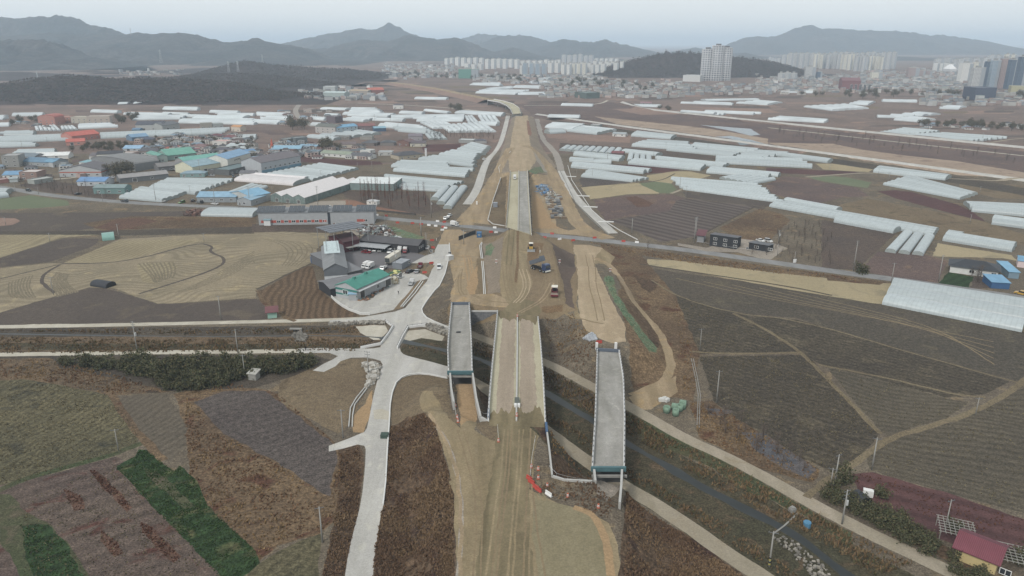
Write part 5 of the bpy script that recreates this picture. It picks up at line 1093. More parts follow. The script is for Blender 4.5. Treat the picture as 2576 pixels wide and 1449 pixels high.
# ------------------------------------------------------------------ poles
POLE = pm('pole_concrete', (150,148,142), .85); STL = pm('pole_steel', (112,116,120), .5, .3)
def topz(b, py):
    lo, hi = b.z, b.z+30
    for _ in range(30):
        m_ = (lo+hi)/2; v = Vector((b.x, b.y, m_-HC)); f_ = v.y*cP-v.z*sP; q = 724.5-F*(v.y*sP+v.z*cP)/f_
        if q > py: lo = m_
        else: hi = m_
    return (lo+hi)/2
PO = {'h': ('near the stubble fields at left', [(1385,1405,1085,'t'),(2225,1070,830,''),(2395,1405,1165,''),(540,820,640,''),(1200,260,105,''),(505,290,215,''),(2055,290,200,''),(60,120,50,'')]),
 'd': ('along the village road', [(1570,1065,870,'x'),(1915,990,900,''),(2165,1095,885,'x'),(2515,1100,905,'x'),(155,960,880,''),(1035,1060,980,''),(390,990,930,''),(610,850,720,'x'),(2015,790,640,''),(475,460,415,''),(230,550,450,''),(1570,395,340,''),(1930,400,330,'')]),
 'e': ('in the nursery and greenhouse area', [(1180,1165,975,'t'),(1765,1225,985,'t'),(625,1115,905,'x'),(940,1130,1050,''),(265,1110,1030,''),(655,815,745,''),(1022,730,670,''),(1168,740,655,''),(165,980,915,''),(1700,945,870,''),(2025,1055,970,''),(1820,1010,950,''),(1660,1400,1220,''),(1300,1300,1200,''),(1215,520,440,''),(1355,300,215,'x'),(1195,250,185,''),(2050,310,255,''),(1690,300,255,'')]),
 'i': ('around the concrete yard', [(1405,660,455,'t'),(1665,340,145,''),(848,310,170,''),(1735,520,370,'x'),(1715,470,300,'x'),(2090,420,275,'')]),
 'j': ('near the cross road', [(375,300,165,'a'),(2065,200,50,'')]),
 'f': ('among the greenhouses right of the highway', [(1845,1440,1215,'x'),(1205,1380,1230,''),(1688,940,810,''),(1747,1020,905,''),(960,660,525,''),(722,570,470,''),(808,825,725,''),(650,805,735,''),(1548,530,465,''),(1648,540,470,''),(1968,540,475,''),(2353,585,525,''),(1424,610,545,'')]),
 'g': ('in the far right fields', [(110,1440,1350,'x'),(1215,845,765,'x'),(1110,790,735,''),(620,740,680,''),(2130,980,910,''),(2030,1290,1190,''),(2155,450,365,'x')]),
 'k': ('beside the black houses', [(725,400,55,'x'),(1855,400,225,'t'),(1840,570,410,''),(2070,660,510,'s')]),
 'l': ('along the road at the right edge', [(285,775,365,'x'),(795,935,665,''),(1425,920,560,'')]),
 'q': ('in the dark fields right of the stream', [(525,290,180,''),(610,560,395,''),(1215,980,825,''),(880,1400,1220,'b')]),
 'r': ('in the lower right corner fields', [(590,575,310,''),(345,1020,740,'t'),(1190,1080,820,''),(1445,120,-20,''),(250,710,620,'')]),
 'n': ('beside the curving concrete road', [(665,260,120,'x'),(515,635,465,''),(393,1250,1040,'')]),
 'm': ('in the lower left fields', [(750,660,520,''),(1548,190,50,'')])}
PTOP = {}
for k, (ds, L) in PO.items():
    for i, (x, y, ty, kd) in enumerate(sorted(L)):
        b = S(pt(k, x, y)); h = min(16, max(5, topz(b, pt(k, x, ty)[1])-b.z)); o = empty('utility_pole', b, random.uniform(-.5, .5)); PTOP[(k, x)] = (b, h)
        tag(o, f"{'tall ' if h > 11 else ''}grey concrete utility pole {ds}, {ORD[i] if i < 12 else 'rightmost' } from the left", 'utility pole', 'utility poles'); r = .2 if h > 8 else .14
        if i >= 12: o['label'] = f"grey concrete utility pole {ds}, {'thirteenth fourteenth fifteenth sixteenth seventeenth eighteenth nineteenth twentieth'.split()[i-12]} from the left"
        MB().tube((0,0,-.2), (0,0,h), r, r*.6, 8).build('pole', POLE, o, True)
        n = {'': 1, 'x': 3, 't': 3, 'a': 1, 's': 0, 'b': 1}[kd]
        for j in range(n):
            z = h-.4-j*.9; MB().box(-1.0+.2*j, -.05, z, 1.0-.2*j, .05, z+.1).box(-.85, -.04, z+.1, -.78, .04, z+.35).box(.78, -.04, z+.1, .85, .04, z+.35).build('crossarm', STL, o)
        if kd == 't': MB().tube((.45,0,h*.55), (.45,0,h*.55+1.1), .35, .35, 10).box(.1,-.1,h*.6,.3,.1,h*.62).build('transformer', pm('transformer_grey', (176,178,176)), o)
        if kd == 'a': MB().box(-.1, -.06, h-.3, 6.0, .06, h-.1).build('arm', POLE, o)
        if kd == 's': MB().box(-.9, -.25, 0, .9, -.15, 1.8).build('sign_board', WHITE, o)
        if kd == 'b': 
            for j in range(4): MB().tube((0,0,.5+j*.5), (0,0,.75+j*.5), r+.02, None, 8).build('stripe', BLACK if j % 2 else pm('yellow_band', (200,180,60)), o)
def wire(a, b, lb):
    A_, ha = PTOP[a]; B_, hb = PTOP[b]; p = A_+Vector((0,0,ha-.3)); q = B_+Vector((0,0,hb-.3)); n = 10; L = []
    for i in range(n+1):
        t = i/n; v = p.lerp(q, t); v.z -= 1.2*4*t*(1-t); L.append(v)
    mb = MB(); [mb.tube(L[i], L[i+1], .018, None, 3) for i in range(n)]; tag(mb.build('power_line', BLACK), lb, 'cable')
wire(('r',345),('r',1190),'black power line sagging between the two lower right poles'); wire(('h',1385),('h',2395),'power line above the left ditch'); wire(('n',515),('n',393),'power line left of the concrete road'); wire(('h',2395),('n',665),'power line reaching the pole at the road junction')
# ------------------------------------------------------------------ vehicles
TYRE = pm('tyre', (28,28,30), .9); GLASSM = pm('car_glass', (30,36,42), .1, spec=.7, var=.05); GREY = pm('bed_grey', (120,124,126), .6); LAMP = pm('lamp_glass', (226,226,216), .2); TAIL = pm('tail_lamp', (150,30,28), .3)
WHM = {}
def wheels(root, xs, hw, r):
    key = (r,); 
    if key not in WHM: WHM[key] = (MB().tube((0,-.11,0), (0,.11,0), r, r, 14).me('wheel', TYRE), MB().tube((0,-.12,0), (0,.12,0), r*.55, r*.55, 10).me('rim', STEEL))
    for x in xs:
        for s in (-1, 1): w = link('wheel', WHM[key][0], root, (x, s*(hw-.1), r)); link('rim', WHM[key][1], w)
def body(mb, prof, w, tp=0):  # profile in x,z; width w
    n = len(prof); mb.prism([(x, z) for x, z in prof], -w/2, w/2)
PROTO = {}
CC = dict(w=(214,216,216), s=(160,164,168), k=(34,36,42), r=(150,24,36), m=(132,36,52), b=(44,66,112), y=(214,160,40), g=(96,140,60), d=(70,76,84))
def vehicle(kind, c):
    if (kind, c) in PROTO: return copytree(PROTO[(kind, c)])
    P = pm('paint_'+c, CC[c], .3, .1, .5, var=.04); o = empty({'sedan':'car','suv':'car','pickup':'pickup_truck','box':'box_truck','dump':'dump_truck','roller':'road_roller','dozer':'bulldozer','semi':'semi_trailer','flat':'flatbed_truck'}[kind])
    B = lambda nm, f, m: (lambda mb: (f(mb), mb.build(nm, m, o))[1])(MB())
    if kind in ('sedan', 'suv'):
        h = 1.45 if kind == 'sedan' else 1.72; q = h
        B('body', lambda m: m.prism([(-2.3,.3),(2.25,.3),(2.35,.6),(2.2,.82),(1.15,.95),(-1.7 if kind == 'sedan' else -2.2,.98),(-2.35,.85)], -.9, .9), P)
        cab = [(1.05,.93),(.35,q-.03),(-1.0,q-.02),(-1.75,.97)] if kind == 'sedan' else [(1.05,.93),(.45,q-.03),(-1.9,q-.02),(-2.25,.97)]
        B('window_band', lambda m: m.prism(cab, -.78, .78), GLASSM)
        B('roof', lambda m: m.prism([(cab[1][0]+.05,q-.1),(cab[1][0]-.1,q),(cab[2][0]+.1,q),(cab[2][0]-.1,q-.12)], -.79, .79), P)
        for s in (-.62, .62): B('headlight', lambda m: m.box(2.22, s-.2, .58, 2.36, s+.2, .74), LAMP); B('tail_light', lambda m: m.box(-2.37, s-.2, .62, -2.3, s+.2, .8), TAIL)
        wheels(o, (-1.4, 1.4), .9, .33)
    elif kind in ('pickup', 'box', 'flat'):
        B('cab', lambda m: m.prism([(1.0,.45),(2.4,.45),(2.5,.9),(2.3,1.25),(2.0,1.88),(1.75,1.95),(1.0,1.95)], -.85, .85), P)
        B('windscreen', lambda m: m.add([(2.33,-.75,1.28),(2.33,.75,1.28),(2.06,.7,1.84),(2.06,-.7,1.84)], [(0,1,2,3)]), GLASSM)
        for s in (-1, 1): B('side_window', lambda m: m.box(1.15, s*.86-.01, 1.2, 2.0, s*.86+.01, 1.75), GLASSM)
        if kind == 'box': B('cargo_box', lambda m: m.box(-2.55, -.92, .75, .9, .92, 2.65), pm('box_white', (216,216,214), .5))
        else:
            B('bed', lambda m: m.box(-2.5, -.85, .62, .92, .85, .74), GREY)
            B('bed_side', lambda m: m.box(-2.5,-.88,.74,.92,-.82,1.12).box(-2.5,.82,.74,.92,.88,1.12).box(-2.5,-.82,.74,-2.44,.82,1.12), P if kind == 'pickup' else GREY)
        B('chassis', lambda m: m.box(-2.4, -.4, .4, 1.0, .4, .62), TYRE); wheels(o, (-1.5, 1.6), .85, .34)
    elif kind == 'dump':
        B('cab', lambda m: m.prism([(2.2,.9),(4.1,.9),(4.2,1.8),(4.0,2.9),(3.6,3.1),(2.2,3.1)], -1.2, 1.2), P)
        B('windscreen', lambda m: m.add([(4.23,-1.05,1.85),(4.23,1.05,1.85),(4.05,1.0,2.8),(4.05,-1.0,2.8)], [(0,1,2,3)]), GLASSM)
        B('bumper', lambda m: m.box(4.1, -1.2, .5, 4.3, 1.2, 1.0), LAMP); B('chassis', lambda m: m.box(-4.0, -.5, .8, 3.0, .5, 1.2), TYRE)
        bd = B('tipping_bed', lambda m: m.box(0,-1.25,0,6.0,1.25,.15).box(0,-1.25,.15,6.0,-1.12,1.4).box(0,1.12,.15,6.0,1.25,1.4).box(5.85,-1.12,.15,6.0,1.12,1.9), pm('dump_steel', (96,104,116), .6, .2)); bd.location = (-4.0, 0, 1.4); bd.rotation_euler = (0, R(-24), 0)
        B('hydraulic_ram', lambda m: m.tube((.8,0,1.2), (1.2,0,3.4), .12), STEEL); wheels(o, (-3.2, -1.9, 1.3, 3.0), 1.2, .52)
    elif kind == 'roller':
        B('drum', lambda m: m.tube((2.2,-1.05,.75), (2.2,1.05,.75), .75, .75, 18), pm('drum_steel', (130,112,96), .5, .4)); B('drum_frame', lambda m: m.box(1.2,-1.2,.5,3.1,-1.07,1.0).box(1.2,1.07,.5,3.1,1.2,1.0).box(2.95,-1.07,.5,3.1,1.07,1.0), P)
        B('body', lambda m: m.prism([(-2.6,.7),(1.1,.7),(1.1,1.3),(-.4,1.4),(-.6,1.9),(-2.6,1.8)], -.95, .95), P); B('cab_frame', lambda m: m.box(-.6,-.8,1.5,-.5,-.7,2.9).box(-.6,.7,1.5,-.5,.8,2.9).box(.9,-.8,1.2,1.0,-.7,2.9).box(.9,.7,1.2,1.0,.8,2.9).box(-.4,-.6,1.3,.4,.6,2.2), TYRE)
        B('canopy', lambda m: m.box(-.9,-1.0,2.9,1.2,1.0,3.05), pm('cream_canopy', (220,214,196), .5)); wheels(o, (-1.7,), 1.1, .72)
    elif kind == 'dozer':
        for s in (-1, 1): B('track', lambda m: m.prism([(-1.9,.3),(-1.5,0),(1.5,0),(1.9,.3),(1.9,.7),(1.5,1.0),(-1.5,1.0),(-1.9,.7)], s*1.0-.25, s*1.0+.25), TYRE)
        B('body', lambda m: m.box(-1.7,-.75,.6,1.7,.75,1.6), P); B('cab', lambda m: m.box(-1.4,-.7,1.6,.2,.7,2.7), GLASSM); B('cab_roof', lambda m: m.box(-1.6,-.85,2.7,.4,.85,2.85), pm('cream_canopy', (220,214,196), .5)); B('blade', lambda m: m.prism([(2.2,0),(2.45,.1),(2.35,.6),(2.45,1.1),(2.2,1.1)], -1.5, 1.5), STEEL); B('blade_arm', lambda m: m.box(.5,-1.3,.4,2.2,-1.2,.55).box(.5,1.2,.4,2.2,1.3,.55), P)
    elif kind == 'semi':
        B('trailer_box', lambda m: m.box(-6.4, -1.22, 1.1, 5.6, 1.22, 3.9), pm('reefer_cream', (212,204,184), .5)); B('front_unit', lambda m: m.box(5.6, -1.0, 1.5, 6.0, 1.0, 3.4), pm('reefer_unit', (66,72,74), .6)); B('chassis', lambda m: m.box(-6.2,-.5,.8,6.0,.5,1.1), TYRE); wheels(o, (-5.3,-4.1,-2.9), 1.2, .5)
        for s in (-.9, .9): B('landing_leg', lambda m: m.box(3.6, s-.1, 0, 3.8, s+.1, .9), STEEL)
    PROTO[(kind, c)] = o; return o
def place(kind, c, k, x, y, x2, y2, label, cat, group=None, z=None):
    if kind in ('dump','roller','dozer'): z = None
    a = S(pt(k, x, y)) if z is None else G(pt(k, x, y), z); b = S(pt(k, x2, y2)) if z is None else G(pt(k, x2, y2), z)
    o = vehicle(kind, c); o.location = a; o.rotation_euler = (0, 0, math.atan2(b.y-a.y, b.x-a.x)); tag(o, label, cat, group); o.scale = (1.22,)*3 if kind in ('dump','roller','dozer') else (1.06,)*3; return o
cg = 'cars parked under the carport'
for i, (x, y, kd, c) in enumerate(((1078,466,'sedan','s'),(1112,472,'sedan','s'),(1152,478,'sedan','w'),(1197,485,'suv','w'),(1252,488,'sedan','s'),(1346,502,'suv','w'),(1385,514,'sedan','w'))):
    place(kd, c, 'i', x, y, x-22, y+28, f"{'white' if c == 'w' else 'silver'} car parked under the carport, {ORD[i]} from the left", 'car', cg)
VL = [('sedan','r','i',1112,508,1160,512,'dark red car parked in front of the row of silver cars','car'),('box','w','i',1447,498,1432,525,'white box truck parked beside the red fronted truck','truck'),('box','r','i',1502,502,1488,530,'box truck with a red cab parked at the carport end','truck'),
 ('box','w','i',1105,655,1080,668,'left of the two white box vans behind the barn roof','truck'),('box','w','i',1145,662,1118,676,'right of the two white box vans behind the barn roof','truck'),('semi','w','i',1378,598,1300,650,'long cream refrigerated trailer beside the grey site cabin','trailer'),('pickup','w','i',1284,672,1262,690,'white truck cab behind the ridge of the green workshop','truck'),
 ('flat','w','i',1418,755,1450,762,'white flatbed truck at the end of the green workshop','truck'),('pickup','w','i',1563,822,1585,790,'white pickup truck in the yard beside the open drain','truck'),('pickup','m','i',1652,652,1668,620,'maroon small truck on the bare soil patch','truck'),
 ('sedan','k','i',1550,702,1580,690,'black car beside the silver one in the yard','car'),('sedan','s','i',1618,702,1632,680,'silver car beside the black one in the yard','car'),('suv','w','i',1843,662,1843,700,'white car driving on the concrete road','car'),('sedan','w','i',1725,462,1730,430,'white car by the right end of the black building','car'),
 ('sedan','w','i',1947,138,1925,152,'white car on the verge behind the white pickup','car'),('pickup','w','i',1916,168,1895,180,'white pickup truck on the verge at the cross road','truck'),('box','w','i',2000,235,2050,245,'white box truck driving on the cross road','truck'),('pickup','w','i',1308,332,1306,360,'white truck parked in front of the scrap heap','truck'),('sedan','w','i',740,52,720,66,'white car showing behind the solar panels of the long shed','car'),
 ('suv','k','d',290,958,330,966,'dark car driving on the village road at left','car'),('sedan','k','d',785,994,830,984,'black car on the side lane below the teal shed','car'),('pickup','d','d',1255,1068,1300,1072,'dark pickup truck driving past the first tunnels','truck'),('pickup','w','d',1635,1068,1600,1062,'white truck parked at the tunnel ends by the road','truck'),('suv','k','d',1942,1062,1960,1040,'black car beside the roadside shop','car'),('flat','k','d',2012,1080,2050,1084,'dark flatbed truck in front of the roadside shop','truck'),
 ('sedan','w','d',2162,1092,2120,1088,'white car in front of the long blue roofed shop','car'),('suv','w','d',2430,1098,2460,1100,'white car in front of the grey gabled roadside house','car'),('suv','g','d',1830,1078,1800,1086,'lime green farm vehicle by the roadside','vehicle'),('flat','w','d',1740,752,1780,748,'white flatbed truck in the lumber yard','truck'),('sedan','w','d',1130,825,1100,822,'white car right of the blue solar house','car'),('sedan','s','d',1078,822,1050,818,'silver car right behind the blue solar house','car'),('suv','d','d',2348,815,2360,835,'grey car in the white bungalow yard','car'),('sedan','k','d',2390,818,2400,836,'black car in the white bungalow yard','car'),('sedan','s','d',2130,806,2160,806,'silver car under the dark canopy building','car'),
 ('sedan','w','k',1615,378,1660,392,'white car left of the pair behind the small black building','car'),('suv','w','k',1720,382,1760,394,'white car right of the pair behind the small black building','car'),('suv','y','l',2535,1090,2490,1080,'yellow car on the road at the right edge','car'),('sedan','w','e',2293,640,2280,650,'white car beside the pale concrete strip left of the highway','car')]
for v in VL: place(*v)
place('box', 'w', 'f', 28, 835, 28, 880, 'white truck standing on the cream half of the overpass', 'truck', z=ZB+.02)
dmp = place('dump', 'b', 'j', 1140, 575, 1230, 605, 'blue dump truck tipping its bed on the earth fill', 'dump truck'); place('roller', 'm', 'j', 1287, 820, 1285, 860, 'road roller with a cream canopy on the dark earth fill', 'road roller'); place('dozer', 'y', 'j', 1050, 372, 1052, 400, 'bulldozer with a pale cab roof on the earth fill behind the dump truck', 'bulldozer')
# ------------------------------------------------------------------ barriers, drums, poles
def barrier_me(c):
    mb = MB(); mb.prism([(-.25,0),(.25,0),(.22,.25),(.1,.45),(.08,.95),(-.08,.95),(-.1,.45),(-.22,.25)], -.95, .95)
    for y in (-.55, .0, .55): mb.box(-.262, y-.16, .1, .262, y+.16, .2)
    return mb.me('barrier', RED if c == 'r' else WHITE)
BM = {'r': barrier_me('r'), 'w': barrier_me('w')}
BR_ = [('i','on the cross road verge by the yard',[(1425,207,'r'),(1575,213,'r'),(1663,222,'r'),(1740,232,'w'),(1808,240,'w'),(1885,250,'r'),(1907,260,'w'),(1875,280,'w'),(1215,130,'w'),(1310,137,'r'),(1827,192,'w'),(1895,200,'r'),(1773,385,'r'),(1782,458,'r'),(1765,615,'r'),(1697,710,'r'),(2403,256,'w'),(2415,304,'w'),(2365,302,'r')]),
 ('j','along the cross road at the fill',[(1262,210,'r'),(1187,250,'r'),(1337,265,'w'),(1474,278,'r'),(1690,252,'r'),(1980,287,'r'),(2115,297,'w'),(685,150,'w'),(700,197,'w'),(648,192,'r'),(1735,1305,'r')]), ('o','below the main bridge',[(527,955,'r'),(537,972,'r'),(560,1000,'r'),(572,1012,'r'),(625,1035,'w')])]
for k, ds, L in BR_:
    for c in 'rw':
        for i, (x, y, _) in enumerate(sorted([q for q in L if q[2] == c])):
            p = S(pt(k, x, y)); o = link('road_barrier', BM[c], None, p, R(90)+random.uniform(-.4, .4) if k != 'o' else R(40)); o.scale = (1.05,)*3 if k != 'o' else (1.0,)*3
            tag(o, f"{'red' if c == 'r' else 'white'} plastic road barrier {ds}, {ORD[min(i,11)]} from the left", 'barrier', 'plastic road barriers')
for i, (x, y) in enumerate(((537,893),(572,905),(572,950),(618,990),(723,1043),(880,1098),(147,580),(157,640),(161,660),(462,628),(465,118),(368,760))):
    p = S(pt('o', x, y)) if i not in (9, 10) else G(pt('o', x, y), ZB+.5); o = empty('traffic_drum', p); o.scale = (.95,)*3
    tag(o, f"orange traffic drum with white bands {['at the top of the slope rope','right of the topmost slope drum','below the top pair on the slope','below the middle of the slope','near the brown slope edge','by the right ramp fill','upper on the left brown ramp','middle on the left brown ramp','lowest on the left brown ramp','at the near end of the median','at the far end of the median','left of the main dirt road'][i]}", 'traffic drum', 'orange traffic drums')
    MB().tube((0,0,0), (0,0,.95), .3, .22, 10).box(-.35,-.35,0,.35,.35,.08).build('drum', pm('drum_orange', (206,84,44), .5), o)
    for z in (.3, .62): MB().tube((0,0,z), (0,0,z+.15), .3-.05*z, .295-.06*z, 10).build('band', WHITE, o)
for i, (x, y) in enumerate(((700,515),(1337,515),(1845,605))):
    o = empty('marker_post', S(pt('j', x, y))); tag(o, f"striped marker post {['on the left slope of the fill','on the dark right slope of the fill','by the two track trail'][i]}", 'post'); MB().box(-.08,-.08,0,.08,.08,2.4).build('post', STEEL, o)
    for j in range(3): MB().box(-.5,-.12,1.0+j*.55,.5,-.09,1.25+j*.55).build('board', WHITE if j != 1 else RED, o)
# rope fences on foreground embankment
def rope(lb, k, xy, h=1.0):
    P = [S(p) for p in Q(k, *xy)]; mb = MB(); pb = MB(); o = empty('rope_fence', P[0]); tag(o, lb, 'fence')
    L = res(P, max(2, int(sum((P[i+1]-P[i]).length for i in range(len(P)-1))/4)))
    for p in L: q = p-P[0]; pq = link('post', MB().tube((0,0,0), (0,0,h), .05, .05, 5).me('post', STEEL), o, q)
    for i in range(len(L)-1): mb.tube(L[i]-P[0]+Vector((0,0,h*.9)), L[i+1]-P[0]+Vector((0,0,h*.9)), .03, .03, 4)
    mb.build('rope', WHITE, o)
rope('rope fence with posts running down from the main bridge corner', 'o', (580,655,555,760,540,850,530,950)); rope('rope fence left of the main dirt road', 'o', (360,610,364,700,368,760)); rope('rope fence on the left brown ramp', 'o', (135,455,142,540,150,640,162,660))
rope('cable fence on the low wall below the main bridge', 'o', (628,900,645,935,740,960,845,975)); rope('cable fence between the left ramp and the main bridge', 'o', (268,612,290,632,312,645))
rope('white picket fence in front of the black houses', 'k', (760,400,1000,440,1300,490,1500,510,1690,540), 1.1)
fw = empty('site_hoarding', S(pt('i',2040,383))); a, b = S(pt('i',2040,383)), S(pt('i',2210,318)); tag(fw, 'dark steel hoarding beside the blue container', 'fence'); fw.rotation_euler = (0,0,math.atan2(b.y-a.y, b.x-a.x)); L = (b-a).length
for i in range(10): MB().box(i*L/10+.05,-.05,.2,(i+1)*L/10-.05,.05,2.4).build('panel', pm('hoarding', (62,68,76), .6), fw)
wf = curb('low dark wall along the red soil in front of the bare trees', 'e', (1185,1160,1400,1180,1610,1200), 1.2, .3, mat=pm('dark_wall', (84,78,74)), name='wall', cat='wall')
# concrete pipes
PM = MB(); n = 16
for i in range(n):
    a, b = 2*math.pi*i/n, 2*math.pi*(i+1)/n; v = []
    for t in (a, b): v += [(math.cos(t)*r, math.sin(t)*r, z) for r, z in ((1,0),(1,2),(.84,2),(.84,0))]
    PM.add(v, [(0,4,5,1),(1,5,6,2),(2,6,7,3),(3,7,4,0)])
pme = PM.me('pipe', pm('mossy_pipe', (116,152,126), .8, var=.2, scale=1.2), True)
for i, (x, y, lay) in enumerate(((420,575,1),(380,592,1),(422,600,0),(400,625,0),(355,610,0),(345,600,0),(436,590,0))):
    o = link('concrete_pipe', pme, None, S(pt('q', x, y))); tag(o, f"green tinted concrete pipe ring, {['lying topmost','lying in the middle','standing right of the middle','standing lowest','standing left','smallest standing left','standing rightmost'][i]}", 'pipe', 'concrete pipes by the farm road')
    s = .55 if i == 5 else .95; o.scale = (s,)*3
    if lay: o.rotation_euler = (R(90), 0, R(70)); o.location.z += s
def block(name, lb, cat, k, x, y, sx, sy, sz, rz, mat, group=None, z=0):
    mb = MB(); mb.cb(0, 0, 0, sx, sy, sz); mb.cb(.1*sx, .05*sy, sz, sx*.7, sy*.8, sz*.25); p = S(pt(k, x, y)); p.z += z; o = mb.build(name, mat, loc=p, rz=R(rz)); tag(o, lb, cat, group); return o
for i, (x, y) in enumerate(((328,552),(343,548),(355,553))): block('concrete_block', f"white concrete block behind the green pipes, {ORD[i]} from the left", 'block', 'q', x, y, 1.6, 1.2, .8, 20*i, KW, 'white concrete blocks')
block('water_box', 'grey square box beside the stream bank path', 'box', 'q', 998, 1118, 1.3, 1.2, .9, 30, DKC); o = MB().tube((0,0,0),(0,0,1.1),.8,.8,14).tube((0,0,1.1),(0,0,1.2),.85,.8,14).build('water_tank', pm('tank_blue', (60,130,176)), loc=S(pt('q',1073,1195))); tag(o, 'round blue water tank near the stream rapids', 'tank')
block('roller_box', 'dark drain grating box on the left ramp bridge deck', 'box', 'j', 320, 1200, 1.5, 1.0, .35, 0, pm('dark_box', (60,62,64)), z=ZB-float(H(*G(pt('j',320,1200),0)[:2]))); bpy.data.objects['roller_box'].location = G(pt('j',320,1202), ZB+.35); bpy.data.objects['roller_box'].name = 'tool_box'
f = G(pt('j',305,1080), ZB+.3); mb = MB(); mb.tube((-1.5,2,.1),(1.6,2.2,.1),.08).tube((-1.5,2,.1),(.1,-2.3,.1),.08).tube((1.6,2.2,.1),(.1,-2.3,.1),.08).tube((-1.8,3,.1),(1.2,3.1,.1),.08); o = mb.build('steel_frame', DKC, loc=f); tag(o, 'triangular frame of bars lying on the left ramp bridge deck', 'frame')
o = MB().box(-1,-.9,0,1,.9,1.0).build('electrical_box', pm('cabinet_green', (60,84,72)), loc=S(pt('n',760,628))); tag(o, 'dark green cabinet at the right kerb of the concrete road', 'cabinet')
# formwork stacks, scrap and rubble
stk = [pm('form_grey', (140,142,144)), pm('form_pale', (176,172,160)), pm('form_dark', (96,98,102)), pm('form_wood', (140,116,90))]
row = 0
for y in range(1010, 1240, 17):
    for x in range(340+int((y-1010)*.35), 480+int((y-1010)*.25), 34):
        if random.random() < .15: continue
        p = S(pt('f', x+random.uniform(-5,5), y)); mb = MB(); h = random.uniform(.8, 1.8)
        for q in range(4): mb.cb(0, 0, q*h/4, 3.0, 1.6, h/4-.08, random.uniform(-.04,.04))
        o = mb.build('formwork_stack', random.choice(stk), loc=p, rz=random.uniform(-.3,.3)); row += 1
        tag(o, 'stack of grey formwork panels in rows beside the overpass, right side', 'panel stack', 'stacked formwork panels beside the overpass')
def heap(name, lb, cat, poly, n, s, mats, hmax=2.0, k='i', kind='stuff', long=0):
    L = SA(Q(k, *poly)); lo, hi = L.min(0), L.max(0); c = L.mean(0); R0 = (hi-lo).max()/2
    objs = {m: MB() for m in mats}; i = 0
    while i < n:
        p = np.array([random.uniform(lo[0], hi[0]), random.uniform(lo[1], hi[1])])
        if not inside(p[None], L)[0]: continue
        i += 1; dd = np.hypot(*(p-c))/R0; z = float(H(p[0], p[1]))+max(0, hmax*(1-dd*1.1))*random.random(); mb = MB(); a = s*random.uniform(.4, 1.3)
        if long and random.random() < .5: 
            t = random.uniform(0, 6.3); mb.tube((0,0,0), (math.cos(t)*long, math.sin(t)*long, random.uniform(-.3,.8)), .09, .09, 4)
        else: mb.cb(0, 0, -a*.2, a, a*random.uniform(.4,1), a*random.uniform(.3,.8), random.uniform(0, 3))
        R_ = Matrix.Rotation(random.uniform(-.4,.4), 3, 'X'); objs[random.choice(mats)].add([Vector(v) @ R_+Vector((p[0], p[1], z+.1)) for v in mb.v], mb.f)
    V_ = MB(); mi = []; 
    for j, m in enumerate(mats): n0 = len(V_.f); V_.add(objs[m].v, objs[m].f); mi += [j]*(len(V_.f)-n0)
    o = V_.build(name, list(mats)); o.data.polygons.foreach_set('material_index', mi); tag(o, lb, cat, None, kind)
sc = [pm('scrap_white', (206,208,208)), pm('scrap_grey', (128,130,134)), pm('scrap_rust', (124,90,74)), pm('scrap_pale', (150,168,164)), pm('scrap_dark', (62,60,60))]
heap('scrap_heap', 'heap of white and rusty scrap metal and pipes behind the black building', 'scrap heap', (1000,290,1080,250,1200,235,1300,240,1400,320,1460,365,1340,345,1200,330,1050,320), 420, 1.5, sc, 3.4, long=5)
heap('scrap_heap', 'line of junk in front of the right end of the solar shed', 'scrap heap', (760,230,840,200,1000,210,1060,235,1000,260,860,262,780,255), 160, 1.4, sc, 1.6, long=3)
heap('blue_tarp_heap', 'pile of blue sheets and pipes beside the overpass', 'material pile', (245,905,320,890,375,930,370,985,300,1000,255,970), 160, 1.6, [pm('tarp_blue', (64,120,176)), pm('tarp_pale', (130,160,190)), sc[1]], 1.6, 'f', long=4)
heap('rubble', 'rubble and offcuts between the blue pile and panel stacks', 'rubble', (330,985,420,950,450,1010,480,1060,360,1070,320,1030), 140, 1.0, sc, 1.0, 'f', long=3)
heap('lumber_pile', 'reddish brown pile of timber beside the long white tunnel', 'timber pile', (1850,1205,1890,1160,2000,1145,2070,1170,2060,1200,1960,1215), 220, 1.6, [pm('lumber', (128,88,74)), pm('lumber_dark', (96,70,62))], 2.6, 'd', long=3)
heap('scrap_heap', 'orange and rusty machine parts along the green workshop wall', 'scrap heap', (1030,985,1100,960,1220,880,1300,840,1340,850,1240,900,1130,985,1040,995), 120, .8, [pm('machine_teal', (70,110,110)), sc[1], sc[2], pm('machine_orange', (170,110,66))], .5)
heap('covered_bales', 'tan sacks piled at the end of the green workshop', 'sacks', (1355,800,1400,770,1430,790,1420,815,1370,820), 60, 1.4, [pm('sack_tan', (170,146,104)), pm('sack_pale', (196,186,160))], 1.6)
heap('yellow_pile', 'yellow sheets and green net pile behind the white flatbed truck', 'material pile', (1350,725,1420,695,1450,705,1440,725,1370,745), 60, 1.4, [pm('sheet_yellow', (206,200,110)), pm('net_green_pile', (60,110,80))], 1.2)
heap('gravel_pile', 'pale blue grey gravel pile near the far end of the right ramp bridge', 'gravel pile', (1575,1265,1620,1235,1690,1240,1710,1275,1640,1285), 500, .7, [pm('gravel_blue', (170,176,184))], 1.8, 'j')
heap('stones', 'boulder wall below the road left of the crossing', 'boulders', (735,1218,1290,1198,1295,1225,740,1238), 260, 1.1, [pm('boulder', (150,142,128)), pm('boulder_dark', (116,110,100))], .4)
heap('stones', 'boulder wall beside the right concrete apron', 'boulders', (1715,1230,1740,1225,1960,1300,1970,1335,1860,1320,1720,1262), 220, 1.1, [pm('boulder', (150,142,128)), pm('boulder_dark', (116,110,100))], .4)
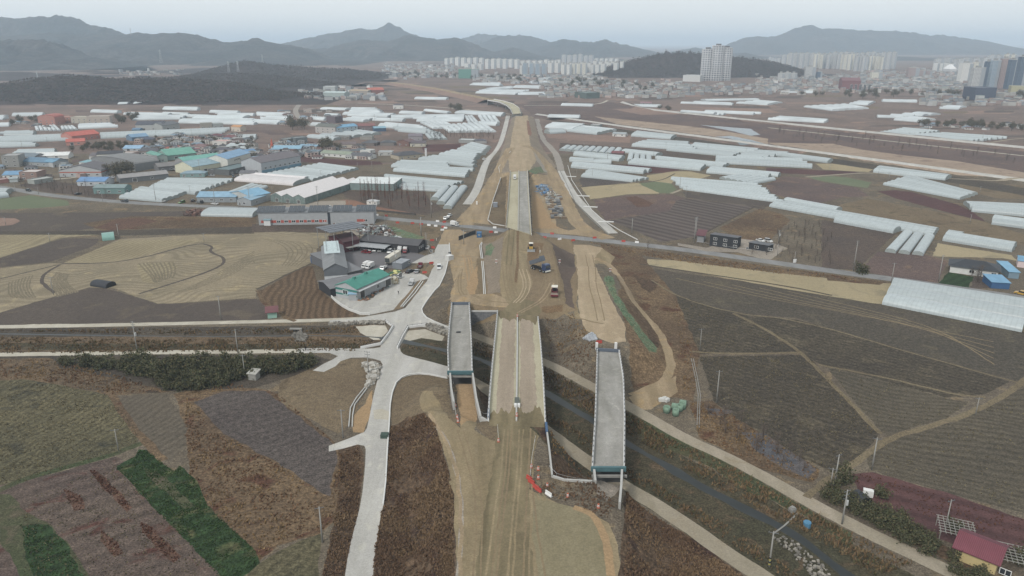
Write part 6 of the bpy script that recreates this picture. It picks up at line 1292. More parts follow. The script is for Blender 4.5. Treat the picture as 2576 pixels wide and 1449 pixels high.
heap('stones', 'grey stone pile in the corner beside the channel left of the road', 'boulders', (630,195,700,190,735,215,720,290,650,345,670,260,635,225), 240, 1.2, [pm('boulder', (150,142,128)), pm('boulder_pale', (176,172,162))], .5, 'n')
heap('stones', 'pale rocks in the rapids at the lower right of the stream', 'rocks', (900,1250,960,1245,1060,1310,1180,1420,1230,1500,1120,1480,1000,1350), 130, .55, [pm('boulder', (150,142,128)), pm('boulder_dark', (116,110,100))], .1, 'q')
heap('stones', 'dark rocks below the culvert outlet in the left ditch', 'rocks', (350,1330,440,1300,520,1340,500,1400,400,1400), 140, .9, [pm('boulder_dark', (116,110,100))], .1)
o = MB().box(-2.2,-.6,-1.5,2.2,.6,1.0).build('culvert', DKC, loc=S(pt('i',402,1290)), rz=0); tag(o, 'square culvert outlet in the left ditch bank', 'culvert'); q = MB().box(-1.4,-.66,-1.3,1.4,-.605,.6).build('opening', BLACK, o)
w = curb('fallen white concrete weir across the stream rapids', 'q', (905,1235,960,1195,1035,1125), .1, .35, mat=DKC, name='weir', cat='weir')
# tall banner-like orange cone in the village
o = MB().tube((0,0,0),(0,0,9),2.0,.2,8).build('church_spire', pm('spire_orange', (206,90,64)), loc=S(pt('e',162,520))); tag(o, 'bright orange pointed spire among the village roofs', 'spire')
# ------------------------------------------------------------------ people
def person(label, loc, rz, pose, shirt, legs):
    J = pose; names = list(J); idx = {n_: i for i, n_ in enumerate(names)}
    E = [('pelvis','waist'),('waist','chest'),('chest','neck'),('neck','head'),('head','crown'),('chest','lsh'),('lsh','lel'),('lel','lwr'),('lwr','lha'),('chest','rsh'),('rsh','rel'),('rel','rwr'),('rwr','rha'),('pelvis','lhi'),('lhi','lkn'),('lkn','lan'),('lan','lto'),('pelvis','rhi'),('rhi','rkn'),('rkn','ran'),('ran','rto')]
    rad = dict(pelvis=.15, waist=.13, chest=.16, neck=.06, head=.105, crown=.08, sh=.075, el=.05, wr=.035, ha=.045, hi=.1, kn=.065, an=.045, to=.05)
    me = bpy.data.meshes.new('person'); me.from_pydata([J[n_] for n_ in names], [(idx[a], idx[b]) for a, b in E], []); o = link('person', me, None, loc, rz)
    sk = o.modifiers.new('skin', 'SKIN'); 
    if not me.skin_vertices: me.attributes
    bm_ = __import__('bmesh').new(); bm_.from_mesh(me); ly = bm_.verts.layers.skin.verify(); bm_.verts.ensure_lookup_table()
    for i, n_ in enumerate(names):
        r = rad.get(n_, rad.get(n_[1:], .06)); bm_.verts[i][ly].radius = (r, r); bm_.verts[i][ly].use_root = n_ == 'pelvis'
    bm_.to_mesh(me); bm_.free(); sb = o.modifiers.new('sub', 'SUBSURF'); sb.levels = sb.render_levels = 1
    me.materials.append(pm('cloth_'+shirt[0], shirt[1], .9)); tag(o, label, 'person')
    return o
def stand(a=0., b=0., lean=0.):
    return dict(pelvis=(0,0,.95), waist=(.02+lean*.2,0,1.12), chest=(.05+lean*.5,0,1.36), neck=(.06+lean*.7,0,1.52), head=(.09+lean*.8,0,1.64), crown=(.08+lean*.9,0,1.74), lsh=(.05+lean*.5,.19,1.42), lel=(.05+a+lean*.3,.25,1.15), lwr=(.16+a,.24,.95), lha=(.2+a,.23,.87),
        rsh=(.05+lean*.5,-.19,1.42), rel=(.05-a+lean*.3,-.25,1.15), rwr=(.12-a,-.24,.95), rha=(.16-a,-.23,.87), lhi=(0,.1,.9), lkn=(.06-b*.5,.11,.5), lan=(-b,.11,.08), lto=(.16-b,.12,.04), rhi=(0,-.1,.9), rkn=(.06+b*.5,-.11,.5), ran=(b,-.11,.08), rto=(.16+b,-.12,.04))
person('person in dark clothes bending forward in the concrete yard', S(pt('i',1435,922)), R(-100), stand(.15, .1, .45), ('dark', (52,50,52)), None)
person('person in pale clothes standing on the fill near the dump truck', S(pt('j',1140,402)), R(-90), stand(.05, .05), ('pale', (206,204,196)), None)
person('person in a white top by the red barriers at the yard entrance', S(pt('i',1818,385)), R(180), stand(.1, .15), ('white', (216,214,208)), None)
person('person in dark clothes walking beside the roadside shops, left of two', S(pt('d',2405,1142)), R(0), stand(.1, .2), ('dark', (52,50,52)), None); person('person in dark clothes walking beside the roadside shops, right of two', S(pt('d',2448,1142)), R(0), stand(.15, .15), ('dark', (52,50,52)), None)
cy = S(pt('n',298,118)); rp = stand(.3, 0, .35); rp.update(lkn=(.38,.11,.72), lan=(.2,.11,.35), lto=(.34,.11,.32), rkn=(.42,-.11,.62), ran=(.3,-.11,.22), rto=(.42,-.11,.2), lwr=(.55,.22,1.05), lha=(.62,.22,1.02), rwr=(.55,-.22,1.05), rha=(.62,-.22,1.02), lel=(.35,.26,1.15), rel=(.35,-.26,1.15))
person('person in black riding a bicycle on the lower farm road', cy+Vector((0,0,.05)), R(180), rp, ('black', (30,30,34)), None)
o = empty('bicycle', cy, R(180)); tag(o, 'bicycle ridden by the person in black on the farm road', 'bicycle')
for x in (-.5, .58):
    mb = MB(); [mb.tube((x+.33*math.cos(t*.3927), 0, .33+.33*math.sin(t*.3927)), (x+.33*math.cos((t+1)*.3927), 0, .33+.33*math.sin((t+1)*.3927)), .03, .03, 4) for t in range(16)]; mb.build('wheel', TYRE, o)
MB().tube((-.5,0,.33),(-.1,0,.85),.025).tube((-.1,0,.85),(.45,0,.85),.025).tube((.58,0,.33),(.42,0,1.0),.025).tube((-.1,0,.35),(.45,0,.85),.025).tube((-.5,0,.33),(-.1,0,.35),.025).tube((.42,-.25,1.02),(.42,.25,1.02),.02).build('frame', BLACK, o); MB().box(-.22,-.07,.9,.06,.07,.96).build('saddle', BLACK, o)
# ------------------------------------------------------------------ hills and mountains
gm('hill_wood', (56,50,50), (68,60,58), (46,46,46), big=.012, fine=.08, spc=.25, speck=.4, bump=.6)
gm('mountain_wood', (50,54,56), (70,66,64), (38,46,48), big=.004, fine=.012, spc=.05, speck=.6, bump=.6)
HILLS = []
def ridge(k, xy, Yd, depth, mat, nm='hill', rough=.5, nx=260, ny=44, base=None, seed=1):
    P = [V(p, Yd) for p in Q(k, *xy)]; xs = np.array([p.x for p in P]); zs = np.maximum([p.z for p in P], 0)
    x0, x1 = xs[0]-depth*.5, xs[-1]+depth*.5; X = np.linspace(x0, x1, nx)
    Hx = np.interp(X, xs, zs); m_ = (X < xs[0]); Hx[m_] *= sm(1-(xs[0]-X[m_])/(depth*.5)); m_ = X > xs[-1]; Hx[m_] *= sm(1-(X[m_]-xs[-1])/(depth*.5))
    T = np.linspace(-1, 1, ny); v = []; sc = depth*.35
    XX, TT = np.meshgrid(X, T); YY = Yd+TT*depth
    f = 1-np.abs(TT); f = f**1.15
    rn = 1-np.abs(2*fbm(XX/sc, YY/sc*.6, 4, seed)-1); g = np.abs(TT)*(1-np.abs(TT))*4
    HH = Hx[None]*f; ZZ = HH+(rn-.8)*Hx[None]*g*rough*1.7
    ZZ += (fbm(XX/(sc*.12), YY/(sc*.12), 3, seed+4)-.5)*np.minimum(Hx[None], 90)*.3*f
    ZZ = np.where(TT < 0, np.minimum(ZZ, Hx[None]*np.maximum(f, 0)*1.0+ (HC*0)), ZZ)
    ZZ = np.where(np.abs(TT) > .99, -3, ZZ); ZZ[:, 0] = -3; ZZ[:, -1] = -3
    v = np.column_stack([XX.ravel(), YY.ravel(), ZZ.ravel()]); fs = [(j*nx+i, j*nx+i+1, (j+1)*nx+i+1, (j+1)*nx+i) for j in range(ny-1) for i in range(nx-1)]
    o = link(nm, mesh(nm, v.tolist(), fs, MATS[mat], True)); o['kind'] = 'structure'; HILLS.append((XX, YY, ZZ, nx, ny)); return o
ridge('a', (0,118,80,125,150,130,260,120,370,125,420,108,550,125,600,150,680,185,780,195,860,230,950,258,1100,300), 4900, 500, 'mountain_wood', 'mountain', seed=3)
ridge('a', (-200,268,0,265,130,262,280,248,500,250,700,262,860,268,960,255,1000,245,1060,238,1150,250,1400,250,1500,270,1620,305,1750,315,1880,300,1920,278,1980,300,2080,320,2200,345,2300,370,2380,400,2450,440,2576,452,2900,500,3100,540), 4300, 800, 'mountain_wood', 'mountain', rough=.7, nx=260, ny=40, seed=11)
ridge('a', (-200,310,0,300,250,290,300,300,420,340,550,400,700,430,850,480,950,520,1000,540), 3300, 450, 'mountain_wood', 'mountain', rough=.7, seed=21)
ridge('a', (900,560,1050,548,1200,540,1350,528,1450,520,1560,530,1700,545), 2900, 350, 'hill_wood', rough=.6, seed=25)
ridge('a', (-300,560,-100,548,60,540,160,545,260,552,420,560,520,566), 2300, 200, 'hill_wood', rough=.5, seed=27)
ridge('a', (950,620,1100,600,1300,582,1500,565,1700,558,1900,562,2100,580,2300,600,2500,630,2650,655), 1900, 300, 'hill_wood', rough=.5, nx=200, ny=34, seed=29)
ridge('a', (1400,590,1500,560,1650,505,1750,480,1850,458,2000,480,2200,500,2400,515,2576,520,2700,530,2900,560,2960,600), 2350, 380, 'hill_wood', nx=220, ny=34, seed=31)
ridge('a', (-100,650,0,640,100,620,300,585,480,572,640,580,800,590,1000,585,1150,590,1300,600,1500,608,1700,618,1850,640,1950,668,2100,690,2250,708), 1480, 210, 'hill_wood', rough=.35, nx=240, ny=34, seed=41)
ridge('b', (-500,340,-200,270,-100,250,0,240,130,205,200,218,270,215,310,190,350,170,400,185,440,205,500,245,600,275,700,300), 7000, 900, 'mountain_wood', 'mountain', seed=51)
ridge('b', (-250,370,-100,365,0,330,180,290,350,310,440,285,510,260,600,275,700,285,760,290,870,280,950,310,1050,350,1150,390,1300,355,1400,385,1500,420,1650,440), 5200, 800, 'mountain_wood', 'mountain', rough=.7, nx=220, seed=61)
ridge('b', (900,290,960,275,1035,243,1110,256,1180,262,1300,280,1400,300), 8400, 700, 'mountain_wood', 'mountain', seed=71)
ridge('b', (1000,350,1060,325,1180,270,1280,260,1350,264,1420,268,1500,290,1580,320,1700,360,1800,390), 6900, 800, 'mountain_wood', 'mountain', seed=81)
ridge('b', (1500,350,1580,320,1680,292,1800,310,1900,315,1980,295,2060,320,2200,350,2350,385,2430,410), 6300, 700, 'mountain_wood', 'mountain', seed=91)
ridge('c', (100,400,200,370,380,330,450,290,560,268,650,278,740,262,810,228,880,200,940,195,985,185,1050,212,1120,208,1350,225,1600,230,1750,240,1870,265,1950,255,2100,280,2300,310,2450,355,2576,375,2700,400), 7700, 1000, 'mountain_wood', 'mountain', nx=220, seed=101)
ridge('c', (-80,400,0,372,100,358,200,375,300,400), 7200, 700, 'mountain_wood', 'mountain', seed=111)
ridge('c', (340,410,400,402,480,398,560,420,640,432), 5600, 500, 'mountain_wood', 'mountain', seed=121)
ridge('c', (1500,440,1620,425,1750,430,1900,450,2100,445,2300,436,2576,430,2800,420), 5000, 500, 'mountain_wood', 'mountain', seed=131)
ridge('b', (2120,470,2180,452,2260,436,2350,414,2450,395,2560,388,2640,392,2700,404,2900,420,3000,430,3130,445,3280,470,3380,498,3470,530,3520,560), 2500, 230, 'hill_wood', rough=.35, nx=200, ny=34, seed=141)
vegmat('woods', [(54,48,48),(70,62,58),(62,56,54),(50,54,48),(76,68,62)])
def woods(hs, n, seed):
    v = []; f = []
    for XX, YY, ZZ, nx, ny in hs:
        for _ in range(n):
            j = random.randint(1, ny//2); i = random.randint(1, nx-2); x, y, z = XX[j,i], YY[j,i], ZZ[j,i]
            if z < 2: continue
            x += random.uniform(-.5,.5)*(XX[0,1]-XX[0,0]); y += random.uniform(-.5,.5)*(YY[1,0]-YY[0,0]); w = random.uniform(1.4, 3); h = random.uniform(2.5, 5); k = len(v)
            v += [(x-w, y-w*.5, z+1.5), (x+w, y-w*.5, z+1.5), (x, y+w, z+1.5), (x+random.uniform(-1,1), y, z+h), (x, y-w*.8, z+h*.6)]
            f += [(k,k+1,k+4),(k,k+4,k+3),(k+4,k+1,k+3),(k+1,k+2,k+3),(k+2,k,k+3)]
    o = link('woodland', mesh('woodland', v, f, MATS['woods'])); tag(o, 'bare brown woodland covering the low hills', 'woodland', None, 'stuff')
woods([HILLS[5], HILLS[6], HILLS[7], HILLS[-1]], 6500, 5)
# ------------------------------------------------------------------ town
def facade(name, c, w=(70,76,84), sx=3.2, sz=2.9, fr=.62):
    c = tuple(v*.94 for v in c)
    if name in MATS: return MATS[name]
    m = bpy.data.materials.new(name); m.use_nodes = True; n = m.node_tree; L = n.links; b = n.nodes['Principled BSDF']; b.inputs['Roughness'].default_value = .7
    g = n.nodes.new('ShaderNodeTexCoord'); s = n.nodes.new('ShaderNodeSeparateXYZ'); L.new(g.outputs['Object'], s.inputs[0])
    def mth(op, a, v=None, v2=None):
        q = n.nodes.new('ShaderNodeMath'); q.operation = op; L.new(a, q.inputs[0])
        if v is not None:
            if isinstance(v, (int, float)): q.inputs[1].default_value = v
            else: L.new(v, q.inputs[1])
        return q.outputs[0]
    h = mth('ADD', s.outputs[0], s.outputs[1]); a = mth('GREATER_THAN', mth('FRACT', mth('MULTIPLY', h, 1/sx)), 1-fr); z = mth('GREATER_THAN', mth('FRACT', mth('MULTIPLY', s.outputs[2], 1/sz)), .5)
    nn = n.nodes.new('ShaderNodeNewGeometry'); sn = n.nodes.new('ShaderNodeSeparateXYZ'); L.new(nn.outputs['Normal'], sn.inputs[0]); up = mth('LESS_THAN', mth('ABSOLUTE', sn.outputs[2]), .5)
    k = mth('MULTIPLY', mth('MULTIPLY', a, z), up); x = n.nodes.new('ShaderNodeMix'); x.data_type = 'RGBA'; L.new(k, x.inputs[0]); x.inputs[6].default_value = lin(c); x.inputs[7].default_value = lin(w); L.new(x.outputs[2], b.inputs['Base Color'])
    MATS[name] = m; return m
FC = {'w': facade('tower_white', (218,216,210), (140,146,152)), 'b': facade('tower_blue', (150,162,172), (96,116,134)), 'g': facade('tower_grey', (186,186,184), (96,100,108)), 'd': facade('tower_dark', (84,100,118), (54,64,78)), 'p': facade('tower_pink', (156,138,134), (110,100,104)), 'y': facade('tower_cream', (212,208,194), (126,128,128)), 'n': facade('tower_net', (86,136,122), (70,112,104))}
TL = [('b',1090,1660,505,452,13,'w','rear row across the centre skyline'),('b',1560,1900,552,476,7,'w','front row right of the bluish slabs'),('b',1900,2290,545,462,9,'w','rear row of the right centre group'),('c',790,1130,512,402,8,'g','rear left row of the right hand skyline'),('c',1130,1610,520,398,12,'g','rear right row of the right hand skyline'),('c',1900,2330,520,440,6,'g','row behind the pale pair near the right edge'),('b',780,855,490,440,2,'w','far left end of the skyline'),('b',858,1085,500,437,5,'w','left part of the skyline'),('b',930,1080,530,480,3,'w','front row left of the skyline'),('b',1085,1350,515,447,6,'w','centre left of the skyline'),('b',1348,1372,562,492,1,'w','centre front of the skyline'),('b',1372,1560,567,478,4,'b','bluish centre front slab group'),('b',1560,1660,540,455,4,'w','centre of the skyline behind the bluish slabs'),
 ('b',1660,1740,565,487,2,'w','centre right pair'),('b',1740,1860,567,480,3,'y','centre right cream group'),('b',1662,1910,482,415,6,'g','distant grey towers above centre right'),('b',1912,2100,480,440,5,'w','small distant towers by the wooded hill'),('b',1880,1960,570,488,2,'w','right group, left pair'),('b',1960,2100,570,478,3,'w','right group, middle'),('b',2100,2172,570,465,2,'w','right group, dark windowed pair'),('b',2172,2290,556,463,4,'w','right group beside the wooded hill'),('b',885,1040,592,520,1,'n','wide block wrapped in green netting'),('b',2320,2362,566,505,1,'g','lone block at the foot of the wooded hill'),
 ('c',650,740,467,437,4,'g','tiny towers right of the hill crest'),('c',750,780,482,415,1,'g','first tall one right of the hill'),('c',790,860,482,412,3,'y','right hand skyline, first cluster'),('c',870,940,500,405,3,'g','right hand skyline, second cluster'),('c',955,990,492,418,1,'y','right hand skyline, single narrow tower'),('c',985,1065,515,405,3,'y','right hand skyline, third cluster'),('c',1085,1185,520,407,4,'g','right hand skyline, fourth cluster'),('c',1190,1298,527,410,4,'y','right hand skyline, fifth cluster'),('c',1300,1400,538,420,4,'g','right hand skyline, sixth cluster'),('c',1402,1515,535,425,5,'y','right hand skyline, seventh cluster'),('c',1517,1610,510,407,4,'g','right hand skyline, last cluster'),
 ('c',925,1000,590,505,1,'g','grey mid rise in front of the right skyline'),('c',720,870,608,548,3,'g','mid rise trio below the wooded hill'),('c',1015,1050,600,540,1,'d','dark mid rise beside the grey one'),('c',1425,1505,600,545,1,'y','white mid rise in the right town'),('c',1700,1780,590,510,1,'p','pinkish mid rise in the right town'),('c',1780,1890,590,530,2,'p','pinkish blocks right of the mid rise'),('c',1895,1975,545,480,2,'w','pale pair near the right edge'),('c',1978,2055,545,478,2,'w','pale pair behind the white roofed hall'),('c',2075,2132,530,445,1,'g','grey tower near the right edge'),
 ('c',2095,2178,625,475,1,'w','white slab near the right edge'),('c',2182,2228,620,468,1,'y','cream slab near the right edge'),('c',2176,2262,667,510,1,'g','brown grey slab in the right corner group'),('c',2264,2306,665,462,1,'d','first blue grey tower in the right corner group'),('c',2308,2372,667,455,1,'b','second blue grey tower in the right corner group'),('c',2310,2410,500,413,2,'g','rear pair above the right corner group'),('c',2375,2440,665,440,1,'p','pinkish tower in the right corner group'),('c',2415,2500,560,408,2,'y','cream rear towers in the right corner group'),('c',2443,2502,672,450,1,'d','dark blue tower in the right corner group'),('c',2506,2640,700,432,2,'d','dark towers at the right edge')]
def tower(k, x0, x1, yb, yt, m, lb, grp):
    a, b = G(pt(k, x0, yb)), G(pt(k, x1, yb)); W_ = (b-a).length; D_ = min(max(W_*.6, 12), 18); h = topz(Vector((a.x, a.y, 0)), pt(k, x0, yt)[1]); h = min(h, 120)
    if h <= 5: h = 20
    o = empty('apartment_tower', (a.x, a.y, -.5), math.atan2(b.y-a.y, b.x-a.x)+random.uniform(-.12,.12)); tag(o, lb, 'apartment tower', grp)
    MB().box(0,0,0,W_*.96,D_,h).build('wall', FC[m], o); MB().box(W_*.62,-.12,0,W_*.96+.1,D_,h-1).build('painted_side_shade', pm('tower_shade_tone', (150,158,166)), o); MB().box(W_*.3,D_*.25,h,W_*.62,D_*.8,h+4.5).build('roof_house', pm('roof_house', (150,150,148)), o); MB().box(-.15,-.15,h+.0,W_*.96+.15,.25,h+1.0).build('parapet', pm('tower_parapet', (186,184,178)), o)  # grey slab over the front's right third paints in a shaded tower side
def topz(b, py):
    q = lambda z: (lambda v: 724.5-F*(v.y*sP+v.z*cP)/(v.y*cP-v.z*sP))(Vector((b.x, b.y, z-HC)))
    lo, hi = b.z, b.z+200
    for _ in range(30):
        m_ = (lo+hi)/2; lo, hi = (m_, hi) if q(m_) > py else (lo, m_)
    return (lo+hi)/2
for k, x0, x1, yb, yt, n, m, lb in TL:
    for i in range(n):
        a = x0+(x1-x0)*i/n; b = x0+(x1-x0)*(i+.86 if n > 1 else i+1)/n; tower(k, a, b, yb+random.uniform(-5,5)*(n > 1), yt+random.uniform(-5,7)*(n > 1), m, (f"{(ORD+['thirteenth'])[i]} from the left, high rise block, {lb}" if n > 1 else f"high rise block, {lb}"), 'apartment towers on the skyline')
# landmark tower: three white lattice cylinders
a = G(pt('c', 150, 612)); b = G(pt('c', 372, 612)); w = (b-a).length; o = empty('residential_tower', ((a.x+b.x)/2, a.y+w*.3, 0)); tag(o, 'tallest white lattice tower of three round shafts standing alone by the wooded hill', 'tower')
lw = pm('lattice_white', (216,216,218), .6); gg = pm('tower_glass', (132,138,148), .35)
for dx, dy, yt, r in ((-w*.32, 0, 372, w*.19), (0, -w*.1, 345, w*.2), (w*.32, 0, 362, w*.19)):
    h = topz(Vector((o.location.x, a.y, 0)), pt('c', 0, yt)[1]); sh = MB().tube((dx,dy,0), (dx,dy,h), r*.93, r*.93, 20).build('shaft', gg, o, True); mb = MB(); nf = int(h/5.6)
    for q in range(nf+1): mb.tube((dx,dy,q*h/nf-.7), (dx,dy,q*h/nf+.7), r, r, 20)
    for q in range(14): t = q*math.pi/7; mb.tube((dx+math.cos(t)*r, dy+math.sin(t)*r, 0), (dx+math.cos(t)*r, dy+math.sin(t)*r, h), .75, .75, 4)
    mb.build('lattice', lw, sh); MB().tube((dx,dy,h), (dx,dy,h+5), r*.45, r*.45, 10).build('crown_house', pm('dark_crown', (96,92,92)), o)
bld('hall', 'large red brick hall with twin gables in the right hand town', 'hall', (1195,688), (1335,690), 40, 22, 'gable', 6, (128,76,80), (136,80,84), k='c', wins=[('f',20+i*9,3,5,12) for i in range(5)])
bld('building', 'dark slate blue block near the right edge of the town', 'building', (2195,757), (2355,757), 40, 22, 'flat', 0, (84,92,110), (70,80,104), k='c'); bld('building', 'yellow school block below the corner towers', 'building', (2470,712), (2640,716), 30, 16, 'flat', 0, (170,166,140), (172,166,126), k='c', auto=0)
bld('hall', 'white pyramid roofed hall near the corner towers', 'hall', (2010,548), (2065,548), 40, 12, 'hip', 16, (226,226,226), (190,190,190), k='c'); bld('building', 'white office block at the foot of the lattice tower', 'building', (0,615), (130,618), 40, 16, 'flat', 0, (170,180,190), (196,196,194), k='c', par=1)
bld('hall', 'long low orange roofed hall in the far left fields', 'hall', (210,715), (325,712), 30, 9, 'gable', 4, (196,84,60), (150,90,80), k='b'); bld('building', 'pale warehouse in the upper left fields', 'warehouse', (2440,690), (2530,690), 25, 10, 'flat', 0, (196,202,200), (176,182,182), k='a')
bld('building', 'second pale warehouse in the upper left fields', 'warehouse', (2440,735), (2600,738), 25, 9, 'gable', 2, (176,196,196), (160,176,172), k='a'); bld('building', 'terracotta house row in the far left fields', 'building', (60,715), (200,718), 24, 8, 'gable', 2, (176,150,116), (160,150,140), k='b')
bld('hall', 'white hall above the far centre greenhouses', 'hall', (1490,614), (1560,616), 30, 9, 'flat', 0, (200,206,206), (176,186,190), k='b'); bld('shed', 'green netted yard building in the centre plain', 'shed', (1760,735), (1850,745), 30, 10, 'flat', 0, (96,116,110), (86,104,100), k='b')
rc_ = [(176,170,164),(150,156,164),(116,122,132),(186,180,172),(128,150,170),(160,120,112),(140,160,156),(96,98,104)]; wc_ = [(196,194,188),(176,170,162),(186,160,150),(160,166,172),(206,206,204)]
LOWM = {}; vr_ = [(84,82,88),(104,72,68),(112,136,156),(92,100,108),(140,140,138),(76,76,80),(96,84,80),(120,126,126)]
def lowrise(k, x, y, w, d, h, g, ds, nm='house', hip=False):
    p = S(pt(k, x, y)) if y/CR[k][2]+CR[k][1] > 236 else G(pt(k, x, y)); i = random.randrange(len(rc_)); j = random.randrange(len(wc_)); vil = nm == 'house'; key = (i, j, hip, vil)
    if key not in LOWM:
        a = MB().box(-.5,-.5,0,.5,.5,1 if not hip else .62).me('wall', facade('low_%d' % j, wc_[j], (96,100,106), 3.5/12, 3.0/8, .45) if False else pm('low_wall_%d' % j, wc_[j], .8, var=.2, scale=3)); r = MB()
        if hip: r.add([(-.54,-.54,.62),(.54,-.54,.62),(.54,.54,.62),(-.54,.54,.62),(-.3,0,1),(.3,0,1)], [(0,1,5,4),(1,2,5),(2,3,4,5),(3,0,4),(0,3,2,1)])
        else: r.box(-.48,-.48,1.003,.48,.48,1.03).box(-.3,-.2,1.03,.05,.2,1.2)
        wb = MB(); 
        for q in (-.3,0,.3):
            for zz in ((.15,.4),(.6,.85)) if not hip else ((.2,.45),): wb.box(q-.09,-.515,zz[0],q+.09,-.502,zz[1])
        LOWM[key] = (a, r.me('roof', pm(('village_roof_%d' if vil else 'low_roof_%d') % i, (vr_ if vil else rc_)[i], .7, var=.15, scale=3)), wb.me('window', pm('window_glass', (46,54,62))))
    o = empty(nm, p, random.uniform(-.5,.5)); o.scale = (w, d, h); tag(o, ds, 'building', g); a, r, wb = LOWM[key]; link('wall', a, o); link('roof', r, o)
    if p.y < 1100: link('window', wb, o)
for k, x0, y0, x1, y1, n, sz, ds in (('b',290,490,860,600,34,.8,'small hazy low rise building in the town left of the skyline'),('b',1040,572,1900,640,36,.8,'small hazy low rise building below the central skyline'),('b',1700,600,2570,745,52,.62,'small low rise building in the plain below the lattice tower'),('c',560,600,1400,720,56,.7,'small low rise building in the right hand town near the red hall'),('c',1350,540,2170,700,72,.75,'small low rise building in the dense right hand town'),('c',1900,765,2570,800,14,.6,'small building in the strip below the corner towers'),('b',0,640,330,760,18,.7,'small building in the far left field hamlet')):
    for _ in range(n):
        x = random.uniform(x0, x1); y = random.uniform(y0, y1); lowrise(k, x, y, random.uniform(10, 24)*sz, random.uniform(9, 16)*sz, random.uniform(5, 11)*sz, 'low rise buildings of the hazy town', ds, 'low_rise_building')
for k, x0, y0, x1, y1, n, ds in (('d',1380,400,2560,640,105,'small tiled village house among the close packed houses'),('e',0,480,1100,640,62,'small village house near the mossy barracks'),('e',60,150,760,300,20,'small house by the curved road'),('d',0,270,900,330,6,'small outbuilding near the terracotta school'),('g',1440,285,2570,345,18,'small shed in the farm strip at the far right'),('d',0,640,700,830,8,'small outbuilding in the front left village')):
    for _ in range(n): lowrise(k, random.uniform(x0, x1), random.uniform(y0, y1), random.uniform(6, 11), random.uniform(5, 8), random.uniform(2.8, 4.4), 'small village houses', ds, 'house', random.random() < .7)
v = []; fs = []; mi = []
tm = [pm('town_%d' % i, tuple(v*.86 for v in c), .8, var=.05) for i, c in enumerate(rc_+wc_)]
for k, x0, y0, x1, y1, n in (('b',300,480,900,590,260),('b',1000,570,2000,625,300),('c',560,570,1400,700,420),('c',1350,535,2200,690,520),('b',1500,620,2570,740,260),('c',0,640,700,720,90),('c',1800,690,2570,800,140),('b',-300,690,300,760,60),('a',900,535,1400,570,30)):
    for _ in range(n):
        p = G(pt(k, random.uniform(x0, x1), random.uniform(y0, y1))); mb = MB(); h = random.uniform(3, 6.5 if random.random() < .85 else 12); w, d = random.uniform(6, 15), random.uniform(6, 12); t = random.uniform(-.6,.6)
        mb.cb(0,0,0,w,d,h,t); mb.cb(0,0,h,w*.94,d*.94,.4,t); q = len(v); v += [(a+p.x, b+p.y, c) for a, b, c in mb.v]; fs += [tuple(i+q for i in g_) for g_ in mb.f]; mi += [8+random.randrange(5)]*6+[random.randrange(8)]*6
o = link('town_houses', mesh('town_houses', v, fs, tm)); o.data.polygons.foreach_set('material_index', mi); tag(o, 'mass of small hazy houses filling the far town', 'houses', None, 'stuff')
for i, (x, y, yb, Yd) in enumerate(((987,212,250,3700),(1215,375,455,2500),(1725,462,520,2000),(1795,460,515,2000),(1980,410,455,2600),(283,540,582,2200))):
    b_ = V(pt('a', x, yb), Yd); t_ = V(pt('a', x, y), Yd); h = t_.z-b_.z+8; mb = MB(); r0 = h*.09
    for sx in (-1, 1):
        for sy in (-1, 1): mb.tube((sx*r0, sy*r0, 0), (sx*r0*.15, sy*r0*.15, h), .3, .2, 4)
    for q in range(5): mb.box(-r0*(1-q*.18)-.1, -.15, h*q/6+.1, r0*(1-q*.18)+.1, .15, h*q/6+.5)
    for q in (.72, .84, .95): mb.box(-h*.14, -.2, h*q, h*.14, .2, h*q+.5)
    o = mb.build('transmission_tower', pm('pylon_steel', (170,176,180), .5), loc=(b_.x, Yd, b_.z-8)); tag(o, f'faint steel transmission tower on the left hills, {ORD[i]} in the line', 'pylon', 'transmission towers on the hills')
# ------------------------------------------------------------------ trees
vegmat('evergreen', [(58,62,46),(78,80,58),(66,66,52),(98,90,68)]); vegmat('dark_tree', [(78,76,64),(96,88,74),(70,72,60)]); vegmat('red_twig', [(112,72,62),(92,62,56),(128,86,70)]); vegmat('grey_twig', [(96,86,80),(78,70,66),(112,100,90)])
BARK = pm('bark', (84,74,66), .95)
def leafcloud(n, rx, rz, z0, s, clumps, cone=0):
    v = []; f = []; C_ = []
    for _ in range(clumps):
        t = random.uniform(0, 6.28); q = random.random(); u = random.random(); rr = rx*(1-q*cone)*math.sqrt(u)*.8; C_.append((math.cos(t)*rr, math.sin(t)*rr, z0+q*rz))
    for i in range(n):
        c = random.choice(C_); g = max(.35, rx*.28); x, y, z = c[0]+random.gauss(0, g), c[1]+random.gauss(0, g), c[2]+random.gauss(0, g*.8)
        a = Vector([random.uniform(-1,1) for _ in range(3)]).normalized()*s*random.uniform(.6,1.3); b = a.cross(Vector([random.uniform(-1,1) for _ in range(3)])).normalized()*s*.6; k = len(v); p = Vector((x,y,max(z,.1)))
        v += [p-a, p+b, p+a, p-b]; f.append((k,k+1,k+2,k+3))
    return v, f
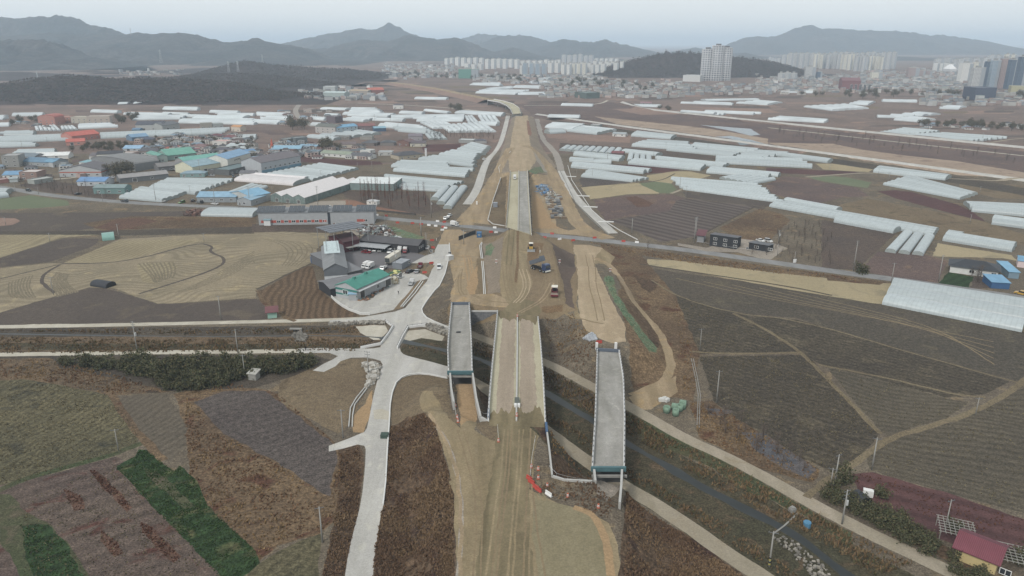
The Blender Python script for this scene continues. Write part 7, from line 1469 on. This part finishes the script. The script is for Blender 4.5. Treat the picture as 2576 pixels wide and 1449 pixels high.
def bare(h, r, n, cone, ln, w=.05):
    mb = MB(); mb.tube((0,0,0), (0,0,h), .16, .03, 5); v = []; f = []
    for i in range(n):
        z = h*(.18+.8*random.random()); t = random.uniform(0, 6.28); L = r*(1-(z/h)*cone)*random.uniform(.6,1); up = random.uniform(.15,.6)*L if cone else random.uniform(.5,1.1)*L
        p = Vector((0,0,z)); q = p+Vector((math.cos(t)*L, math.sin(t)*L, up)); 
        for s in range(ln+1):
            a = p.lerp(q, s/(ln+1)); d = Vector([random.uniform(-1,1), random.uniform(-1,1), random.uniform(-.2,1)])*L*.35 if s else (q-p); b = a+d; sd = Vector((-d.y, d.x, .2)).normalized()*w*(1 if s else 1.4); k = len(v); v += [a-sd, a+sd, b]; f.append((k,k+1,k+2))
    return mb, (v, f)
def proto(nm, kind, i):
    o = empty(nm)
    if kind == 'bush': v, f = leafcloud(420, 2.0, 2.2, .5, .3, 14); MB().tube((0,0,0),(0,0,1.2),.1,.06,5).build('trunk', BARK, o); link('crown', mesh('crown', v, f, MATS['evergreen']), o)
    if kind == 'round': v, f = leafcloud(520, 2.8, 3.4, 2.2, .38, 16); MB().tube((0,0,0),(0,0,3.2),.22,.1,6).build('trunk', BARK, o); link('crown', mesh('crown', v, f, MATS['dark_tree']), o)
    if kind in ('redwood', 'bare'):
        mb, (v, f) = bare(*((10.5, 2.0, 120, .85, 3, .045) if kind == 'redwood' else (5.5, 2.6, 46, .25, 5, .04))); mb.build('trunk', BARK, o); link('crown', mesh('crown', v, f, MATS['red_twig' if kind == 'redwood' else 'grey_twig']), o)
    return o
TP = {}; TUSED = set()
for kd, nm in (('bush','evergreen_shrub'),('round','round_tree'),('redwood','bare_conifer'),('bare','bare_tree')): TP[kd] = [proto(nm, kd, i) for i in range(3)]
def tree(kd, p, s, lb, grp, cat='tree'):
    i = random.randrange(3); q = TP[kd][i]; o = q if (kd, i) not in TUSED else copytree(q); TUSED.add((kd, i)); o.location = p; o.rotation_euler = (0,0,random.uniform(0,6.28)); o.scale = (s*random.uniform(.9,1.1), s*random.uniform(.9,1.1), s*random.uniform(.85,1.15)); tag(o, lb, cat, grp)
def grove(kd, k, poly, n, s0, s1, lb, grp, cat='tree', mind=1.5):
    L = SA(Q(k, *poly)); lo, hi = L.min(0), L.max(0); got = []; tr = 0
    while len(got) < n and tr < 4000:
        tr += 1; p = np.array([random.uniform(lo[0], hi[0]), random.uniform(lo[1], hi[1])])
        if inside(p[None], L)[0] and all(np.hypot(*(p-g)) > mind for g in got):
            got.append(p); tree(kd, (p[0], p[1], float(H(p[0], p[1]))), random.uniform(s0, s1), lb, grp, cat)
grove('bush', 'z', (135,915,300,914,600,912,780,908,800,920,720,938,640,950,600,965,450,985,410,975,400,950,300,930,170,920), 110, .8, 1.35, 'dark evergreen shrub in the dense thicket below the lower farm road', 'evergreen shrubs of the dark thicket', 'shrub', 1.9)
grove('redwood', 'e', (1030,1040,1220,960,1440,960,1680,1020,1740,1120,1640,1160,1300,1130,1100,1080), 34, .8, 1.15, 'bare reddish conifer in the grove behind the cross road', 'bare reddish conifers', 'tree', 4)
for x in (1060,1100,1130,1170,1210): tree('redwood', S(pt('e', x, 1060-(x-1060)*.3)), 1.35, 'tallest bare reddish conifer in the row in front of the flat glasshouse', 'tall bare conifers in a row')
grove('bare', 'e', (1650,385,1950,375,2400,380,2390,440,2200,450,1760,455), 60, .7, 1.1, 'dark bare orchard tree above the long lane', 'dark orchard trees', 'tree', 4)
grove('bare', 'q', (560,610,640,600,860,720,1000,820,1110,930,1060,950,900,880,720,760,600,680), 16, .5, .8, 'small bare tree in the marshy strip beside the farm road', 'bare trees in the marshy strip', 'tree', 4)
grove('bare', 'k', (1460,560,2000,170,2400,140,2576,300,2576,720,2100,660,1800,600), 60, .45, .7, 'thin bare bush in the dark scrub right of the driveway', 'bare bushes in the dark scrub', 'bush', 5)
grove('round', 'e', (320,350,360,290,500,290,520,340,440,370), 6, 1.5, 2.0, 'large dark bare tree in the clump beside the curved road', 'dark clump beside the curved road', 'tree', 5)
grove('round', 'e', (610,540,680,500,840,500,860,545,740,555), 6, 1.3, 1.8, 'dark evergreen among the roofs left of the mossy barracks', 'evergreens in the village centre', 'tree', 4)
grove('round', 'd', (1060,790,1180,760,1360,770,1340,810,1160,815), 6, 1.2, 1.7, 'dark broad evergreen in front of the big curved roof', 'evergreens by the curved roof', 'tree', 4)
grove('round', 'd', (700,560,900,500,1280,490,1320,530,1000,570), 26, .7, 1.0, 'dark garden shrub row below the red roofed factory', 'shrub row below the red factory', 'shrub', 4)
grove('round', 'd', (1120,250,1380,180,1400,230,1220,290), 12, 1.0, 1.5, 'dark tree in the grove right of the terracotta school', 'grove right of the school', 'tree', 6)
grove('round', 'd', (60,230,380,230,380,280,80,290), 9, .9, 1.3, 'dark tree in the grove left of the terracotta school', 'grove left of the school', 'tree', 6)
grove('round', 'd', (1500,400,2560,440,2560,640,1400,600), 60, .5, .9, 'dark tree between the close packed village houses', 'trees between the village houses', 'tree', 8)
grove('bare', 'd', (170,920,430,880,900,900,1150,960,1150,1050,800,1010,480,970), 30, .6, 1.1, 'bare shrub along the verge in front of the teal shed', 'bare shrubs by the village road', 'shrub', 3)
grove('round', 'e', (1940,120,2080,120,2080,165,1960,165), 6, 1.2, 1.6, 'dark tree in the clump near the curved viaduct', 'clump near the viaduct', 'tree', 6)
grove('round', 'f', (1480,130,1560,130,1600,180,1500,180), 3, 1.0, 1.4, 'bare dark tree on the river plain', 'trees on the river plain', 'tree', 6)
grove('bare', 'g', (0,340,800,400,1500,480,2570,620,2570,720,1800,600,900,520,300,450), 50, .7, 1.3, 'bare bush on the brown river flats', 'bushes on the river flats', 'bush', 10)
grove('round', 'c', (700,720,1200,735,1500,760,2000,740,2576,760,2576,720,1700,700,1300,705), 40, 1.2, 2.2, 'dark tree along the belt below the right hand town', 'tree belt below the town', 'tree', 14)
grove('round', 'g', (1440,310,1700,310,2200,330,2576,360,2576,330,2000,290,1500,290), 30, .9, 1.4, 'dark tree in the farm strip at the far right', 'trees of the far right farm strip', 'tree', 8)
grove('round', 'b', (400,560,860,560,1700,600,2500,660,2560,700,1700,660,900,600,420,590), 60, 1.4, 2.4, 'dark tree in the hazy belt below the skyline', 'hazy tree belt', 'tree', 14)
grove('bush', 'r', (240,720,420,800,560,880,760,960,1120,1150,1130,1250,960,1230,700,1080,500,960,230,820), 30, .6, .95, 'dark shrub in the overgrown strip beside the hooped tunnel', 'shrubs beside the hooped tunnel', 'shrub', 2)
for x, y, s, lb in ((370,690,1.3,'dark evergreen standing left of the white box by the hooped tunnel'),(680,810,1.0,'dark evergreen right of the hooped tunnel'),(1275,1070,.9,'small dark conifer behind the timber pergola'),(1800,1320,1.1,'dark shrub right of the yellow house'),(1040,1250,.9,'brown green shrub left of the yellow house'),(1250,1320,.7,'low shrub at the left corner of the yellow house')): tree('bush', S(pt('r', x, y)), s, lb, None)
grove('bush', 'r', (1250,1390,1500,1440,1500,1500,1260,1440), 6, .5, .7, 'reddish low shrub along the front of the yellow house', 'shrubs in front of the yellow house', 'shrub', 1.5)
tree('bush', S(pt('l', 400, 800)), 1.6, 'dark rounded bush beside the road under the leaning pole', None, 'bush')
grove('bare', 'l', (1850,780,2150,820,2080,960,1850,900), 6, .8, 1.1, 'bare fruit tree in front of the white farmhouse', 'fruit trees by the farmhouse', 'tree', 2)
tree('bare', S(pt('j', 2225, 350)), .8, 'reddish bare sapling cluster beside the cross road', None)
o = MB().box(0,0,0,2.2,1.2,1.6).build('storage_box', WHITE, loc=S(pt('r',515,790)), rz=-.4); tag(o, 'white storage box beside the black hooped tunnel', 'box')
bld('hut', 'tiny grey hut at the right end of the dark thicket', 'hut', (1570,210), (1617,215), 2.5, 2.2, 'shed', .4, (168,166,156), (150,148,140), k='m')
# ------------------------------------------------------------------ tufts of brush, grass and stubble
vegmat('v_brush', [(98,78,64),(110,90,72),(104,84,68),(90,72,60),(120,100,80)]); vegmat('v_brush2', [(112,92,72),(124,104,82),(104,86,68),(132,112,88)]); vegmat('v_ditch2', [(104,88,68),(118,102,78),(106,84,66),(94,90,68)]); vegmat('v_straw2', [(110,88,68),(96,76,62),(124,96,72)]); vegmat('v_straw', [(150,126,92),(120,100,72),(96,80,62),(136,112,80)]); vegmat('v_green', [(42,64,36),(54,76,44),(64,82,48),(84,90,58)]); vegmat('v_red', [(92,64,54),(80,56,48),(108,80,64)]); vegmat('v_ditch', [(92,76,60),(124,102,76),(76,66,54),(82,84,58),(106,84,64)]); vegmat('v_stub', [(140,130,100),(110,102,80),(84,78,64),(66,62,54)]); vegmat('v_net', [(92,120,98),(112,132,110),(124,132,110)])
AP1 = SA(Q('i', 990,1230,1310,1225,1340,1290,1250,1390,1180,1385,1050,1320)); AP2 = SA(Q('i', 1470,1360,1530,1280,1700,1262,1920,1340,1850,1460,1560,1460))
GP = SA(Q('z', 480,1015,560,980,665,978,850,1120,850,1165,828,1258,700,1170,560,1095)); GC = SA(Q('m', 720,760,860,680,930,645,1110,780,1240,840,1317,1000,1630,1290,1640,1400,1500,1490,1370,1449,1120,1180,970,1030,850,890))
def tufts(name, lb, mat, specs, hh, ww=.22):
    VV = []; 
    for k, poly, den in specs:
        L = SA(Q(k, *poly)); lo, hi = L.min(0), L.max(0); n = int((hi-lo).prod()*den); P = rng.uniform(lo, hi, (n, 2)); P = P[inside(P, L)]
        P = P[fbm(P[:,0]/4, P[:,1]/4, 3, 8)+rng.uniform(-.2,.2,len(P)) > .42]
        if len(P): P = P[(line_d(P, UPW) > 3.2) & (line_d(P, LOW) > 3.2) & (sdf(P, CROSSP) < -3) & (line_d(P, STW) > 2.6) & ~inside(P, AP1) & ~inside(P, AP2)]
        if len(P) and mat == 'v_straw': P = P[~inside(P, GP) & ~inside(P, GC)]
        if len(P): VV.append(P)
    P = np.vstack(VV); z = H(P[:,0], P[:,1]); n = len(P); hs = hh*(.35+1.1*fbm(P[:,0]/3, P[:,1]/3, 2, 15))*rng.uniform(.5,1.2,n); out = []
    for q in range(3):
        t = rng.uniform(0, 6.28, n); w = ww*rng.uniform(.6,1.4,n); dx, dy = np.cos(t)*w, np.sin(t)*w; lx, ly = rng.normal(0,.35,n)*hs, rng.normal(0,.35,n)*hs
        b = np.column_stack([P, z-.03]); out.append(np.stack([b+np.column_stack([-dx,-dy,0*dx]), b+np.column_stack([dx,dy,0*dx]), b+np.column_stack([lx,ly,hs])], 1))
    V3 = np.concatenate(out).reshape(-1, 3); m = len(V3)//3; me = bpy.data.meshes.new(name); me.vertices.add(len(V3)); me.vertices.foreach_set('co', V3.ravel()); me.loops.add(len(V3)); me.loops.foreach_set('vertex_index', np.arange(len(V3)))
    me.polygons.add(m); me.polygons.foreach_set('loop_start', np.arange(m)*3); me.polygons.foreach_set('loop_total', np.full(m, 3)); me.materials.append(MATS[mat]); me.materials.append(MATS.get(mat+'2', MATS[mat])); sel = (fbm(P[:,0]/9, P[:,1]/9, 3, 33)+rng.uniform(-.1,.1,n) > .5).astype(np.int32); me.polygons.foreach_set('material_index', np.concatenate([sel]*3)); me.update(); me.validate(); o = link(name, me); tag(o, lb, 'vegetation', None, 'stuff'); print(name, m)
tufts('brush', 'dense brown brush on the embankment slopes', 'v_brush', [('n',(785,640,795,570,900,505,990,495,1060,555,1100,700,1140,850,1165,1000,1165,1449,1165,1600,650,1600,690,1449,705,1300,735,1100,752,1030,765,950,772,850),14),('z',(1575,1240,1650,1300,1737,1355,1817,1415,1900,1480,1900,1600,1580,1600,1570,1449,1575,1310),14),('z',(1400,1215,1490,1222,1555,1265,1530,1305,1440,1270,1345,1228),3),('z',(855,1140,900,1125,908,1150,900,1290,875,1400,850,1500,800,1500,822,1400,850,1260),8)], .5, .24)
tufts('dry_grass', 'dry straw coloured grass on banks and fallow ground', 'v_straw', [('z',(470,990,560,960,700,992,838,1110,860,1150,848,1300,800,1340,700,1368,640,1420,570,1440,440,1330,480,1190,465,1080),1.6),('z',(140,905,330,955,430,985,280,992,150,965,60,952,-40,950,-40,905),2),('z',(1735,1015,1790,1010,1850,1052,2060,1182,2045,1215,1900,1175,1760,1100),1.5),('z',(1370,800,1440,790,1500,860,1500,965,1380,905),1.5),('z',(1480,610,2093,692,2200,712,1950,688,1700,657,1600,640),1),('z',(1380,1095,1480,1160,1500,1200,1395,1200),2),('z',(1700,745,1740,885,1760,990,1720,990,1712,900),1)], .6)
tufts('reeds', 'brown reeds and weeds along the ditch and stream banks', 'v_ditch', [('z',(-60,832,700,826,900,824,950,830,955,862,905,884,760,882,-60,890),2.2),('z',(1210,850,1370,915,1500,990,1600,1042,1724,1115,1944,1225,2147,1335,2300,1420,2200,1449,2010,1330,1830,1245,1700,1165,1600,1105,1480,1040,1390,985,1240,925,1190,905,1190,870),3.2),('z',(1200,950,1240,955,1390,1040,1500,1120,1600,1190,1740,1270,1900,1370,2010,1449,2000,1530,1820,1380,1660,1262,1500,1165,1380,1078,1230,975),3.2),('z',(1020,862,1100,870,1180,890,1180,900,1080,885,1030,885),2)], .85)
tufts('green_crop', 'low green leafy crop in the striped field at lower left', 'v_green', [('m',(730,760,860,690,880,650,930,655,1100,790,1130,750,1240,850,1310,1000,1617,1290,1620,1380,1500,1480,1380,1449,1130,1180,980,1030,860,890),9),('m',(130,1130,300,1120,400,1220,520,1449,560,1560,250,1560,170,1330),5)], .26)
tufts('red_weeds', 'dark red weeds in strips of the lower left field', 'v_red', [('m',(560,780,620,790,720,890,830,1010,800,1040,720,960,600,830),8),('m',(890,1110,930,1120,1050,1240,1140,1330,1100,1370,1010,1290,900,1170),8),('m',(400,900,500,930,540,1020,470,1040,420,960),6),('m',(640,1160,740,1240,780,1310,720,1330,640,1230),7),('r',(430,610,700,640,1000,740,1280,840,1830,980,1844,1200,1300,1050,900,900,500,720),1.2)], .4)
tufts('stubble', 'scattered pale stubble on the dark ploughed fields', 'v_stub', [('z',(1700,748,1850,790,1920,830,2005,885,1760,890,1735,880,1670,772),1.0),('z',(1760,896,2030,893,2110,980,2212,1090,2135,1182,2100,1190,1960,1130,1850,1052,1795,1010),1.8),('z',(2080,920,2380,1002,2440,1012,2380,1052,2230,1096,2140,1000),1),('z',(-20,955,160,970,270,995,330,1060,350,1110,300,1140,150,1185,-20,1235),2.6),('z',(2620,970,2600,1290,2400,1240,2195,1182,2185,1145,2235,1108,2400,1062),1.0),('z',(60,1260,300,1160,540,1449,60,1449),1.6)], .28, .16)
tufts('green_net', 'torn green erosion netting on the slope right of the platform', 'v_net', [('j',(1790,640,1870,640,1900,800,2030,1000,2140,1150,2310,1360,2300,1395,2230,1380,2100,1190,1960,1000,1870,830),3)], .35, .35)
# ------------------------------------------------------------------ haze
hz = MB().box(-30000, -2500, -6, 30000, 62000, 318).build('haze', None); hz.data.materials.clear(); m = bpy.data.materials.new('haze'); m.use_nodes = True; n = m.node_tree; n.nodes.remove(n.nodes['Principled BSDF'])
pv = n.nodes.new('ShaderNodeVolumePrincipled'); pv.inputs['Color'].default_value = (.72,.86,1.0,1); pv.inputs['Density'].default_value = 1.15e-4; pv.inputs['Anisotropy'].default_value = .1
n.links.new(pv.outputs[0], n.nodes['Material Output'].inputs['Volume']); hz.data.materials.append(m); hz['kind'] = 'stuff'
